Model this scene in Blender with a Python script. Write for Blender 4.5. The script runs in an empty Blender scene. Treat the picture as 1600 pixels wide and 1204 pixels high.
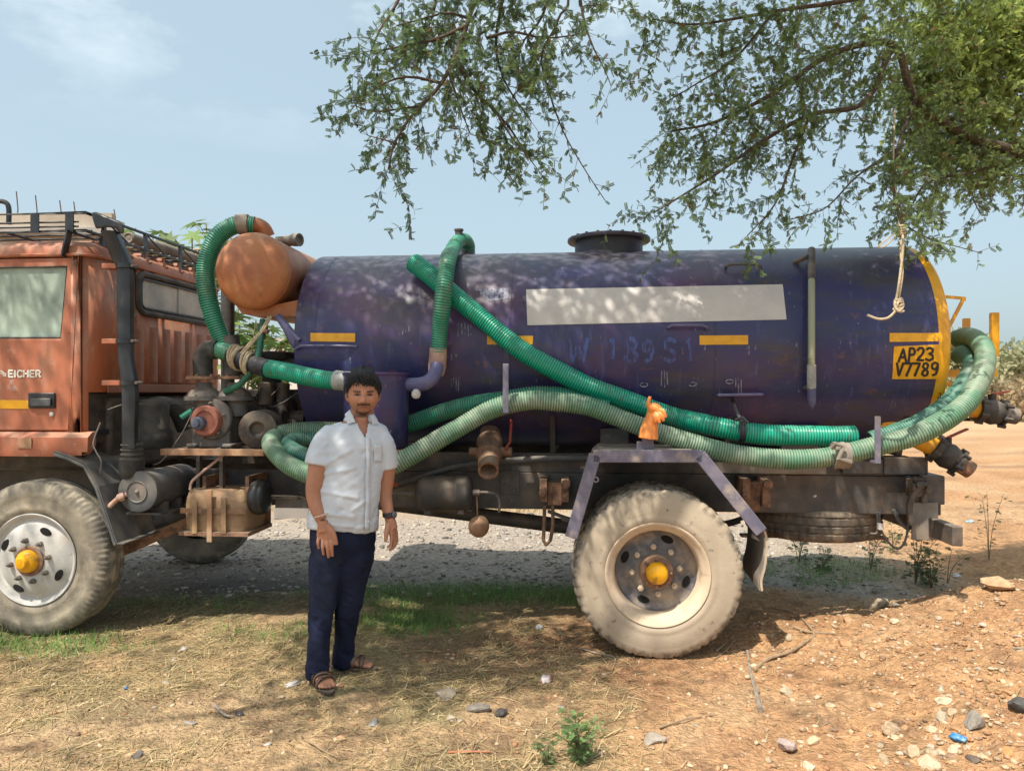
import bpy, math, random
import numpy as np
from mathutils import Vector, Matrix, noise as mnoise

# ------------------------------------------------------------------ camera, sky, sun, exposure
scene = bpy.context.scene
COL = scene.collection
FPX, CX, HY, CAMH = 1150.0, 800.0, 608.0, 1.55     # focal length in photo pixels, centre column, horizon row, eye height
cam_d = bpy.data.cameras.new('camera')
cam_d.sensor_width = 36.0
cam_d.lens = 36.0 * FPX / 1600.0
cam_d.shift_y = (HY - 602.0) / 1600.0
cam_d.clip_end = 2000.0
cam = bpy.data.objects.new('camera', cam_d)
cam.location = (0, 0, CAMH)
cam.rotation_euler = (math.radians(90), 0, 0)
COL.objects.link(cam)
scene.camera = cam

SUN_DIR = Vector((0.40, 0.50, -1.15)).normalized()          # the way the light travels
sun_d = bpy.data.lights.new('sun', 'SUN')
sun_d.energy = 3.3
sun_d.angle = math.radians(0.6)
sun_d.color = (1.0, 0.92, 0.80)
sun = bpy.data.objects.new('sun', sun_d)
sun.rotation_euler = SUN_DIR.to_track_quat('-Z', 'Y').to_euler()
sun.location = (-4, -5, 12)
COL.objects.link(sun)

world = bpy.data.worlds.new('World')
scene.world = world
world.use_nodes = True
wn = world.node_tree.nodes
wl = world.node_tree.links
wn.clear()
w_out = wn.new('ShaderNodeOutputWorld')
w_bg = wn.new('ShaderNodeBackground')
w_sky = wn.new('ShaderNodeTexSky')
w_sky.sky_type = 'NISHITA'
w_sky.sun_disc = False
w_sky.sun_elevation = math.asin(-SUN_DIR.z)
w_sky.sun_rotation = math.atan2(-SUN_DIR.x, -SUN_DIR.y)
w_sky.air_density = 1.0
w_sky.dust_density = 5.0
w_sky.ozone_density = 1.0
# thin high haze and a few cloud wisps over the clear sky
w_tc = wn.new('ShaderNodeTexCoord')
w_map = wn.new('ShaderNodeMapping'); w_map.inputs['Scale'].default_value = (1.0, 1.0, 2.2)
w_map.inputs['Location'].default_value = (1.11, 1.89, 1.01)
w_no = wn.new('ShaderNodeTexNoise'); w_no.inputs['Scale'].default_value = 3.2
w_no.inputs['Detail'].default_value = 7.0; w_no.inputs['Roughness'].default_value = 0.58
w_ramp = wn.new('ShaderNodeValToRGB')
w_ramp.color_ramp.elements[0].position = 0.55; w_ramp.color_ramp.elements[0].color = (0, 0, 0, 1)
w_ramp.color_ramp.elements[1].position = 0.74; w_ramp.color_ramp.elements[1].color = (1, 1, 1, 1)
w_mul = wn.new('ShaderNodeMath'); w_mul.operation = 'MULTIPLY'; w_mul.inputs[1].default_value = 0.8
w_haze = wn.new('ShaderNodeMixRGB'); w_haze.inputs[0].default_value = 0.60
w_haze.inputs[2].default_value = (3.10, 3.98, 4.28, 1)
w_cl = wn.new('ShaderNodeMixRGB'); w_cl.inputs[2].default_value = (5.0, 5.7, 5.85, 1)
wl.new(w_tc.outputs['Generated'], w_map.inputs['Vector'])
wl.new(w_map.outputs[0], w_no.inputs['Vector'])
wl.new(w_no.outputs['Fac'], w_ramp.inputs[0])
# low clouds dissolve in the haze towards the horizon
w_sep = wn.new('ShaderNodeSeparateXYZ'); wl.new(w_tc.outputs['Generated'], w_sep.inputs[0])
w_alt = wn.new('ShaderNodeMapRange'); w_alt.inputs['From Min'].default_value = 0.29; w_alt.inputs['From Max'].default_value = 0.42
wl.new(w_sep.outputs['Z'], w_alt.inputs['Value'])
w_m2 = wn.new('ShaderNodeMath'); w_m2.operation = 'MULTIPLY'
wl.new(w_ramp.outputs[0], w_m2.inputs[0]); wl.new(w_alt.outputs[0], w_m2.inputs[1])
wl.new(w_m2.outputs[0], w_mul.inputs[0])
wl.new(w_sky.outputs[0], w_haze.inputs[1])
wl.new(w_haze.outputs[0], w_cl.inputs[1])
wl.new(w_mul.outputs[0], w_cl.inputs[0])
wl.new(w_cl.outputs[0], w_bg.inputs['Color'])
w_bg.inputs['Strength'].default_value = 0.105
wl.new(w_bg.outputs[0], w_out.inputs['Surface'])

scene.view_settings.view_transform = 'Standard'
scene.view_settings.look = 'None'
scene.view_settings.gamma = 1.0
scene.view_settings.exposure = 1.0
scene.render.engine = 'CYCLES'
scene.cycles.use_denoising = True
scene.cycles.max_bounces = 5
scene.cycles.transparent_max_bounces = 8

R_ = random.Random(7)
NP = np.random.RandomState(11)
PI = math.pi

# ------------------------------------------------------------------ small helpers
def tag(o, label=None, cat=None, group=None, kind=None):
    if label: o['label'] = label
    if cat: o['category'] = cat
    if group: o['group'] = group
    if kind: o['kind'] = kind
    return o

def empty(name, loc=(0, 0, 0), rz=0.0, parent=None):
    o = bpy.data.objects.new(name, None)
    o.empty_display_size = 0.1
    o.location = loc; o.rotation_euler = (0, 0, rz)
    o.parent = parent
    COL.objects.link(o)
    return o

def link_mesh(name, me, m, parent=None, smooth=True, sharp=40):
    o = bpy.data.objects.new(name, me)
    if m is not None:
        if len(me.materials) == 0: me.materials.append(m)
    o.parent = parent
    COL.objects.link(o)
    if smooth:
        me.polygons.foreach_set('use_smooth', [True] * len(me.polygons))
        if sharp: me.set_sharp_from_angle(angle=math.radians(sharp))
    return o

def np_mesh(name, V, F, mat_=None, parent=None, smooth=False):
    """V (n,3), F (m,k) with k = 3 or 4, fast"""
    me = bpy.data.meshes.new(name)
    V = np.asarray(V, dtype=np.float32); F = np.asarray(F, dtype=np.int32)
    m, k = F.shape
    me.vertices.add(len(V)); me.vertices.foreach_set('co', V.ravel())
    me.loops.add(m * k); me.loops.foreach_set('vertex_index', F.ravel())
    me.polygons.add(m)
    me.polygons.foreach_set('loop_start', np.arange(0, m * k, k, dtype=np.int32))
    me.update(calc_edges=True)
    me.validate()
    return link_mesh(name, me, mat_, parent, smooth=smooth, sharp=None)

def frame_from(axis):
    a = Vector(axis).normalized()
    h = Vector((0, 0, 1)) if abs(a.z) < 0.9 else Vector((1, 0, 0))
    u = a.cross(h).normalized(); v = a.cross(u).normalized()
    return a, u, v

def catmull(pts, per=8, radii=None):
    P = [Vector(p) for p in pts]
    out = []; rr = []
    n = len(P)
    for i in range(n - 1):
        p0 = P[i - 1] if i else P[0] * 2 - P[1]
        p1, p2 = P[i], P[i + 1]
        p3 = P[i + 2] if i + 2 < n else P[-1] * 2 - P[-2]
        for k in range(per):
            t = k / per
            out.append(0.5 * ((2 * p1) + (p2 - p0) * t + (2 * p0 - 5 * p1 + 4 * p2 - p3) * t * t + (3 * p1 - p0 - 3 * p2 + p3) * t ** 3))
            if radii: rr.append(radii[i] * (1 - t) + radii[i + 1] * t)
    out.append(P[-1])
    if radii:
        rr.append(radii[-1]); return out, rr
    return out

def resample(pts, step):
    L = [0.0]
    for a, b in zip(pts, pts[1:]): L.append(L[-1] + (b - a).length)
    n = max(2, int(L[-1] / step))
    out = []; j = 0
    for i in range(n + 1):
        s = L[-1] * i / n
        while j < len(pts) - 2 and L[j + 1] < s: j += 1
        d = L[j + 1] - L[j]
        out.append(pts[j].lerp(pts[j + 1], 0 if d == 0 else (s - L[j]) / d))
    return out, L[-1]

class MB:
    """collects shapes; build() links them as ONE mesh object"""
    def __init__(s): s.v = []; s.f = []
    def add(s, V, F):
        n = len(s.v); s.v.extend([tuple(p) for p in V]); s.f.extend([tuple(i + n for i in q) for q in F]); return s
    def box(s, c, d, rot=None):
        hx, hy, hz = d[0] / 2, d[1] / 2, d[2] / 2
        V = [Vector((x, y, z)) for x in (-hx, hx) for y in (-hy, hy) for z in (-hz, hz)]
        if rot is not None: V = [rot @ p for p in V]
        c = Vector(c)
        return s.add([p + c for p in V], [(0, 1, 3, 2), (4, 6, 7, 5), (0, 4, 5, 1), (2, 3, 7, 6), (0, 2, 6, 4), (1, 5, 7, 3)])
    def ext(s, x0, x1, y0, y1, z0, z1):
        return s.box(((x0 + x1) / 2, (y0 + y1) / 2, (z0 + z1) / 2), (abs(x1 - x0), abs(y1 - y0), abs(z1 - z0)))
    def bar(s, a, b, w, h, up=(0, 0, 1)):
        a = Vector(a); b = Vector(b); d = (b - a); L = d.length; d.normalize()
        u = d.cross(Vector(up))
        if u.length < 1e-4: u = d.cross(Vector((0, 1, 0)))
        u.normalize(); v = u.cross(d)
        M3 = Matrix((d, u, v)).transposed()
        return s.box((a + b) / 2, (L, w, h), M3)
    def tube(s, pts, r, n=10, caps=True, closed=False):
        pts = [Vector(p) for p in pts]; m = len(pts)
        rr = r if isinstance(r, (list, tuple)) else [r] * m
        V = []; F = []
        t0 = (pts[1] - pts[0]).normalized(); _, u, _ = frame_from(t0)
        for i in range(m):
            if closed: t = (pts[(i + 1) % m] - pts[i - 1])
            elif i == 0: t = pts[1] - pts[0]
            elif i == m - 1: t = pts[-1] - pts[-2]
            else: t = pts[i + 1] - pts[i - 1]
            if t.length < 1e-9: t = t0
            t = t.normalized()
            u = (u - t * u.dot(t))
            if u.length < 1e-6: _, u, _ = frame_from(t)
            u.normalize(); w = t.cross(u)
            for k in range(n):
                a = 2 * PI * k / n
                V.append(pts[i] + (u * math.cos(a) + w * math.sin(a)) * rr[i])
        for i in range(m if closed else m - 1):
            j = (i + 1) % m
            for k in range(n):
                F.append((i * n + k, i * n + (k + 1) % n, j * n + (k + 1) % n, j * n + k))
        if caps and not closed:
            F.append(tuple(range(n - 1, -1, -1))); F.append(tuple((m - 1) * n + k for k in range(n)))
        return s.add(V, F)
    def lathe(s, prof, o, axis, n=32, mod=None, u0=None):
        """prof: list of (radius, height along axis)"""
        a, u, v = frame_from(axis)
        if u0 is not None:
            u = Vector(u0).normalized(); v = a.cross(u)
        o = Vector(o); V = []; F = []
        for i, (r, h) in enumerate(prof):
            for k in range(n):
                th = 2 * PI * k / n
                r2, h2 = (r, h) if mod is None else mod(i, th, r, h)
                V.append(o + a * h2 + (u * math.cos(th) + v * math.sin(th)) * r2)
        for i in range(len(prof) - 1):
            for k in range(n):
                F.append((i * n + k, i * n + (k + 1) % n, (i + 1) * n + (k + 1) % n, (i + 1) * n + k))
        if prof[0][0] > 1e-5: pass
        return s.add(V, F)
    def cyl(s, a, b, r, n=20, r2=None):
        a = Vector(a); b = Vector(b); L = (b - a).length
        r2 = r if r2 is None else r2
        return s.lathe([(0.0001, 0), (r, 0), (r2, L), (0.0001, L)], a, b - a, n)
    def prism(s, poly, vec):
        vec = Vector(vec); n = len(poly); V = [Vector(p) for p in poly]; V += [p + vec for p in V]
        F = [tuple(range(n - 1, -1, -1)), tuple(range(n, 2 * n))]
        F += [(i, (i + 1) % n, n + (i + 1) % n, n + i) for i in range(n)]
        return s.add(V, F)
    def strip(s, A, B):
        n = len(A); V = list(A) + list(B)
        return s.add(V, [(i, i + 1, n + i + 1, n + i) for i in range(n - 1)])
    def sheet(s, path, vec, th):
        """a folded plate: polyline swept along vec with thickness th"""
        path = [Vector(p) for p in path]; vec = Vector(vec); n = len(path)
        nor = []
        for i in range(n):
            d = (path[min(i + 1, n - 1)] - path[max(i - 1, 0)]).normalized()
            nor.append(d.cross(vec).normalized())
        o = [path[i] + nor[i] * th for i in range(n)]
        return s.prism(path + o[::-1], vec) if n == 2 else s._sheet(path, o, vec)
    def _sheet(s, a, b, vec):
        n = len(a); V = a + b + [p + vec for p in a] + [p + vec for p in b]; F = []
        for i in range(n - 1):
            F += [(i, i + 1, n + i + 1, n + i), (2 * n + i, 3 * n + i, 3 * n + i + 1, 2 * n + i + 1),
                  (i, 2 * n + i, 2 * n + i + 1, i + 1), (n + i, n + i + 1, 3 * n + i + 1, 3 * n + i)]
        F += [(0, n, 3 * n, 2 * n), (n - 1, 3 * n - 1, 4 * n - 1, 2 * n - 1)]
        return s.add(V, F)
    def build(s, name, m, parent=None, smooth=True, bevel=0.0, seg=2, sharp=40, fix=True):
        me = bpy.data.meshes.new(name)
        me.from_pydata([tuple(p) for p in s.v], [], s.f)
        me.update()
        if fix:
            import bmesh
            bm = bmesh.new(); bm.from_mesh(me)
            bmesh.ops.remove_doubles(bm, verts=bm.verts, dist=0.0002)
            bmesh.ops.recalc_face_normals(bm, faces=bm.faces)
            bm.to_mesh(me); bm.free()
        o = link_mesh(name, me, m, parent, smooth, sharp)
        if bevel > 0:
            b = o.modifiers.new('bevel', 'BEVEL'); b.width = bevel; b.segments = seg
            b.limit_method = 'ANGLE'; b.angle_limit = math.radians(50); b.harden_normals = False
        return o

def copy_tree(o, parent=None):
    c = o.copy(); COL.objects.link(c); c.parent = parent
    for ch in list(o.children): copy_tree(ch, c)
    return c

# ------------------------------------------------------------------ materials
def lin(c):
    return tuple(((x / 255.0) / 12.92 if x / 255.0 <= 0.04045 else ((x / 255.0 + 0.055) / 1.055) ** 2.4) for x in c)

def mat(name, c, rough=0.6, metal=0.0, c2=None, scale=6.0, lo=0.4, hi=0.62, layers=(), bump=0.0, bscale=40.0, bdist=0.01,
        dust=None, spec=0.5, coat=0.0, rough2=None, stretch=(1, 1, 1), detail=6.0):
    """painted or dirty surface: base colour c, mottled with c2, further layers (colour, scale, lo, hi, amount, stretch), dust on upward faces"""
    m = bpy.data.materials.new(name); m.use_nodes = True
    nt = m.node_tree; N = nt.nodes; L = nt.links
    b = N['Principled BSDF']
    b.inputs['Metallic'].default_value = metal
    b.inputs['Roughness'].default_value = rough
    b.inputs['Specular IOR Level'].default_value = spec
    if coat: b.inputs['Coat Weight'].default_value = coat; b.inputs['Coat Roughness'].default_value = 0.15
    tc = N.new('ShaderNodeTexCoord')
    cur = None
    allL = ([(c2, scale, lo, hi, 1.0, stretch)] if c2 else []) + list(layers)
    base = N.new('ShaderNodeRGB'); base.outputs[0].default_value = (*c, 1); cur = base.outputs[0]
    first = None
    for i, (cc, sc, l0, h0, amt, st) in enumerate(allL):
        mp = N.new('ShaderNodeMapping'); mp.inputs['Scale'].default_value = st
        mp.inputs['Location'].default_value = (3.1 * i, 1.7 * i, 5.3 * i)
        no = N.new('ShaderNodeTexNoise'); no.inputs['Scale'].default_value = sc; no.inputs['Detail'].default_value = detail
        no.inputs['Roughness'].default_value = 0.62
        L.new(tc.outputs['Object'], mp.inputs[0]); L.new(mp.outputs[0], no.inputs['Vector'])
        mr = N.new('ShaderNodeMapRange'); mr.inputs['From Min'].default_value = l0; mr.inputs['From Max'].default_value = h0
        mr.inputs['To Max'].default_value = amt
        L.new(no.outputs['Fac'], mr.inputs['Value'])
        mx = N.new('ShaderNodeMixRGB'); mx.inputs[2].default_value = (*cc, 1)
        L.new(mr.outputs[0], mx.inputs[0]); L.new(cur, mx.inputs[1]); cur = mx.outputs[0]
        if first is None: first = mr.outputs[0]
    if dust:
        dc, amt = dust
        g = N.new('ShaderNodeNewGeometry'); sx = N.new('ShaderNodeSeparateXYZ'); L.new(g.outputs['Normal'], sx.inputs[0])
        mr = N.new('ShaderNodeMapRange'); mr.inputs['From Min'].default_value = -0.1; mr.inputs['From Max'].default_value = 0.9
        mr.inputs['To Max'].default_value = amt
        L.new(sx.outputs['Z'], mr.inputs['Value'])
        no = N.new('ShaderNodeTexNoise'); no.inputs['Scale'].default_value = 9.0; no.inputs['Detail'].default_value = 5.0
        L.new(tc.outputs['Object'], no.inputs['Vector'])
        mm = N.new('ShaderNodeMath'); mm.operation = 'MULTIPLY'
        m2 = N.new('ShaderNodeMapRange'); m2.inputs['From Min'].default_value = 0.3; m2.inputs['From Max'].default_value = 0.65
        L.new(no.outputs['Fac'], m2.inputs['Value'])
        L.new(mr.outputs[0], mm.inputs[0]); L.new(m2.outputs[0], mm.inputs[1])
        mx = N.new('ShaderNodeMixRGB'); mx.inputs[2].default_value = (*dc, 1)
        L.new(mm.outputs[0], mx.inputs[0]); L.new(cur, mx.inputs[1]); cur = mx.outputs[0]
    L.new(cur, b.inputs['Base Color'])
    if rough2 is not None and first is not None:
        mr = N.new('ShaderNodeMapRange'); mr.inputs['To Min'].default_value = rough; mr.inputs['To Max'].default_value = rough2
        L.new(first, mr.inputs['Value']); L.new(mr.outputs[0], b.inputs['Roughness'])
    if bump > 0:
        no = N.new('ShaderNodeTexNoise'); no.inputs['Scale'].default_value = bscale; no.inputs['Detail'].default_value = 5.0
        L.new(tc.outputs['Object'], no.inputs['Vector'])
        bp = N.new('ShaderNodeBump'); bp.inputs['Strength'].default_value = bump; bp.inputs['Distance'].default_value = bdist
        L.new(no.outputs['Fac'], bp.inputs['Height']); L.new(bp.outputs[0], b.inputs['Normal'])
    return m

def mat_attr(name, rough=0.7, bump=0.0, bscale=60.0, bdist=0.01, mult=None, spec=0.3, sss=0.0, trans=0.0):
    """colour from the mesh's own colour attribute 'tint', mottled a little"""
    m = bpy.data.materials.new(name); m.use_nodes = True
    nt = m.node_tree; N = nt.nodes; L = nt.links
    b = N['Principled BSDF']; b.inputs['Roughness'].default_value = rough; b.inputs['Specular IOR Level'].default_value = spec
    at = N.new('ShaderNodeAttribute'); at.attribute_name = 'tint'
    tc = N.new('ShaderNodeTexCoord')
    cur = at.outputs['Color']
    if mult:
        sc, lo, hi = mult
        no = N.new('ShaderNodeTexNoise'); no.inputs['Scale'].default_value = sc; no.inputs['Detail'].default_value = 6.0
        L.new(tc.outputs['Object'], no.inputs['Vector'])
        mr = N.new('ShaderNodeMapRange'); mr.inputs['From Min'].default_value = 0.3; mr.inputs['From Max'].default_value = 0.7
        mr.inputs['To Min'].default_value = lo; mr.inputs['To Max'].default_value = hi
        L.new(no.outputs['Fac'], mr.inputs['Value'])
        mx = N.new('ShaderNodeMixRGB'); mx.blend_type = 'MULTIPLY'; mx.inputs[0].default_value = 1.0
        L.new(cur, mx.inputs[1]); L.new(mr.outputs[0], mx.inputs[2]); cur = mx.outputs[0]
    L.new(cur, b.inputs['Base Color'])
    if sss: b.inputs['Subsurface Weight'].default_value = sss; b.inputs['Subsurface Radius'].default_value = (0.01, 0.004, 0.002)
    if bump > 0:
        no = N.new('ShaderNodeTexNoise'); no.inputs['Scale'].default_value = bscale; no.inputs['Detail'].default_value = 4.0
        L.new(tc.outputs['Object'], no.inputs['Vector'])
        bp = N.new('ShaderNodeBump'); bp.inputs['Strength'].default_value = bump; bp.inputs['Distance'].default_value = bdist
        L.new(no.outputs['Fac'], bp.inputs['Height']); L.new(bp.outputs[0], b.inputs['Normal'])
    if trans:
        tr = N.new('ShaderNodeBsdfTranslucent'); mxs = N.new('ShaderNodeMixShader'); mxs.inputs[0].default_value = trans
        out = N['Material Output']
        L.new(cur, tr.inputs['Color'])
        L.new(b.outputs[0], mxs.inputs[1]); L.new(tr.outputs[0], mxs.inputs[2]); L.new(mxs.outputs[0], out.inputs['Surface'])
    return m

def set_tint(o, C):
    me = o.data
    a = me.color_attributes.new('tint', 'FLOAT_COLOR', 'POINT')
    C = np.asarray(C, dtype=np.float32)
    if C.shape[1] == 3: C = np.concatenate([C, np.ones((len(C), 1), np.float32)], 1)
    a.data.foreach_set('color', C.ravel())

# ------------------------------------------------------------------ value noise for shapes
_perm = NP.rand(64, 64, 8).astype(np.float32)
def vnoise2(x, y, ch=0):
    x = np.asarray(x, np.float64); y = np.asarray(y, np.float64)
    xi = np.floor(x).astype(int); yi = np.floor(y).astype(int)
    fx = x - xi; fy = y - yi
    fx = fx * fx * (3 - 2 * fx); fy = fy * fy * (3 - 2 * fy)
    g = lambda a, b: _perm[a % 64, b % 64, ch]
    return (g(xi, yi) * (1 - fx) + g(xi + 1, yi) * fx) * (1 - fy) + (g(xi, yi + 1) * (1 - fx) + g(xi + 1, yi + 1) * fx) * fy
def fbm2(x, y, oct=4, ch=0):
    s = 0.0; a = 0.5; t = 0
    for i in range(oct):
        s = s + a * vnoise2(x * 2 ** i + 7.3 * i, y * 2 ** i + 3.1 * i, (ch + i) % 8); t += a; a *= 0.5
    return s / t
def sstep(a, b, x):
    t = np.clip((np.asarray(x, float) - a) / (b - a), 0, 1); return t * t * (3 - 2 * t)

# ------------------------------------------------------------------ where things stand
THETA = math.radians(5.34)
TO = Vector((0.841, 4.244, 0.0))                    # truck origin: rear tyre, outer face, on the ground
CT, ST = math.cos(THETA), math.sin(THETA)
TANK_T, TANK_Z, TANK_R = 1.10, 1.84, 0.70
def ray(x, y): return Vector(((x - CX) / FPX, 1.0, -(y - HY) / FPX))
def w2l(p):
    d = p - TO
    return Vector((d.x * CT - d.y * ST, d.x * ST + d.y * CT, d.z))
def P(x, y, t):
    """truck-frame point seen at photo pixel (x, y) that lies t metres in from the truck's near side"""
    r = ray(x, y)
    D = (t + TO.x * ST + TO.y * CT) / (r.x * ST + r.y * CT)
    return w2l(Vector((0, 0, CAMH)) + r * D)
def PS(x, t): return ((t + TO.x * ST + TO.y * CT) / ((x - CX) / FPX * ST + CT)) / FPX     # metres per photo pixel there
def S(x, y, off=0.0, R=None):
    """truck-frame point of the tank's shell seen at photo pixel (x, y), lifted off by off"""
    R = (TANK_R if R is None else R) + off
    o = w2l(Vector((0, 0, CAMH))); r = ray(x, y); d = Vector((r.x * CT - r.y * ST, r.x * ST + r.y * CT, r.z))
    oy, oz = o.y - TANK_T, o.z - TANK_Z
    a = d.y ** 2 + d.z ** 2; b = 2 * (oy * d.y + oz * d.z); c = oy ** 2 + oz ** 2 - R * R
    q = b * b - 4 * a * c
    k = (-b - math.sqrt(q)) / (2 * a) if q > 0 else -b / (2 * a)
    return o + d * k
def G(x, y, z=0.0):
    """world point on the level z seen at photo pixel (x, y)"""
    r = ray(x, y); D = (z - CAMH) / r.z
    return Vector((r.x * D, D, z))
def AT(x, y, D):
    r = ray(x, y); return Vector((r.x * D, D, CAMH + r.z * D))
# ------------------------------------------------------------------ the ground
def gh(x, y):
    x = np.asarray(x, float); y = np.asarray(y, float)
    e = x + 0.25 * (fbm2(x * 0.9 + 4, y * 0.9) - 0.5)
    back = 1 - sstep(4.35, 5.15, y - 0.08 * (x - 1) + 0.3 * (fbm2(x * 1.3, y * 1.3 + 9, 3, 2) - 0.5))
    front = 0.72 + 0.28 * sstep(2.2, 4.0, y)
    m = 0.46 * sstep(1.05, 3.9, e) * back * front
    m = m + 0.30 * sstep(4.5, 9, x) * back
    far = 0.5 * sstep(10, 40, y) * (fbm2(x * 0.05, y * 0.05, 3, 3) - 0.4)
    calm = 1.0 - 0.95 * np.exp(-((x - 0.84) ** 2 + (y - 4.3) ** 2) / 0.35)
    ripple = 0.055 * (fbm2(x * 1.4, y * 1.4, 3, 1) - 0.5) * calm
    lumps = 0.036 * (fbm2(x * 6, y * 6, 4, 5) - 0.5) * (0.6 + 1.3 * sstep(0.6, 2.2, x)) + 0.10 * (fbm2(x * 2.1 + 5, y * 2.1, 3, 7) - 0.5) * sstep(1.2, 2.6, x)
    rub = 0.35 * np.exp(-((y - 11.5) / 1.0) ** 2) * sstep(-7, -1, x) * (1 - sstep(1.6, 3.0, x)) * fbm2(x * 2.2, y * 2.2, 3, 6)
    return (m + far + ripple + lumps + rub) - 0.022 * np.exp(-((x - 0.84) ** 2 / .5 + (y - 4.3) ** 2 / .3))

def graded(a, b, step, lim_lo, lim_hi, grow=1.13):
    xs = list(np.arange(a, b + 1e-6, step))
    d = step; x = b
    while x < lim_hi: d *= grow; x += d; xs.append(x)
    d = step; x = a
    while x > lim_lo: d *= grow; x -= d; xs.insert(0, x)
    return np.array(xs)
gx = graded(-3.4, 3.8, 0.021, -260, 260, 1.10)
gy = graded(2.0, 5.6, 0.021, -30, 420, 1.055)
GXX, GYY = np.meshgrid(gx, gy)
GZ = gh(GXX, GYY)
fine = np.exp(-np.maximum(GYY - 5, 0) / 2.0)
GZ = GZ + fine * ((0.012 + .008 * sstep(.5, 2, GXX)) * (fbm2(GXX * 20, GYY * 20, 2, 4) - 0.5) + 0.011 * (vnoise2(GXX * 46, GYY * 46, 6) - 0.5))
V = np.stack([GXX.ravel(), GYY.ravel(), GZ.ravel()], 1)
nx, ny = len(gx), len(gy)
idx = np.arange(nx * ny).reshape(ny, nx)
F = np.stack([idx[:-1, :-1].ravel(), idx[:-1, 1:].ravel(), idx[1:, 1:].ravel(), idx[1:, :-1].ravel()], 1)

def masks(x, y):
    n1 = fbm2(x * 1.1 + 3, y * 1.1, 4, 2); n2 = fbm2(x * 3.1, y * 3.1 + 5, 3, 3)
    gravel = sstep(5.35, 6.0, y + 0.9 * (n1 - 0.5)) * (1 - sstep(8.3, 10.5, y)) * (1 - sstep(2.2, 4.2, x))
    # green patches: (x, y, rx, ry, strength)
    g = np.zeros_like(x)
    for (px, py, rx, ry, s_) in ((-0.3, 5.55, 1.05, 0.30, 1.0), (0.35, 5.5, 0.35, 0.3, .8), (-0.72, 4.95, 0.42, 0.30, 1.0), (-1.0, 5.3, 0.35, 0.3, .5), (-2.95, 4.45, 0.75, 0.22, .62), (-2.3, 5.3, 0.9, 0.35, .26),
                                 (-1.5, 4.7, 0.8, .3, .24), (-2.0, 3.9, 1.2, 0.3, .12), (2.6, 6.3, 1.0, .7, .35)):
        g = np.maximum(g, s_ * np.exp(-(((x - px) / rx) ** 2 + ((y - py) / ry) ** 2) * 1.1))
    g = g * sstep(0.22, 0.55, n2 + 0.25 * g)
    straw = (1 - sstep(-0.2, 0.9, x + 1.4 * (n1 - 0.5))) * (1 - sstep(5.2, 6.2, y))
    red = np.exp(-(((x - 0.25) / 0.75) ** 2 + ((y - 4.35) / 0.65) ** 2)) * sstep(0.35, 0.6, n1 + 0.15)
    return gravel, g, straw, red, n1, n2

def ground_tint(x, y):
    gravel, g, straw, red, n1, n2 = masks(x, y)
    n3 = fbm2(x * 9, y * 9, 3, 1)
    def mixc(A, c, w): return A * (1 - w[:, None]) + np.array(c)[None] * w[:, None]
    C = np.tile(np.array([[0.46, 0.270, 0.140]]), (len(x), 1))
    C = mixc(C, (0.50, 0.345, 0.205), sstep(0.45, 0.75, n1) * 0.8)
    C = mixc(C, (0.35, 0.185, 0.095), sstep(0.48, 0.75, n2) * 0.55)
    C = mixc(C, (0.40, 0.285, 0.165), straw * 0.75)
    C = mixc(C, (0.25, 0.185, 0.105), straw * sstep(0.45, 0.66, n2) * 0.85)
    C = mixc(C, (0.21, 0.20, 0.095), straw * sstep(0.5, 0.7, fbm2(x * 2.3 + 8, y * 2.3, 3, 6)) * 0.55)
    C = mixc(C, (0.20, 0.12, 0.075), sstep(0.60, 0.80, fbm2(x * 5.3 + 1, y * 5.3, 3, 5)) * 0.6)
    C = mixc(C, (0.25, 0.125, 0.075), np.clip(red, 0, 1) * 0.85)  # reddish soil left of the rear wheel, its shade darkened into the colour
    C = mixc(C, (0.39, 0.345, 0.295), gravel * 0.92)
    C = mixc(C, (0.28, 0.25, 0.22), gravel * sstep(0.52, 0.75, n3) * 0.7)
    C = mixc(C, (0.13, 0.20, 0.065), np.clip(g, 0, 1) * 0.85)
    soil = np.exp(-(((x + 2.1) / 0.9) ** 2 + ((y - 5.7) / 0.55) ** 2))       # darker gravel patch by the front wheel
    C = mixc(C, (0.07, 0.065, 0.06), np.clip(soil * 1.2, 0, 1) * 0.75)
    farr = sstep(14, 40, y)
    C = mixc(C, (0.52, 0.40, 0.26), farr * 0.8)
    dry = np.exp(-((y - 10.8) / 1.3) ** 2) * (1 - sstep(0.5, 2.5, x))
    C = mixc(C, (0.46, 0.35, 0.17), dry * 0.7)
    C = C * (0.86 + 0.28 * n3)[:, None]
    return C
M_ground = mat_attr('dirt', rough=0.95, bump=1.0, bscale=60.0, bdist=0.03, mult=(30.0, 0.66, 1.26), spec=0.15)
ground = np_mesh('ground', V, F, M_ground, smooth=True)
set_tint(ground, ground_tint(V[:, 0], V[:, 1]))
tag(ground, kind='structure')

def gz(x, y): return float(gh(np.array([x]), np.array([y]))[0])
def GND(x, y):
    """world point on the ground seen at photo pixel (x, y)"""
    r = ray(x, y); D = 1.6; o = Vector((0, 0, CAMH))
    prev = D
    while D < 60:
        p = o + r * D
        if p.z <= gz(p.x, p.y): break
        prev = D; D += 0.06
    lo, hi = prev, D
    for _ in range(14):
        m_ = (lo + hi) / 2; p = o + r * m_
        if p.z <= gz(p.x, p.y): hi = m_
        else: lo = m_
    p = o + r * hi
    return Vector((p.x, p.y, gz(p.x, p.y)))

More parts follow.
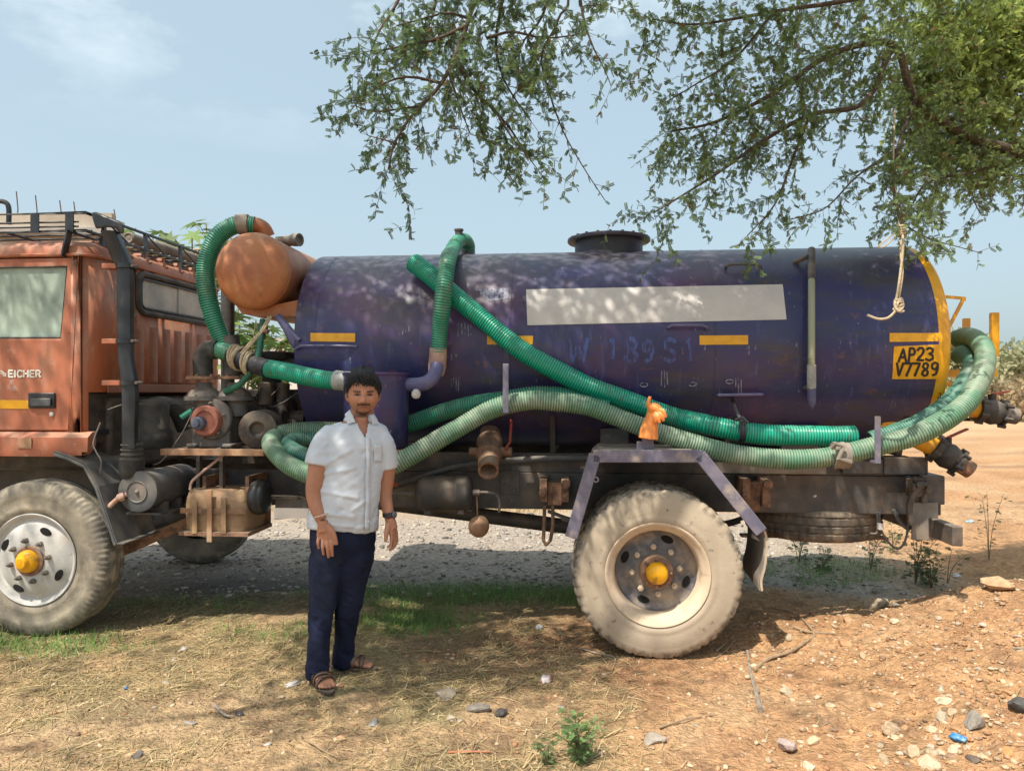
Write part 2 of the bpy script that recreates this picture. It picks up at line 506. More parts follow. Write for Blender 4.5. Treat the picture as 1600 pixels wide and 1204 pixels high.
# ---- loose cover nobody could count
def in_view(x, y, pad=0.3): return (np.abs(x) < 0.72 * y + pad)
ICO = None
def ico(sub):
    import bmesh
    bm = bmesh.new(); bmesh.ops.create_icosphere(bm, subdivisions=sub, radius=1.0)
    V = np.array([v.co[:] for v in bm.verts]); F = np.array([[v.index for v in f.verts] for f in bm.faces]); bm.free()
    return V, F
IV1, IF1 = ico(1); IV2, IF2 = ico(2); IV3, IF3 = ico(3)

def pebbles(name, x, y, s, C, label, cat, sink=0.35):
    n = len(x)
    D = 1 + 0.55 * (NP.rand(n, len(IV1)) - 0.5)
    ax = NP.uniform(0.55, 1.25, (n, 3)); ax[:, 2] *= 0.62
    Vv = IV1[None] * D[:, :, None] * ax[:, None, :]
    a = NP.uniform(0, 2 * PI, n); ca, sa = np.cos(a), np.sin(a)
    X = Vv[:, :, 0] * ca[:, None] - Vv[:, :, 1] * sa[:, None]; Y = Vv[:, :, 0] * sa[:, None] + Vv[:, :, 1] * ca[:, None]
    Vv = np.stack([X, Y, Vv[:, :, 2]], 2) * s[:, None, None]
    Vv += np.stack([x, y, gh(x, y) + s * (0.45 - sink)], 1)[:, None, :]
    Ff = IF1[None] + (np.arange(n) * len(IV1))[:, None, None]
    o = np_mesh(name, Vv.reshape(-1, 3), Ff.reshape(-1, 3), M_stone, smooth=False)
    set_tint(o, np.repeat(C, len(IV1), axis=0))
    tag(o, label, cat, kind='stuff')
    return o
M_stone = mat_attr('stone', rough=0.9, bump=0.6, bscale=55.0, bdist=0.01, mult=(26.0, 0.72, 1.2), spec=0.2)
pal = np.array([(0.50, 0.36, 0.23), (0.55, 0.42, 0.28), (0.40, 0.25, 0.14), (0.42, 0.30, 0.20), (0.52, 0.40, 0.27), (0.30, 0.20, 0.13), (0.46, 0.25, 0.13), (0.40, 0.21, 0.11)])
n = 12000
x = NP.uniform(-3.2, 3.9, n * 3); y = 2.0 + 3.0 * NP.rand(n * 3) ** 1.2
w = 0.10 + 0.9 * sstep(0.3, 2.2, x - 0.25 * (y - 3)) * (0.35 + 0.65 * sstep(0.45, 0.62, fbm2(x * 1.6, y * 1.6, 3, 4)))
k = (NP.rand(n * 3) < w) & in_view(x, y)
x, y = x[k], y[k]
s = 0.0035 + 0.015 * NP.rand(len(x)) ** 3.2
pebbles('loose_pebbles', x, y, s, pal[NP.randint(0, len(pal), len(x))] * NP.uniform(0.75, 1.15, (len(x), 1)), 'loose small pebbles and crumbs strewn over the dirt', 'pebbles')
n = 5200
x = NP.uniform(-5.2, 3.6, n); y = 5.5 + 3.2 * NP.rand(n)
gm = masks(x, y)[0]
k = (NP.rand(n) < 0.12 + gm) & in_view(x, y)
x, y = x[k], y[k]
s = 0.010 + 0.022 * NP.rand(len(x)) ** 2.2
gp = np.array([(0.44, 0.40, 0.35), (0.31, 0.285, 0.25), (0.50, 0.455, 0.39), (0.20, 0.185, 0.165), (0.43, 0.36, 0.28)])
pebbles('grey_gravel', x, y, s, gp[NP.randint(0, 5, len(x))] * NP.uniform(0.7, 1.15, (len(x), 1)), 'grey crushed gravel spread under and behind the truck', 'gravel')

def blades(name, x, y, L, wd, lift, C, m, label, cat, droop=0.25, segs=2):
    """thin bent blades standing or lying on the ground"""
    n = len(x); a = NP.uniform(0, 2 * PI, n)
    dx, dy = np.cos(a), np.sin(a); px_, py_ = -dy, dx
    z0 = gh(x, y)
    rows = []
    for i in range(segs + 1):
        t = i / segs
        h = L * (np.sin(lift) * t - droop * t * t)
        d = L * np.cos(lift) * t
        ww = wd * (1 - 0.85 * t)
        cx_, cy_ = x + dx * d, y + dy * d
        cz = z0 + h + 0.003
        rows.append(np.stack([cx_ - px_ * ww, cy_ - py_ * ww, cz], 1)); rows.append(np.stack([cx_ + px_ * ww, cy_ + py_ * ww, cz + 0.0005], 1))
    Vv = np.stack(rows, 1); k = 2 * (segs + 1)
    b = (np.arange(n) * k)[:, None]
    Ff = np.concatenate([b + np.array([[2 * i, 2 * i + 1, 2 * i + 3, 2 * i + 2]]) for i in range(segs)], 0)
    o = np_mesh(name, Vv.reshape(-1, 3), Ff, m)
    set_tint(o, np.repeat(C, k, axis=0)); tag(o, label, cat, kind='stuff')
    return o
M_blade = mat_attr('grass_blade', rough=0.75, spec=0.2, trans=0.25)
n = 70000
x = NP.uniform(-3.6, 2.6, n); y = 2.0 + 3.6 * NP.rand(n)
mk = masks(x, y)
k = (NP.rand(n) < 0.05 + 0.85 * mk[2] * sstep(0.32, 0.6, fbm2(x * 2.0, y * 2.0, 3, 0))) & in_view(x, y)
x, y = x[k], y[k]; n = len(x)
sp = np.array([(0.56, 0.43, 0.22), (0.48, 0.36, 0.19), (0.40, 0.30, 0.16), (0.60, 0.50, 0.30), (0.34, 0.29, 0.15)])
blades('dry_grass', x, y, NP.uniform(0.03, 0.13, n), NP.uniform(0.0012, 0.0030, n), NP.uniform(0.0, 0.34, n), sp[NP.randint(0, 5, n)] * NP.uniform(0.55, 1.25, (n, 1)), M_blade,
       'dry straw-coloured grass litter flattened over the dirt', 'dry grass', droop=0.12)
n = 150000
x = NP.uniform(-4.4, 3.4, n); y = 2.1 + 4.6 * NP.rand(n)
mk = masks(x, y)
k = (NP.rand(n) < mk[1] * 1.2) & in_view(x, y) & (mk[1] > 0.14)
x, y = x[k], y[k]; n = len(x)
gp = np.array([(0.13, 0.30, 0.065), (0.17, 0.34, 0.08), (0.11, 0.24, 0.06), (0.21, 0.32, 0.095), (0.26, 0.27, 0.11)])
blades('green_grass', x, y, NP.uniform(0.03, 0.095, n), NP.uniform(0.0013, 0.0030, n), NP.uniform(0.5, 1.45, n), gp[NP.randint(0, 5, n)] * NP.uniform(0.7, 1.2, (n, 1)), M_blade,
       'patches of short green grass beside and under the truck', 'grass', droop=0.25)
# dry weeds in the sun beyond the truck
n = 16000
x = NP.uniform(-6.5, 2.2, n); y = NP.uniform(9.2, 12.6, n)
k = NP.rand(n) < sstep(0.35, 0.6, fbm2(x * 1.1, y * 1.1, 3, 2))
x, y = x[k], y[k]; n = len(x)
blades('dry_weeds', x, y, NP.uniform(0.08, 0.26, n), NP.uniform(0.002, 0.005, n), NP.uniform(0.6, 1.4, n), sp[NP.randint(0, 5, n)] * NP.uniform(0.8, 1.25, (n, 1)), M_blade,
       'yellow dry weeds on the rubble bank behind the truck', 'weeds', droop=0.25)
# ------------------------------------------------------------------ truck: materials
DUST = (0.42, 0.33, 0.23)
M_cab = mat('cab_paint', (0.44, 0.145, 0.072), rough=0.5, c2=(0.36, 0.115, 0.06), scale=3.0, lo=0.42, hi=0.6, rough2=0.6,
            layers=[((0.50, 0.30, 0.21), 4.0, 0.52, 0.70, 0.65, (1, 1, 0.6)), ((0.17, 0.07, 0.035), 7.0, 0.57, 0.72, 0.8, (1, 1, 0.4)), ((0.40, 0.37, 0.33), 8.0, 0.62, 0.70, 0.8, (1, 1, 1)), ((0.10, 0.05, 0.03), 40.0, 0.66, 0.72, 0.8, (1, 1, 1))],
            dust=(DUST, 0.5), bump=0.1, bscale=14, bdist=0.01)
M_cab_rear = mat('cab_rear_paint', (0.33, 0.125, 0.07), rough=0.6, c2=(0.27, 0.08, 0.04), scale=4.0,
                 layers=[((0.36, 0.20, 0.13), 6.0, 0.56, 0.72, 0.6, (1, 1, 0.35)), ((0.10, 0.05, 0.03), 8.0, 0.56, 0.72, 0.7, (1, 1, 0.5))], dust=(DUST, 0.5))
M_rust = mat('rusty_paint', (0.46, 0.17, 0.065), rough=0.55, c2=(0.34, 0.12, 0.055), scale=5.0,
             layers=[((0.52, 0.27, 0.12), 7.0, 0.5, 0.7, 0.6, (1, 1, 1)), ((0.15, 0.08, 0.05), 16.0, 0.62, 0.75, 0.7, (1, 1, 1))], dust=(DUST, 0.3), bump=0.15, bscale=60)
M_rustdark = mat('rusted_iron', (0.20, 0.10, 0.06), rough=0.85, c2=(0.32, 0.18, 0.11), scale=14.0, layers=[((0.07, 0.05, 0.04), 22.0, 0.5, 0.65, 0.8, (1, 1, 1))], dust=(DUST, 0.7), bump=0.4, bscale=80)
M_steelrail = mat('rusty_channel', (0.42, 0.24, 0.14), rough=0.8, c2=(0.30, 0.15, 0.08), scale=9.0, layers=[((0.55, 0.40, 0.27), 5.0, 0.5, 0.66, 0.7, (1, 1, 1))], dust=(DUST, 0.5), bump=0.2, bscale=70)
M_chassis = mat('chassis_black', (0.045, 0.048, 0.056), rough=0.55, c2=(0.085, 0.075, 0.068), scale=7.0,
                layers=[((0.22, 0.165, 0.12), 4.0, 0.50, 0.70, 0.7, (1, 1, 1)), ((0.13, 0.07, 0.045), 14.0, 0.57, 0.7, 0.7, (1, 1, 1))], dust=((0.30, 0.24, 0.18), 0.8), bump=0.15, bscale=60)
M_black = mat('black_plastic', (0.014, 0.017, 0.023), rough=0.36, c2=(0.028, 0.032, 0.038), scale=8.0, layers=[((0.09, 0.085, 0.08), 12.0, 0.60, 0.76, 0.5, (1, 1, 0.4))], dust=((0.20, 0.17, 0.14), 0.35))
M_guard = mat('mudguard_black', (0.055, 0.065, 0.078), rough=0.6, c2=(0.10, 0.105, 0.11), scale=6.0, layers=[((0.22, 0.19, 0.15), 6.0, 0.52, 0.72, 0.6, (1, 1, 1))], dust=(DUST, 0.5))
M_rubber = mat('black_rubber', (0.026, 0.027, 0.029), rough=0.7, c2=(0.075, 0.068, 0.06), scale=10.0, dust=((0.28, 0.23, 0.18), 0.6))
M_engine = mat('oily_iron', (0.05, 0.043, 0.038), rough=0.6, c2=(0.11, 0.085, 0.065), scale=9.0, layers=[((0.15, 0.09, 0.06), 13.0, 0.55, 0.7, 0.7, (1, 1, 1))], dust=((0.26, 0.20, 0.15), 0.7), bump=0.4, bscale=45)
M_pump = mat('dusty_cast_iron', (0.11, 0.11, 0.11), rough=0.7, c2=(0.20, 0.17, 0.145), scale=11.0, layers=[((0.06, 0.055, 0.05), 8.0, 0.5, 0.66, 0.7, (1, 1, 1))], dust=((0.40, 0.31, 0.23), 0.7), bump=0.3, bscale=60)
M_pumpred = mat('faded_red_iron', (0.42, 0.15, 0.10), rough=0.7, c2=(0.30, 0.11, 0.08), scale=14.0, layers=[((0.50, 0.30, 0.22), 10.0, 0.55, 0.7, 0.6, (1, 1, 1))])
M_bluesteel = mat('blue_grey_steel', (0.07, 0.085, 0.13), rough=0.5, c2=(0.12, 0.13, 0.16), scale=20.0)
M_glass = None
def glass_mat(name, tint, dust_light, dust_light_amt, gl=0.06):
    m = bpy.data.materials.new(name); m.use_nodes = True
    N = m.node_tree.nodes; L = m.node_tree.links; N.remove(N['Principled BSDF'])
    out = N['Material Output']
    tr = N.new('ShaderNodeBsdfTransparent'); tr.inputs[0].default_value = (*tint, 1)
    gs = N.new('ShaderNodeBsdfGlossy'); gs.inputs['Roughness'].default_value = gl
    df = N.new('ShaderNodeBsdfDiffuse'); df.inputs[0].default_value = (*dust_light, 1)
    fr = N.new('ShaderNodeFresnel'); fr.inputs[0].default_value = 1.7
    tc = N.new('ShaderNodeTexCoord'); no = N.new('ShaderNodeTexNoise'); no.inputs['Scale'].default_value = 5.0; no.inputs['Detail'].default_value = 6
    mr = N.new('ShaderNodeMapRange'); mr.inputs['From Min'].default_value = 0.3; mr.inputs['From Max'].default_value = 0.7
    mr.inputs['To Min'].default_value = dust_light_amt * 0.6; mr.inputs['To Max'].default_value = dust_light_amt * 1.3
    L.new(tc.outputs['Object'], no.inputs['Vector']); L.new(no.outputs['Fac'], mr.inputs['Value'])
    a = N.new('ShaderNodeMixShader'); b = N.new('ShaderNodeMixShader')
    L.new(fr.outputs[0], a.inputs[0]); L.new(tr.outputs[0], a.inputs[1]); L.new(gs.outputs[0], a.inputs[2])
    L.new(mr.outputs[0], b.inputs[0]); L.new(a.outputs[0], b.inputs[1]); L.new(df.outputs[0], b.inputs[2])
    L.new(b.outputs[0], out.inputs['Surface'])
    return m
M_glass = glass_mat('dusty_reflection_glass', (0.62, 0.72, 0.68), (0.50, 0.62, 0.53), 0.70)  # pale green of reflected foliage painted into the dust film's colour
M_glass2 = glass_mat('clear_window_glass', (0.90, 0.90, 0.88), (0.74, 0.69, 0.60), 0.66)
M_white = mat('white_lettering', (0.72, 0.68, 0.60), rough=0.5)
M_yellow = mat('yellow_reflector', (0.80, 0.40, 0.012), rough=0.4, c2=(0.70, 0.33, 0.012), scale=20)
M_yellowp = mat('yellow_paint', (0.78, 0.385, 0.010), rough=0.33, c2=(0.66, 0.31, 0.012), scale=5.0, layers=[((0.45, 0.20, 0.03), 9.0, 0.6, 0.72, 0.5, (1, 1, 0.5))], bump=0.05, bscale=10)
M_hub = mat('hub_yellow', (0.82, 0.40, 0.005), rough=0.45, layers=[((0.30, 0.15, 0.04), 18.0, 0.58, 0.66, 0.8, (1, 1, 1))])
M_silver = mat('silver_rim_paint', (0.54, 0.53, 0.505), spec=.3, rough=0.62, metal=0.0, c2=(0.45, 0.44, 0.42), scale=8.0, layers=[((0.45, 0.36, 0.26), 6.0, 0.55, 0.72, 0.7, (1, 1, 1)), ((0.18, 0.12, 0.08), 28.0, 0.64, 0.72, 0.7, (1, 1, 1))])
M_dustrim = mat('dust_caked_rim', (0.56, 0.44, 0.31), rough=0.9, c2=(0.62, 0.50, 0.37), scale=9.0, layers=[((0.30, 0.22, 0.15), 14.0, 0.56, 0.7, 0.6, (1, 1, 1))], bump=0.2, bscale=90)
M_dish = mat('blue_black_dish', (0.075, 0.085, 0.11), rough=0.5, c2=(0.16, 0.145, 0.135), scale=7.0, layers=[((0.46, 0.36, 0.26), 5.0, 0.42, 0.62, 0.8, (1, 1, 1))])
M_hole = mat('hollow_shade_black', (0.006, 0.006, 0.006), rough=0.9)  # flat black that stands in for the shade inside openings
M_tyre_r = mat('dusty_tyre', (0.40, 0.33, 0.245), rough=0.95, c2=(0.46, 0.385, 0.29), scale=4.0, layers=[((0.36, 0.29, 0.21), 6.0, 0.50, 0.70, 0.65, (1, 1, 1)), ((0.09, 0.08, 0.068), 22.0, 0.60, 0.71, 0.75, (1, 1, 1))], bump=0.10, bscale=110)
M_tyre_f = mat('worn_grey_tyre', (0.33, 0.29, 0.22), rough=0.92, c2=(0.20, 0.175, 0.14), scale=4.0, layers=[((0.42, 0.35, 0.26), 7.0, 0.52, 0.7, 0.8, (1, 1, 1)), ((0.10, 0.095, 0.08), 9.0, 0.58, 0.74, 0.7, (1, 1, 1))], bump=0.25, bscale=70)
M_purple = mat('purple_bar_paint', (0.105, 0.105, 0.165), rough=0.5, c2=(0.18, 0.165, 0.215), scale=8.0, layers=[((0.42, 0.34, 0.27), 8.0, 0.52, 0.7, 0.8, (1, 1, 1))], dust=(DUST, 0.5))
M_bluepipe = mat('blue_pipe_paint', (0.10, 0.10, 0.22), rough=0.45, c2=(0.16, 0.14, 0.25), scale=9.0, layers=[((0.35, 0.33, 0.35), 15.0, 0.62, 0.74, 0.7, (1, 1, 1))])
M_tape = mat('pinkish_tape', (0.50, 0.33, 0.27), rough=0.6, c2=(0.40, 0.22, 0.15), scale=22.0, layers=[((0.58, 0.47, 0.40), 13.0, 0.52, 0.68, 0.7, (1, 1, 1))], bump=0.3, bscale=60)
M_greytape = mat('grey_tape', (0.40, 0.40, 0.39), rough=0.6, c2=(0.28, 0.28, 0.27), scale=25.0)
M_blacktape = mat('black_tape', (0.022, 0.024, 0.03), rough=0.4, c2=(0.05, 0.05, 0.06), scale=20.0, dust=((0.3, 0.27, 0.24), 0.4), bump=0.4, bscale=50)
M_rope = mat('rope_fibre', (0.56, 0.46, 0.32), rough=0.9, c2=(0.42, 0.33, 0.21), scale=60.0, bump=0.5, bscale=220)
M_red = mat('red_lever', (0.38, 0.045, 0.03), rough=0.5, c2=(0.25, 0.06, 0.04), scale=20)
M_tarp = mat('dusty_tan_tarp', (0.36, 0.225, 0.125), rough=0.85, c2=(0.26, 0.17, 0.105), scale=6.0, layers=[((0.52, 0.38, 0.20), 5.0, 0.5, 0.66, 0.7, (1, 1, 1)), ((0.16, 0.13, 0.10), 9.0, 0.58, 0.7, 0.7, (1, 1, 1))], bump=0.4, bscale=18, bdist=0.02)
M_greyflap = mat('grey_flap', (0.19, 0.165, 0.14), rough=0.85, c2=(0.27, 0.23, 0.19), scale=8.0)
M_litcream = mat('cream_rubber_flap', (0.52, 0.42, 0.31), rough=0.85, c2=(0.40, 0.32, 0.24), scale=7.0)
M_spare = mat('spare_tyre_rubber', (0.24, 0.195, 0.15), spec=.1, rough=0.98, c2=(0.10, 0.09, 0.08), scale=5.0, layers=[((0.40, 0.29, 0.18), 6.0, 0.55, 0.7, 0.8, (1, 1, 1))], dust=(DUST, 0.5))

def shoulder(m, c, r0, r1, amt, lo=.40, hi=.58):
    """bare dark rubber where the tread shoulder has shed its dust (radius from the wheel's axle)"""
    N = m.node_tree.nodes; L = m.node_tree.links; b = N['Principled BSDF']; src = b.inputs['Base Color'].links[0].from_socket
    tc = N.new('ShaderNodeTexCoord'); cb = N.new('ShaderNodeVectorMath'); cb.operation = 'MULTIPLY'; cb.inputs[1].default_value = (1, 0, 1)
    ln = N.new('ShaderNodeVectorMath'); ln.operation = 'LENGTH'; L.new(tc.outputs['Object'], cb.inputs[0]); L.new(cb.outputs[0], ln.inputs[0])
    mr = N.new('ShaderNodeMapRange'); mr.inputs['From Min'].default_value = r0; mr.inputs['From Max'].default_value = r1; L.new(ln.outputs['Value'], mr.inputs['Value'])
    no = N.new('ShaderNodeTexNoise'); no.inputs['Scale'].default_value = 16.0; no.inputs['Detail'].default_value = 6.0; L.new(tc.outputs['Object'], no.inputs['Vector'])
    m2 = N.new('ShaderNodeMapRange'); m2.inputs['From Min'].default_value = lo; m2.inputs['From Max'].default_value = hi; m2.inputs['To Max'].default_value = amt; L.new(no.outputs['Fac'], m2.inputs['Value'])
    mu = N.new('ShaderNodeMath'); mu.operation = 'MULTIPLY'; L.new(mr.outputs[0], mu.inputs[0]); L.new(m2.outputs[0], mu.inputs[1])
    mx = N.new('ShaderNodeMixRGB'); mx.inputs[2].default_value = (*c, 1); L.new(mu.outputs[0], mx.inputs[0]); L.new(src, mx.inputs[1]); L.new(mx.outputs[0], b.inputs['Base Color'])
shoulder(M_tyre_r, (0.085, 0.078, 0.068), .440, .478, .85, .46, .60)
shoulder(M_tyre_f, (0.10, 0.095, 0.082), .40, .48, .8, .36, .58)
def tank_paint():
    m = mat('tank_blue_paint', (0.025, 0.028, 0.100), rough=0.36, c2=(0.038, 0.036, 0.125), scale=1.7, lo=0.42, hi=0.62,
            layers=[((0.120, 0.052, 0.130), 1.3, 0.49, 0.65, 0.7, (1, 1, 1)),          # purple fade
                    ((0.075, 0.066, 0.070), 2.4, 0.50, 0.68, 0.55, (0.7, 1, 1.2)),          # greyish chalking
                    ((0.060, 0.053, 0.034), 4.0, 0.52, 0.64, 0.50, (0.7, 1, 3.4)),        # olive grime in streaks
                    ((0.11, 0.13, 0.30), 7.0, 0.58, 0.74, 0.5, (2.6, 1, 0.5)),           # pale blue run marks
                    ((0.16, 0.07, 0.05), 8.0, 0.63, 0.71, 0.7, (1, 1, 1.6)),               # rust spots
                    ((0.34, 0.34, 0.40), 26.0, 0.66, 0.72, 0.7, (1.8, 1, 0.5))],         # chips
            bump=0.06, bscale=4.0, bdist=0.03)
    nt = m.node_tree; N = nt.nodes; L = nt.links; b = N['Principled BSDF']
    # the weathered grey back of the tank: old paint has chalked where it faces up
    src = b.inputs['Base Color'].links[0].from_socket
    tc = N.new('ShaderNodeTexCoord'); sx = N.new('ShaderNodeSeparateXYZ'); L.new(tc.outputs['Object'], sx.inputs[0])
    no = N.new('ShaderNodeTexNoise'); no.inputs['Scale'].default_value = 3.0; no.inputs['Detail'].default_value = 6
    L.new(tc.outputs['Object'], no.inputs['Vector'])
    ad = N.new('ShaderNodeMath'); ad.operation = 'MULTIPLY_ADD'; ad.inputs[1].default_value = 0.45
    L.new(no.outputs['Fac'], ad.inputs[0]); L.new(sx.outputs['Z'], ad.inputs[2])
    mr = N.new('ShaderNodeMapRange'); mr.inputs['From Min'].default_value = 2.42; mr.inputs['From Max'].default_value = 2.74; mr.inputs['To Max'].default_value = 0.85
    L.new(ad.outputs[0], mr.inputs['Value'])
    mx = N.new('ShaderNodeMixRGB'); mx.inputs[2].default_value = (0.085, 0.08, 0.085, 1)
    L.new(mr.outputs[0], mx.inputs[0]); L.new(src, mx.inputs[1]); L.new(mx.outputs[0], b.inputs['Base Color'])
    return m
M_tank = tank_paint()
M_panel = mat('white_panel_paint', (0.60, 0.57, 0.54), rough=0.5, c2=(0.54, 0.51, 0.49), scale=6.0, layers=[((0.42, 0.38, 0.36), 24.0, 0.68, 0.74, 0.6, (1, 1, 1))])
M_ink = mat('black_brush_paint', (0.012, 0.011, 0.010), rough=0.5)
M_ghost = mat('faded_blue_lettering', (0.055, 0.10, 0.30), rough=0.45, c2=(0.045, 0.035, 0.12), scale=24.0, lo=0.44, hi=0.56, stretch=(3, 1, 0.6))

TRUCK = empty('tanker_truck', TO, -THETA)
tag(TRUCK, 'orange-cab tanker truck with dark blue sewage tank, yellow rear and coiled hoses', 'truck')

# strokes drawn on a surface --------------------------------------------------
GLY = {
 'A': [[(0, 1), (.5, 0), (1, 1)], [(.2, .65), (.8, .65)]],
 'P': [[(.1, 1), (.1, 0), (.7, .02), (.95, .2), (.85, .45), (.1, .52)]],
 '2': [[(.05, .2), (.3, .02), (.75, .03), (.95, .25), (.7, .55), (.05, .98), (1, .97)]],
 '3': [[(.05, .12), (.45, .0), (.85, .12), (.85, .35), (.4, .47), (.9, .6), (.95, .85), (.5, 1.0), (.0, .88)]],
 'V': [[(0, 0), (.45, 1), (1, 0)]],
 '7': [[(0, .03), (1, .03), (.4, 1)]],
 '8': [[(.5, .47), (.1, .3), (.2, .05), (.6, 0), (.9, .15), (.8, .38), (.2, .62), (.05, .85), (.4, 1), (.85, .92), (.95, .68), (.5, .47)]],
 '9': [[(.9, .3), (.6, .55), (.15, .45), (.1, .15), (.5, 0), (.9, .12), (.95, .5), (.75, .9), (.3, 1)]],
 'E': [[(1, 0), (.1, 0), (.1, 1), (1, 1)], [(.1, .5), (.85, .5)]],
 'I': [[(.5, 0), (.5, 1)]],
 'C': [[(1, .12), (.7, 0), (.25, .02), (.05, .3), (.05, .7), (.25, .98), (.7, 1), (1, .88)]],
 'H': [[(.05, 0), (.05, 1)], [(.95, 0), (.95, 1)], [(.05, .5), (.95, .5)]],
 'R': [[(.08, 1), (.08, 0), (.75, .02), (.95, .25), (.75, .5), (.08, .52)], [(.5, .52), (1, 1)]],
 'S': [[(.95, .12), (.5, 0), (.1, .15), (.15, .4), (.85, .58), (.9, .85), (.5, 1), (.05, .88)]],
 '1': [[(.2, .15), (.55, 0), (.55, 1)]],
 'W': [[(0, 0), (.25, 1), (.5, .3), (.75, 1), (1, 0)]],
}
def stroke(mb, pts, w, fn):
    """a brush stroke of width w photo pixels along pts, laid on the surface fn(x, y)"""
    q = []
    for a, b in zip(pts, pts[1:]):
        n = max(1, int(math.hypot(b[0] - a[0], b[1] - a[1]) / 2.0))
        for i in range(n): q.append((a[0] + (b[0] - a[0]) * i / n, a[1] + (b[1] - a[1]) * i / n))
    q.append(pts[-1])
    A = []; B = []
    for i, p in enumerate(q):
        a = q[max(i - 1, 0)]; b = q[min(i + 1, len(q) - 1)]
        dx, dy = b[0] - a[0], b[1] - a[1]; l = math.hypot(dx, dy) or 1
        ox, oy = -dy / l * w / 2, dx / l * w / 2
        e = 0
        if i == 0: e = -w * 0.25
        if i == len(q) - 1: e = w * 0.25
        px_, py_ = p[0] + dx / l * e, p[1] + dy / l * e
        A.append(fn(px_ + ox, py_ + oy)); B.append(fn(px_ - ox, py_ - oy))
    mb.strip(A, B)
def glyph(mb, ch, x, y, w, h, sw, fn, slant=0.0):
    for line in GLY[ch]:
        stroke(mb, [(x + px_ * w + (1 - py_) * slant * h, y + py_ * h) for px_, py_ in line], sw, fn)
def patch(mb, c, fn, nx_=12, ny_=4):
    """four photo corners (tl, tr, br, bl) laid on a surface as a grid"""
    V = []
    for j in range(ny_ + 1):
        for i in range(nx_ + 1):
            u, v = i / nx_, j / ny_
            x = (c[0][0] * (1 - u) + c[1][0] * u) * (1 - v) + (c[3][0] * (1 - u) + c[2][0] * u) * v
            y = (c[0][1] * (1 - u) + c[1][1] * u) * (1 - v) + (c[3][1] * (1 - u) + c[2][1] * u) * v
            V.append(fn(x, y))
    w = nx_ + 1
    mb.add(V, [(j * w + i, j * w + i + 1, (j + 1) * w + i + 1, (j + 1) * w + i) for j in range(ny_) for i in range(nx_)])
    return mb

def PXc(x, y, lx):
    """truck-frame point seen at the photo pixel on the cross plane lx"""
    o = w2l(Vector((0, 0, CAMH))); r = ray(x, y); d = Vector((r.x * CT - r.y * ST, r.x * ST + r.y * CT, r.z))
    return o + d * ((lx - o.x) / d.x)

# ------------------------------------------------------------------ wheels
def tyre_mesh(kind):
    if kind == 'rear':
        prof = [(.272, -.20), (.30, -.228), (.36, -.236), (.42, -.233), (.455, -.224), (.478, -.212), (.489, -.198), (.493, -.172), (.484, -.168), (.484, -.158), (.493, -.154),
                (.494, -.122), (.485, -.118), (.485, -.108), (.494, -.104), (.493, -.066), (.484, -.062), (.484, -.052), (.493, -.048), (.489, -.034), (.478, -.020), (.455, -.010), (.435, -.004), (.42, -.003), (.415, -.001), (.36, 0.0), (.34, -.001), (.335, .001), (.315, -.004), (.302, -.010), (.296, -.022)]
        def md(i, th, r, h):
            if r > 0.44:
                p = (th / (2 * PI) * 52) % 1.0
                q = (th / (2 * PI) * 52 + 0.5) % 1.0
                notch = p < 0.22 if (i < 15) else q < 0.22
                if notch and (r > 0.45) and (h < -.15 or h > -.072): r -= (.0075 if r > .47 else .004) * (.4 + .6 * abs(math.sin(th * 13.7)))
            wob = 0.0014 * math.sin(th * 17 + i) + 0.0012 * math.sin(th * 41 + 2 * i)
            return r + (wob if r > .45 else 0), h
    else:
        prof = [(.272, -.20), (.30, -.228), (.36, -.236), (.42, -.233), (.455, -.222), (.480, -.206), (.492, -.19), (.493, -.160), (.486, -.157), (.486, -.150), (.493, -.147),
                (.494, -.122), (.487, -.119), (.487, -.112), (.494, -.109), (.493, -.082), (.486, -.079), (.486, -.072), (.493, -.069), (.492, -.044), (.482, -.026), (.470, -.018), (.447, -.007), (.42, -.002), (.40, .0015), (.395, -.001), (.36, 0.0), (.335, -.001), (.33, .001), (.31, -.006), (.296, -.012), (.290, -.022)]
        def md(i, th, r, h):
            if r > 0.44 and (h > -.05 or h < -.19):
                p = (th / (2 * PI) * 84) % 1.0
                if p < 0.42 and r > .445 and r < .493: r -= 0.008
            return r, h
    mb = MB(); mb.lathe(prof, (0, 0, 0), (0, -1, 0), n=312, mod=md); return mb

def ring_holes(w, count, rad, h, a0, la, lb):
    for k in range(count):
        a = a0 + 2 * PI * k / count
        c = Vector((math.cos(a) * rad, -h, math.sin(a) * rad)); tv = Vector((-math.sin(a), 0, math.cos(a))); rv = Vector((math.cos(a), 0, math.sin(a)))
        n = 20; mb = MB()
        def el(s_, hh): return [c + tv * (la * s_ * math.cos(2 * PI * i / n)) + rv * (lb * s_ * math.sin(2 * PI * i / n)) + Vector((0, -hh, 0)) for i in range(n)]
        e = el(1.0, 0.004) + el(1.08, -0.006); mb.add(e, [tuple(range(n))] + [(i, (i + 1) % n, n + (i + 1) % n, n + i) for i in range(n)])
        mb.build('hand_hole_dark', M_hole, w, smooth=False)  # black disc stands in for the dark inside the open hole

def nut(mb, c, r, h):
    c = Vector(c)
    mb.lathe([(r, 0), (r, h), (r * .7, h + .003), (r * .55, h + .003), (r * .5, h + .018), (.0005, h + .02)], c, (0, -1, 0), 6)

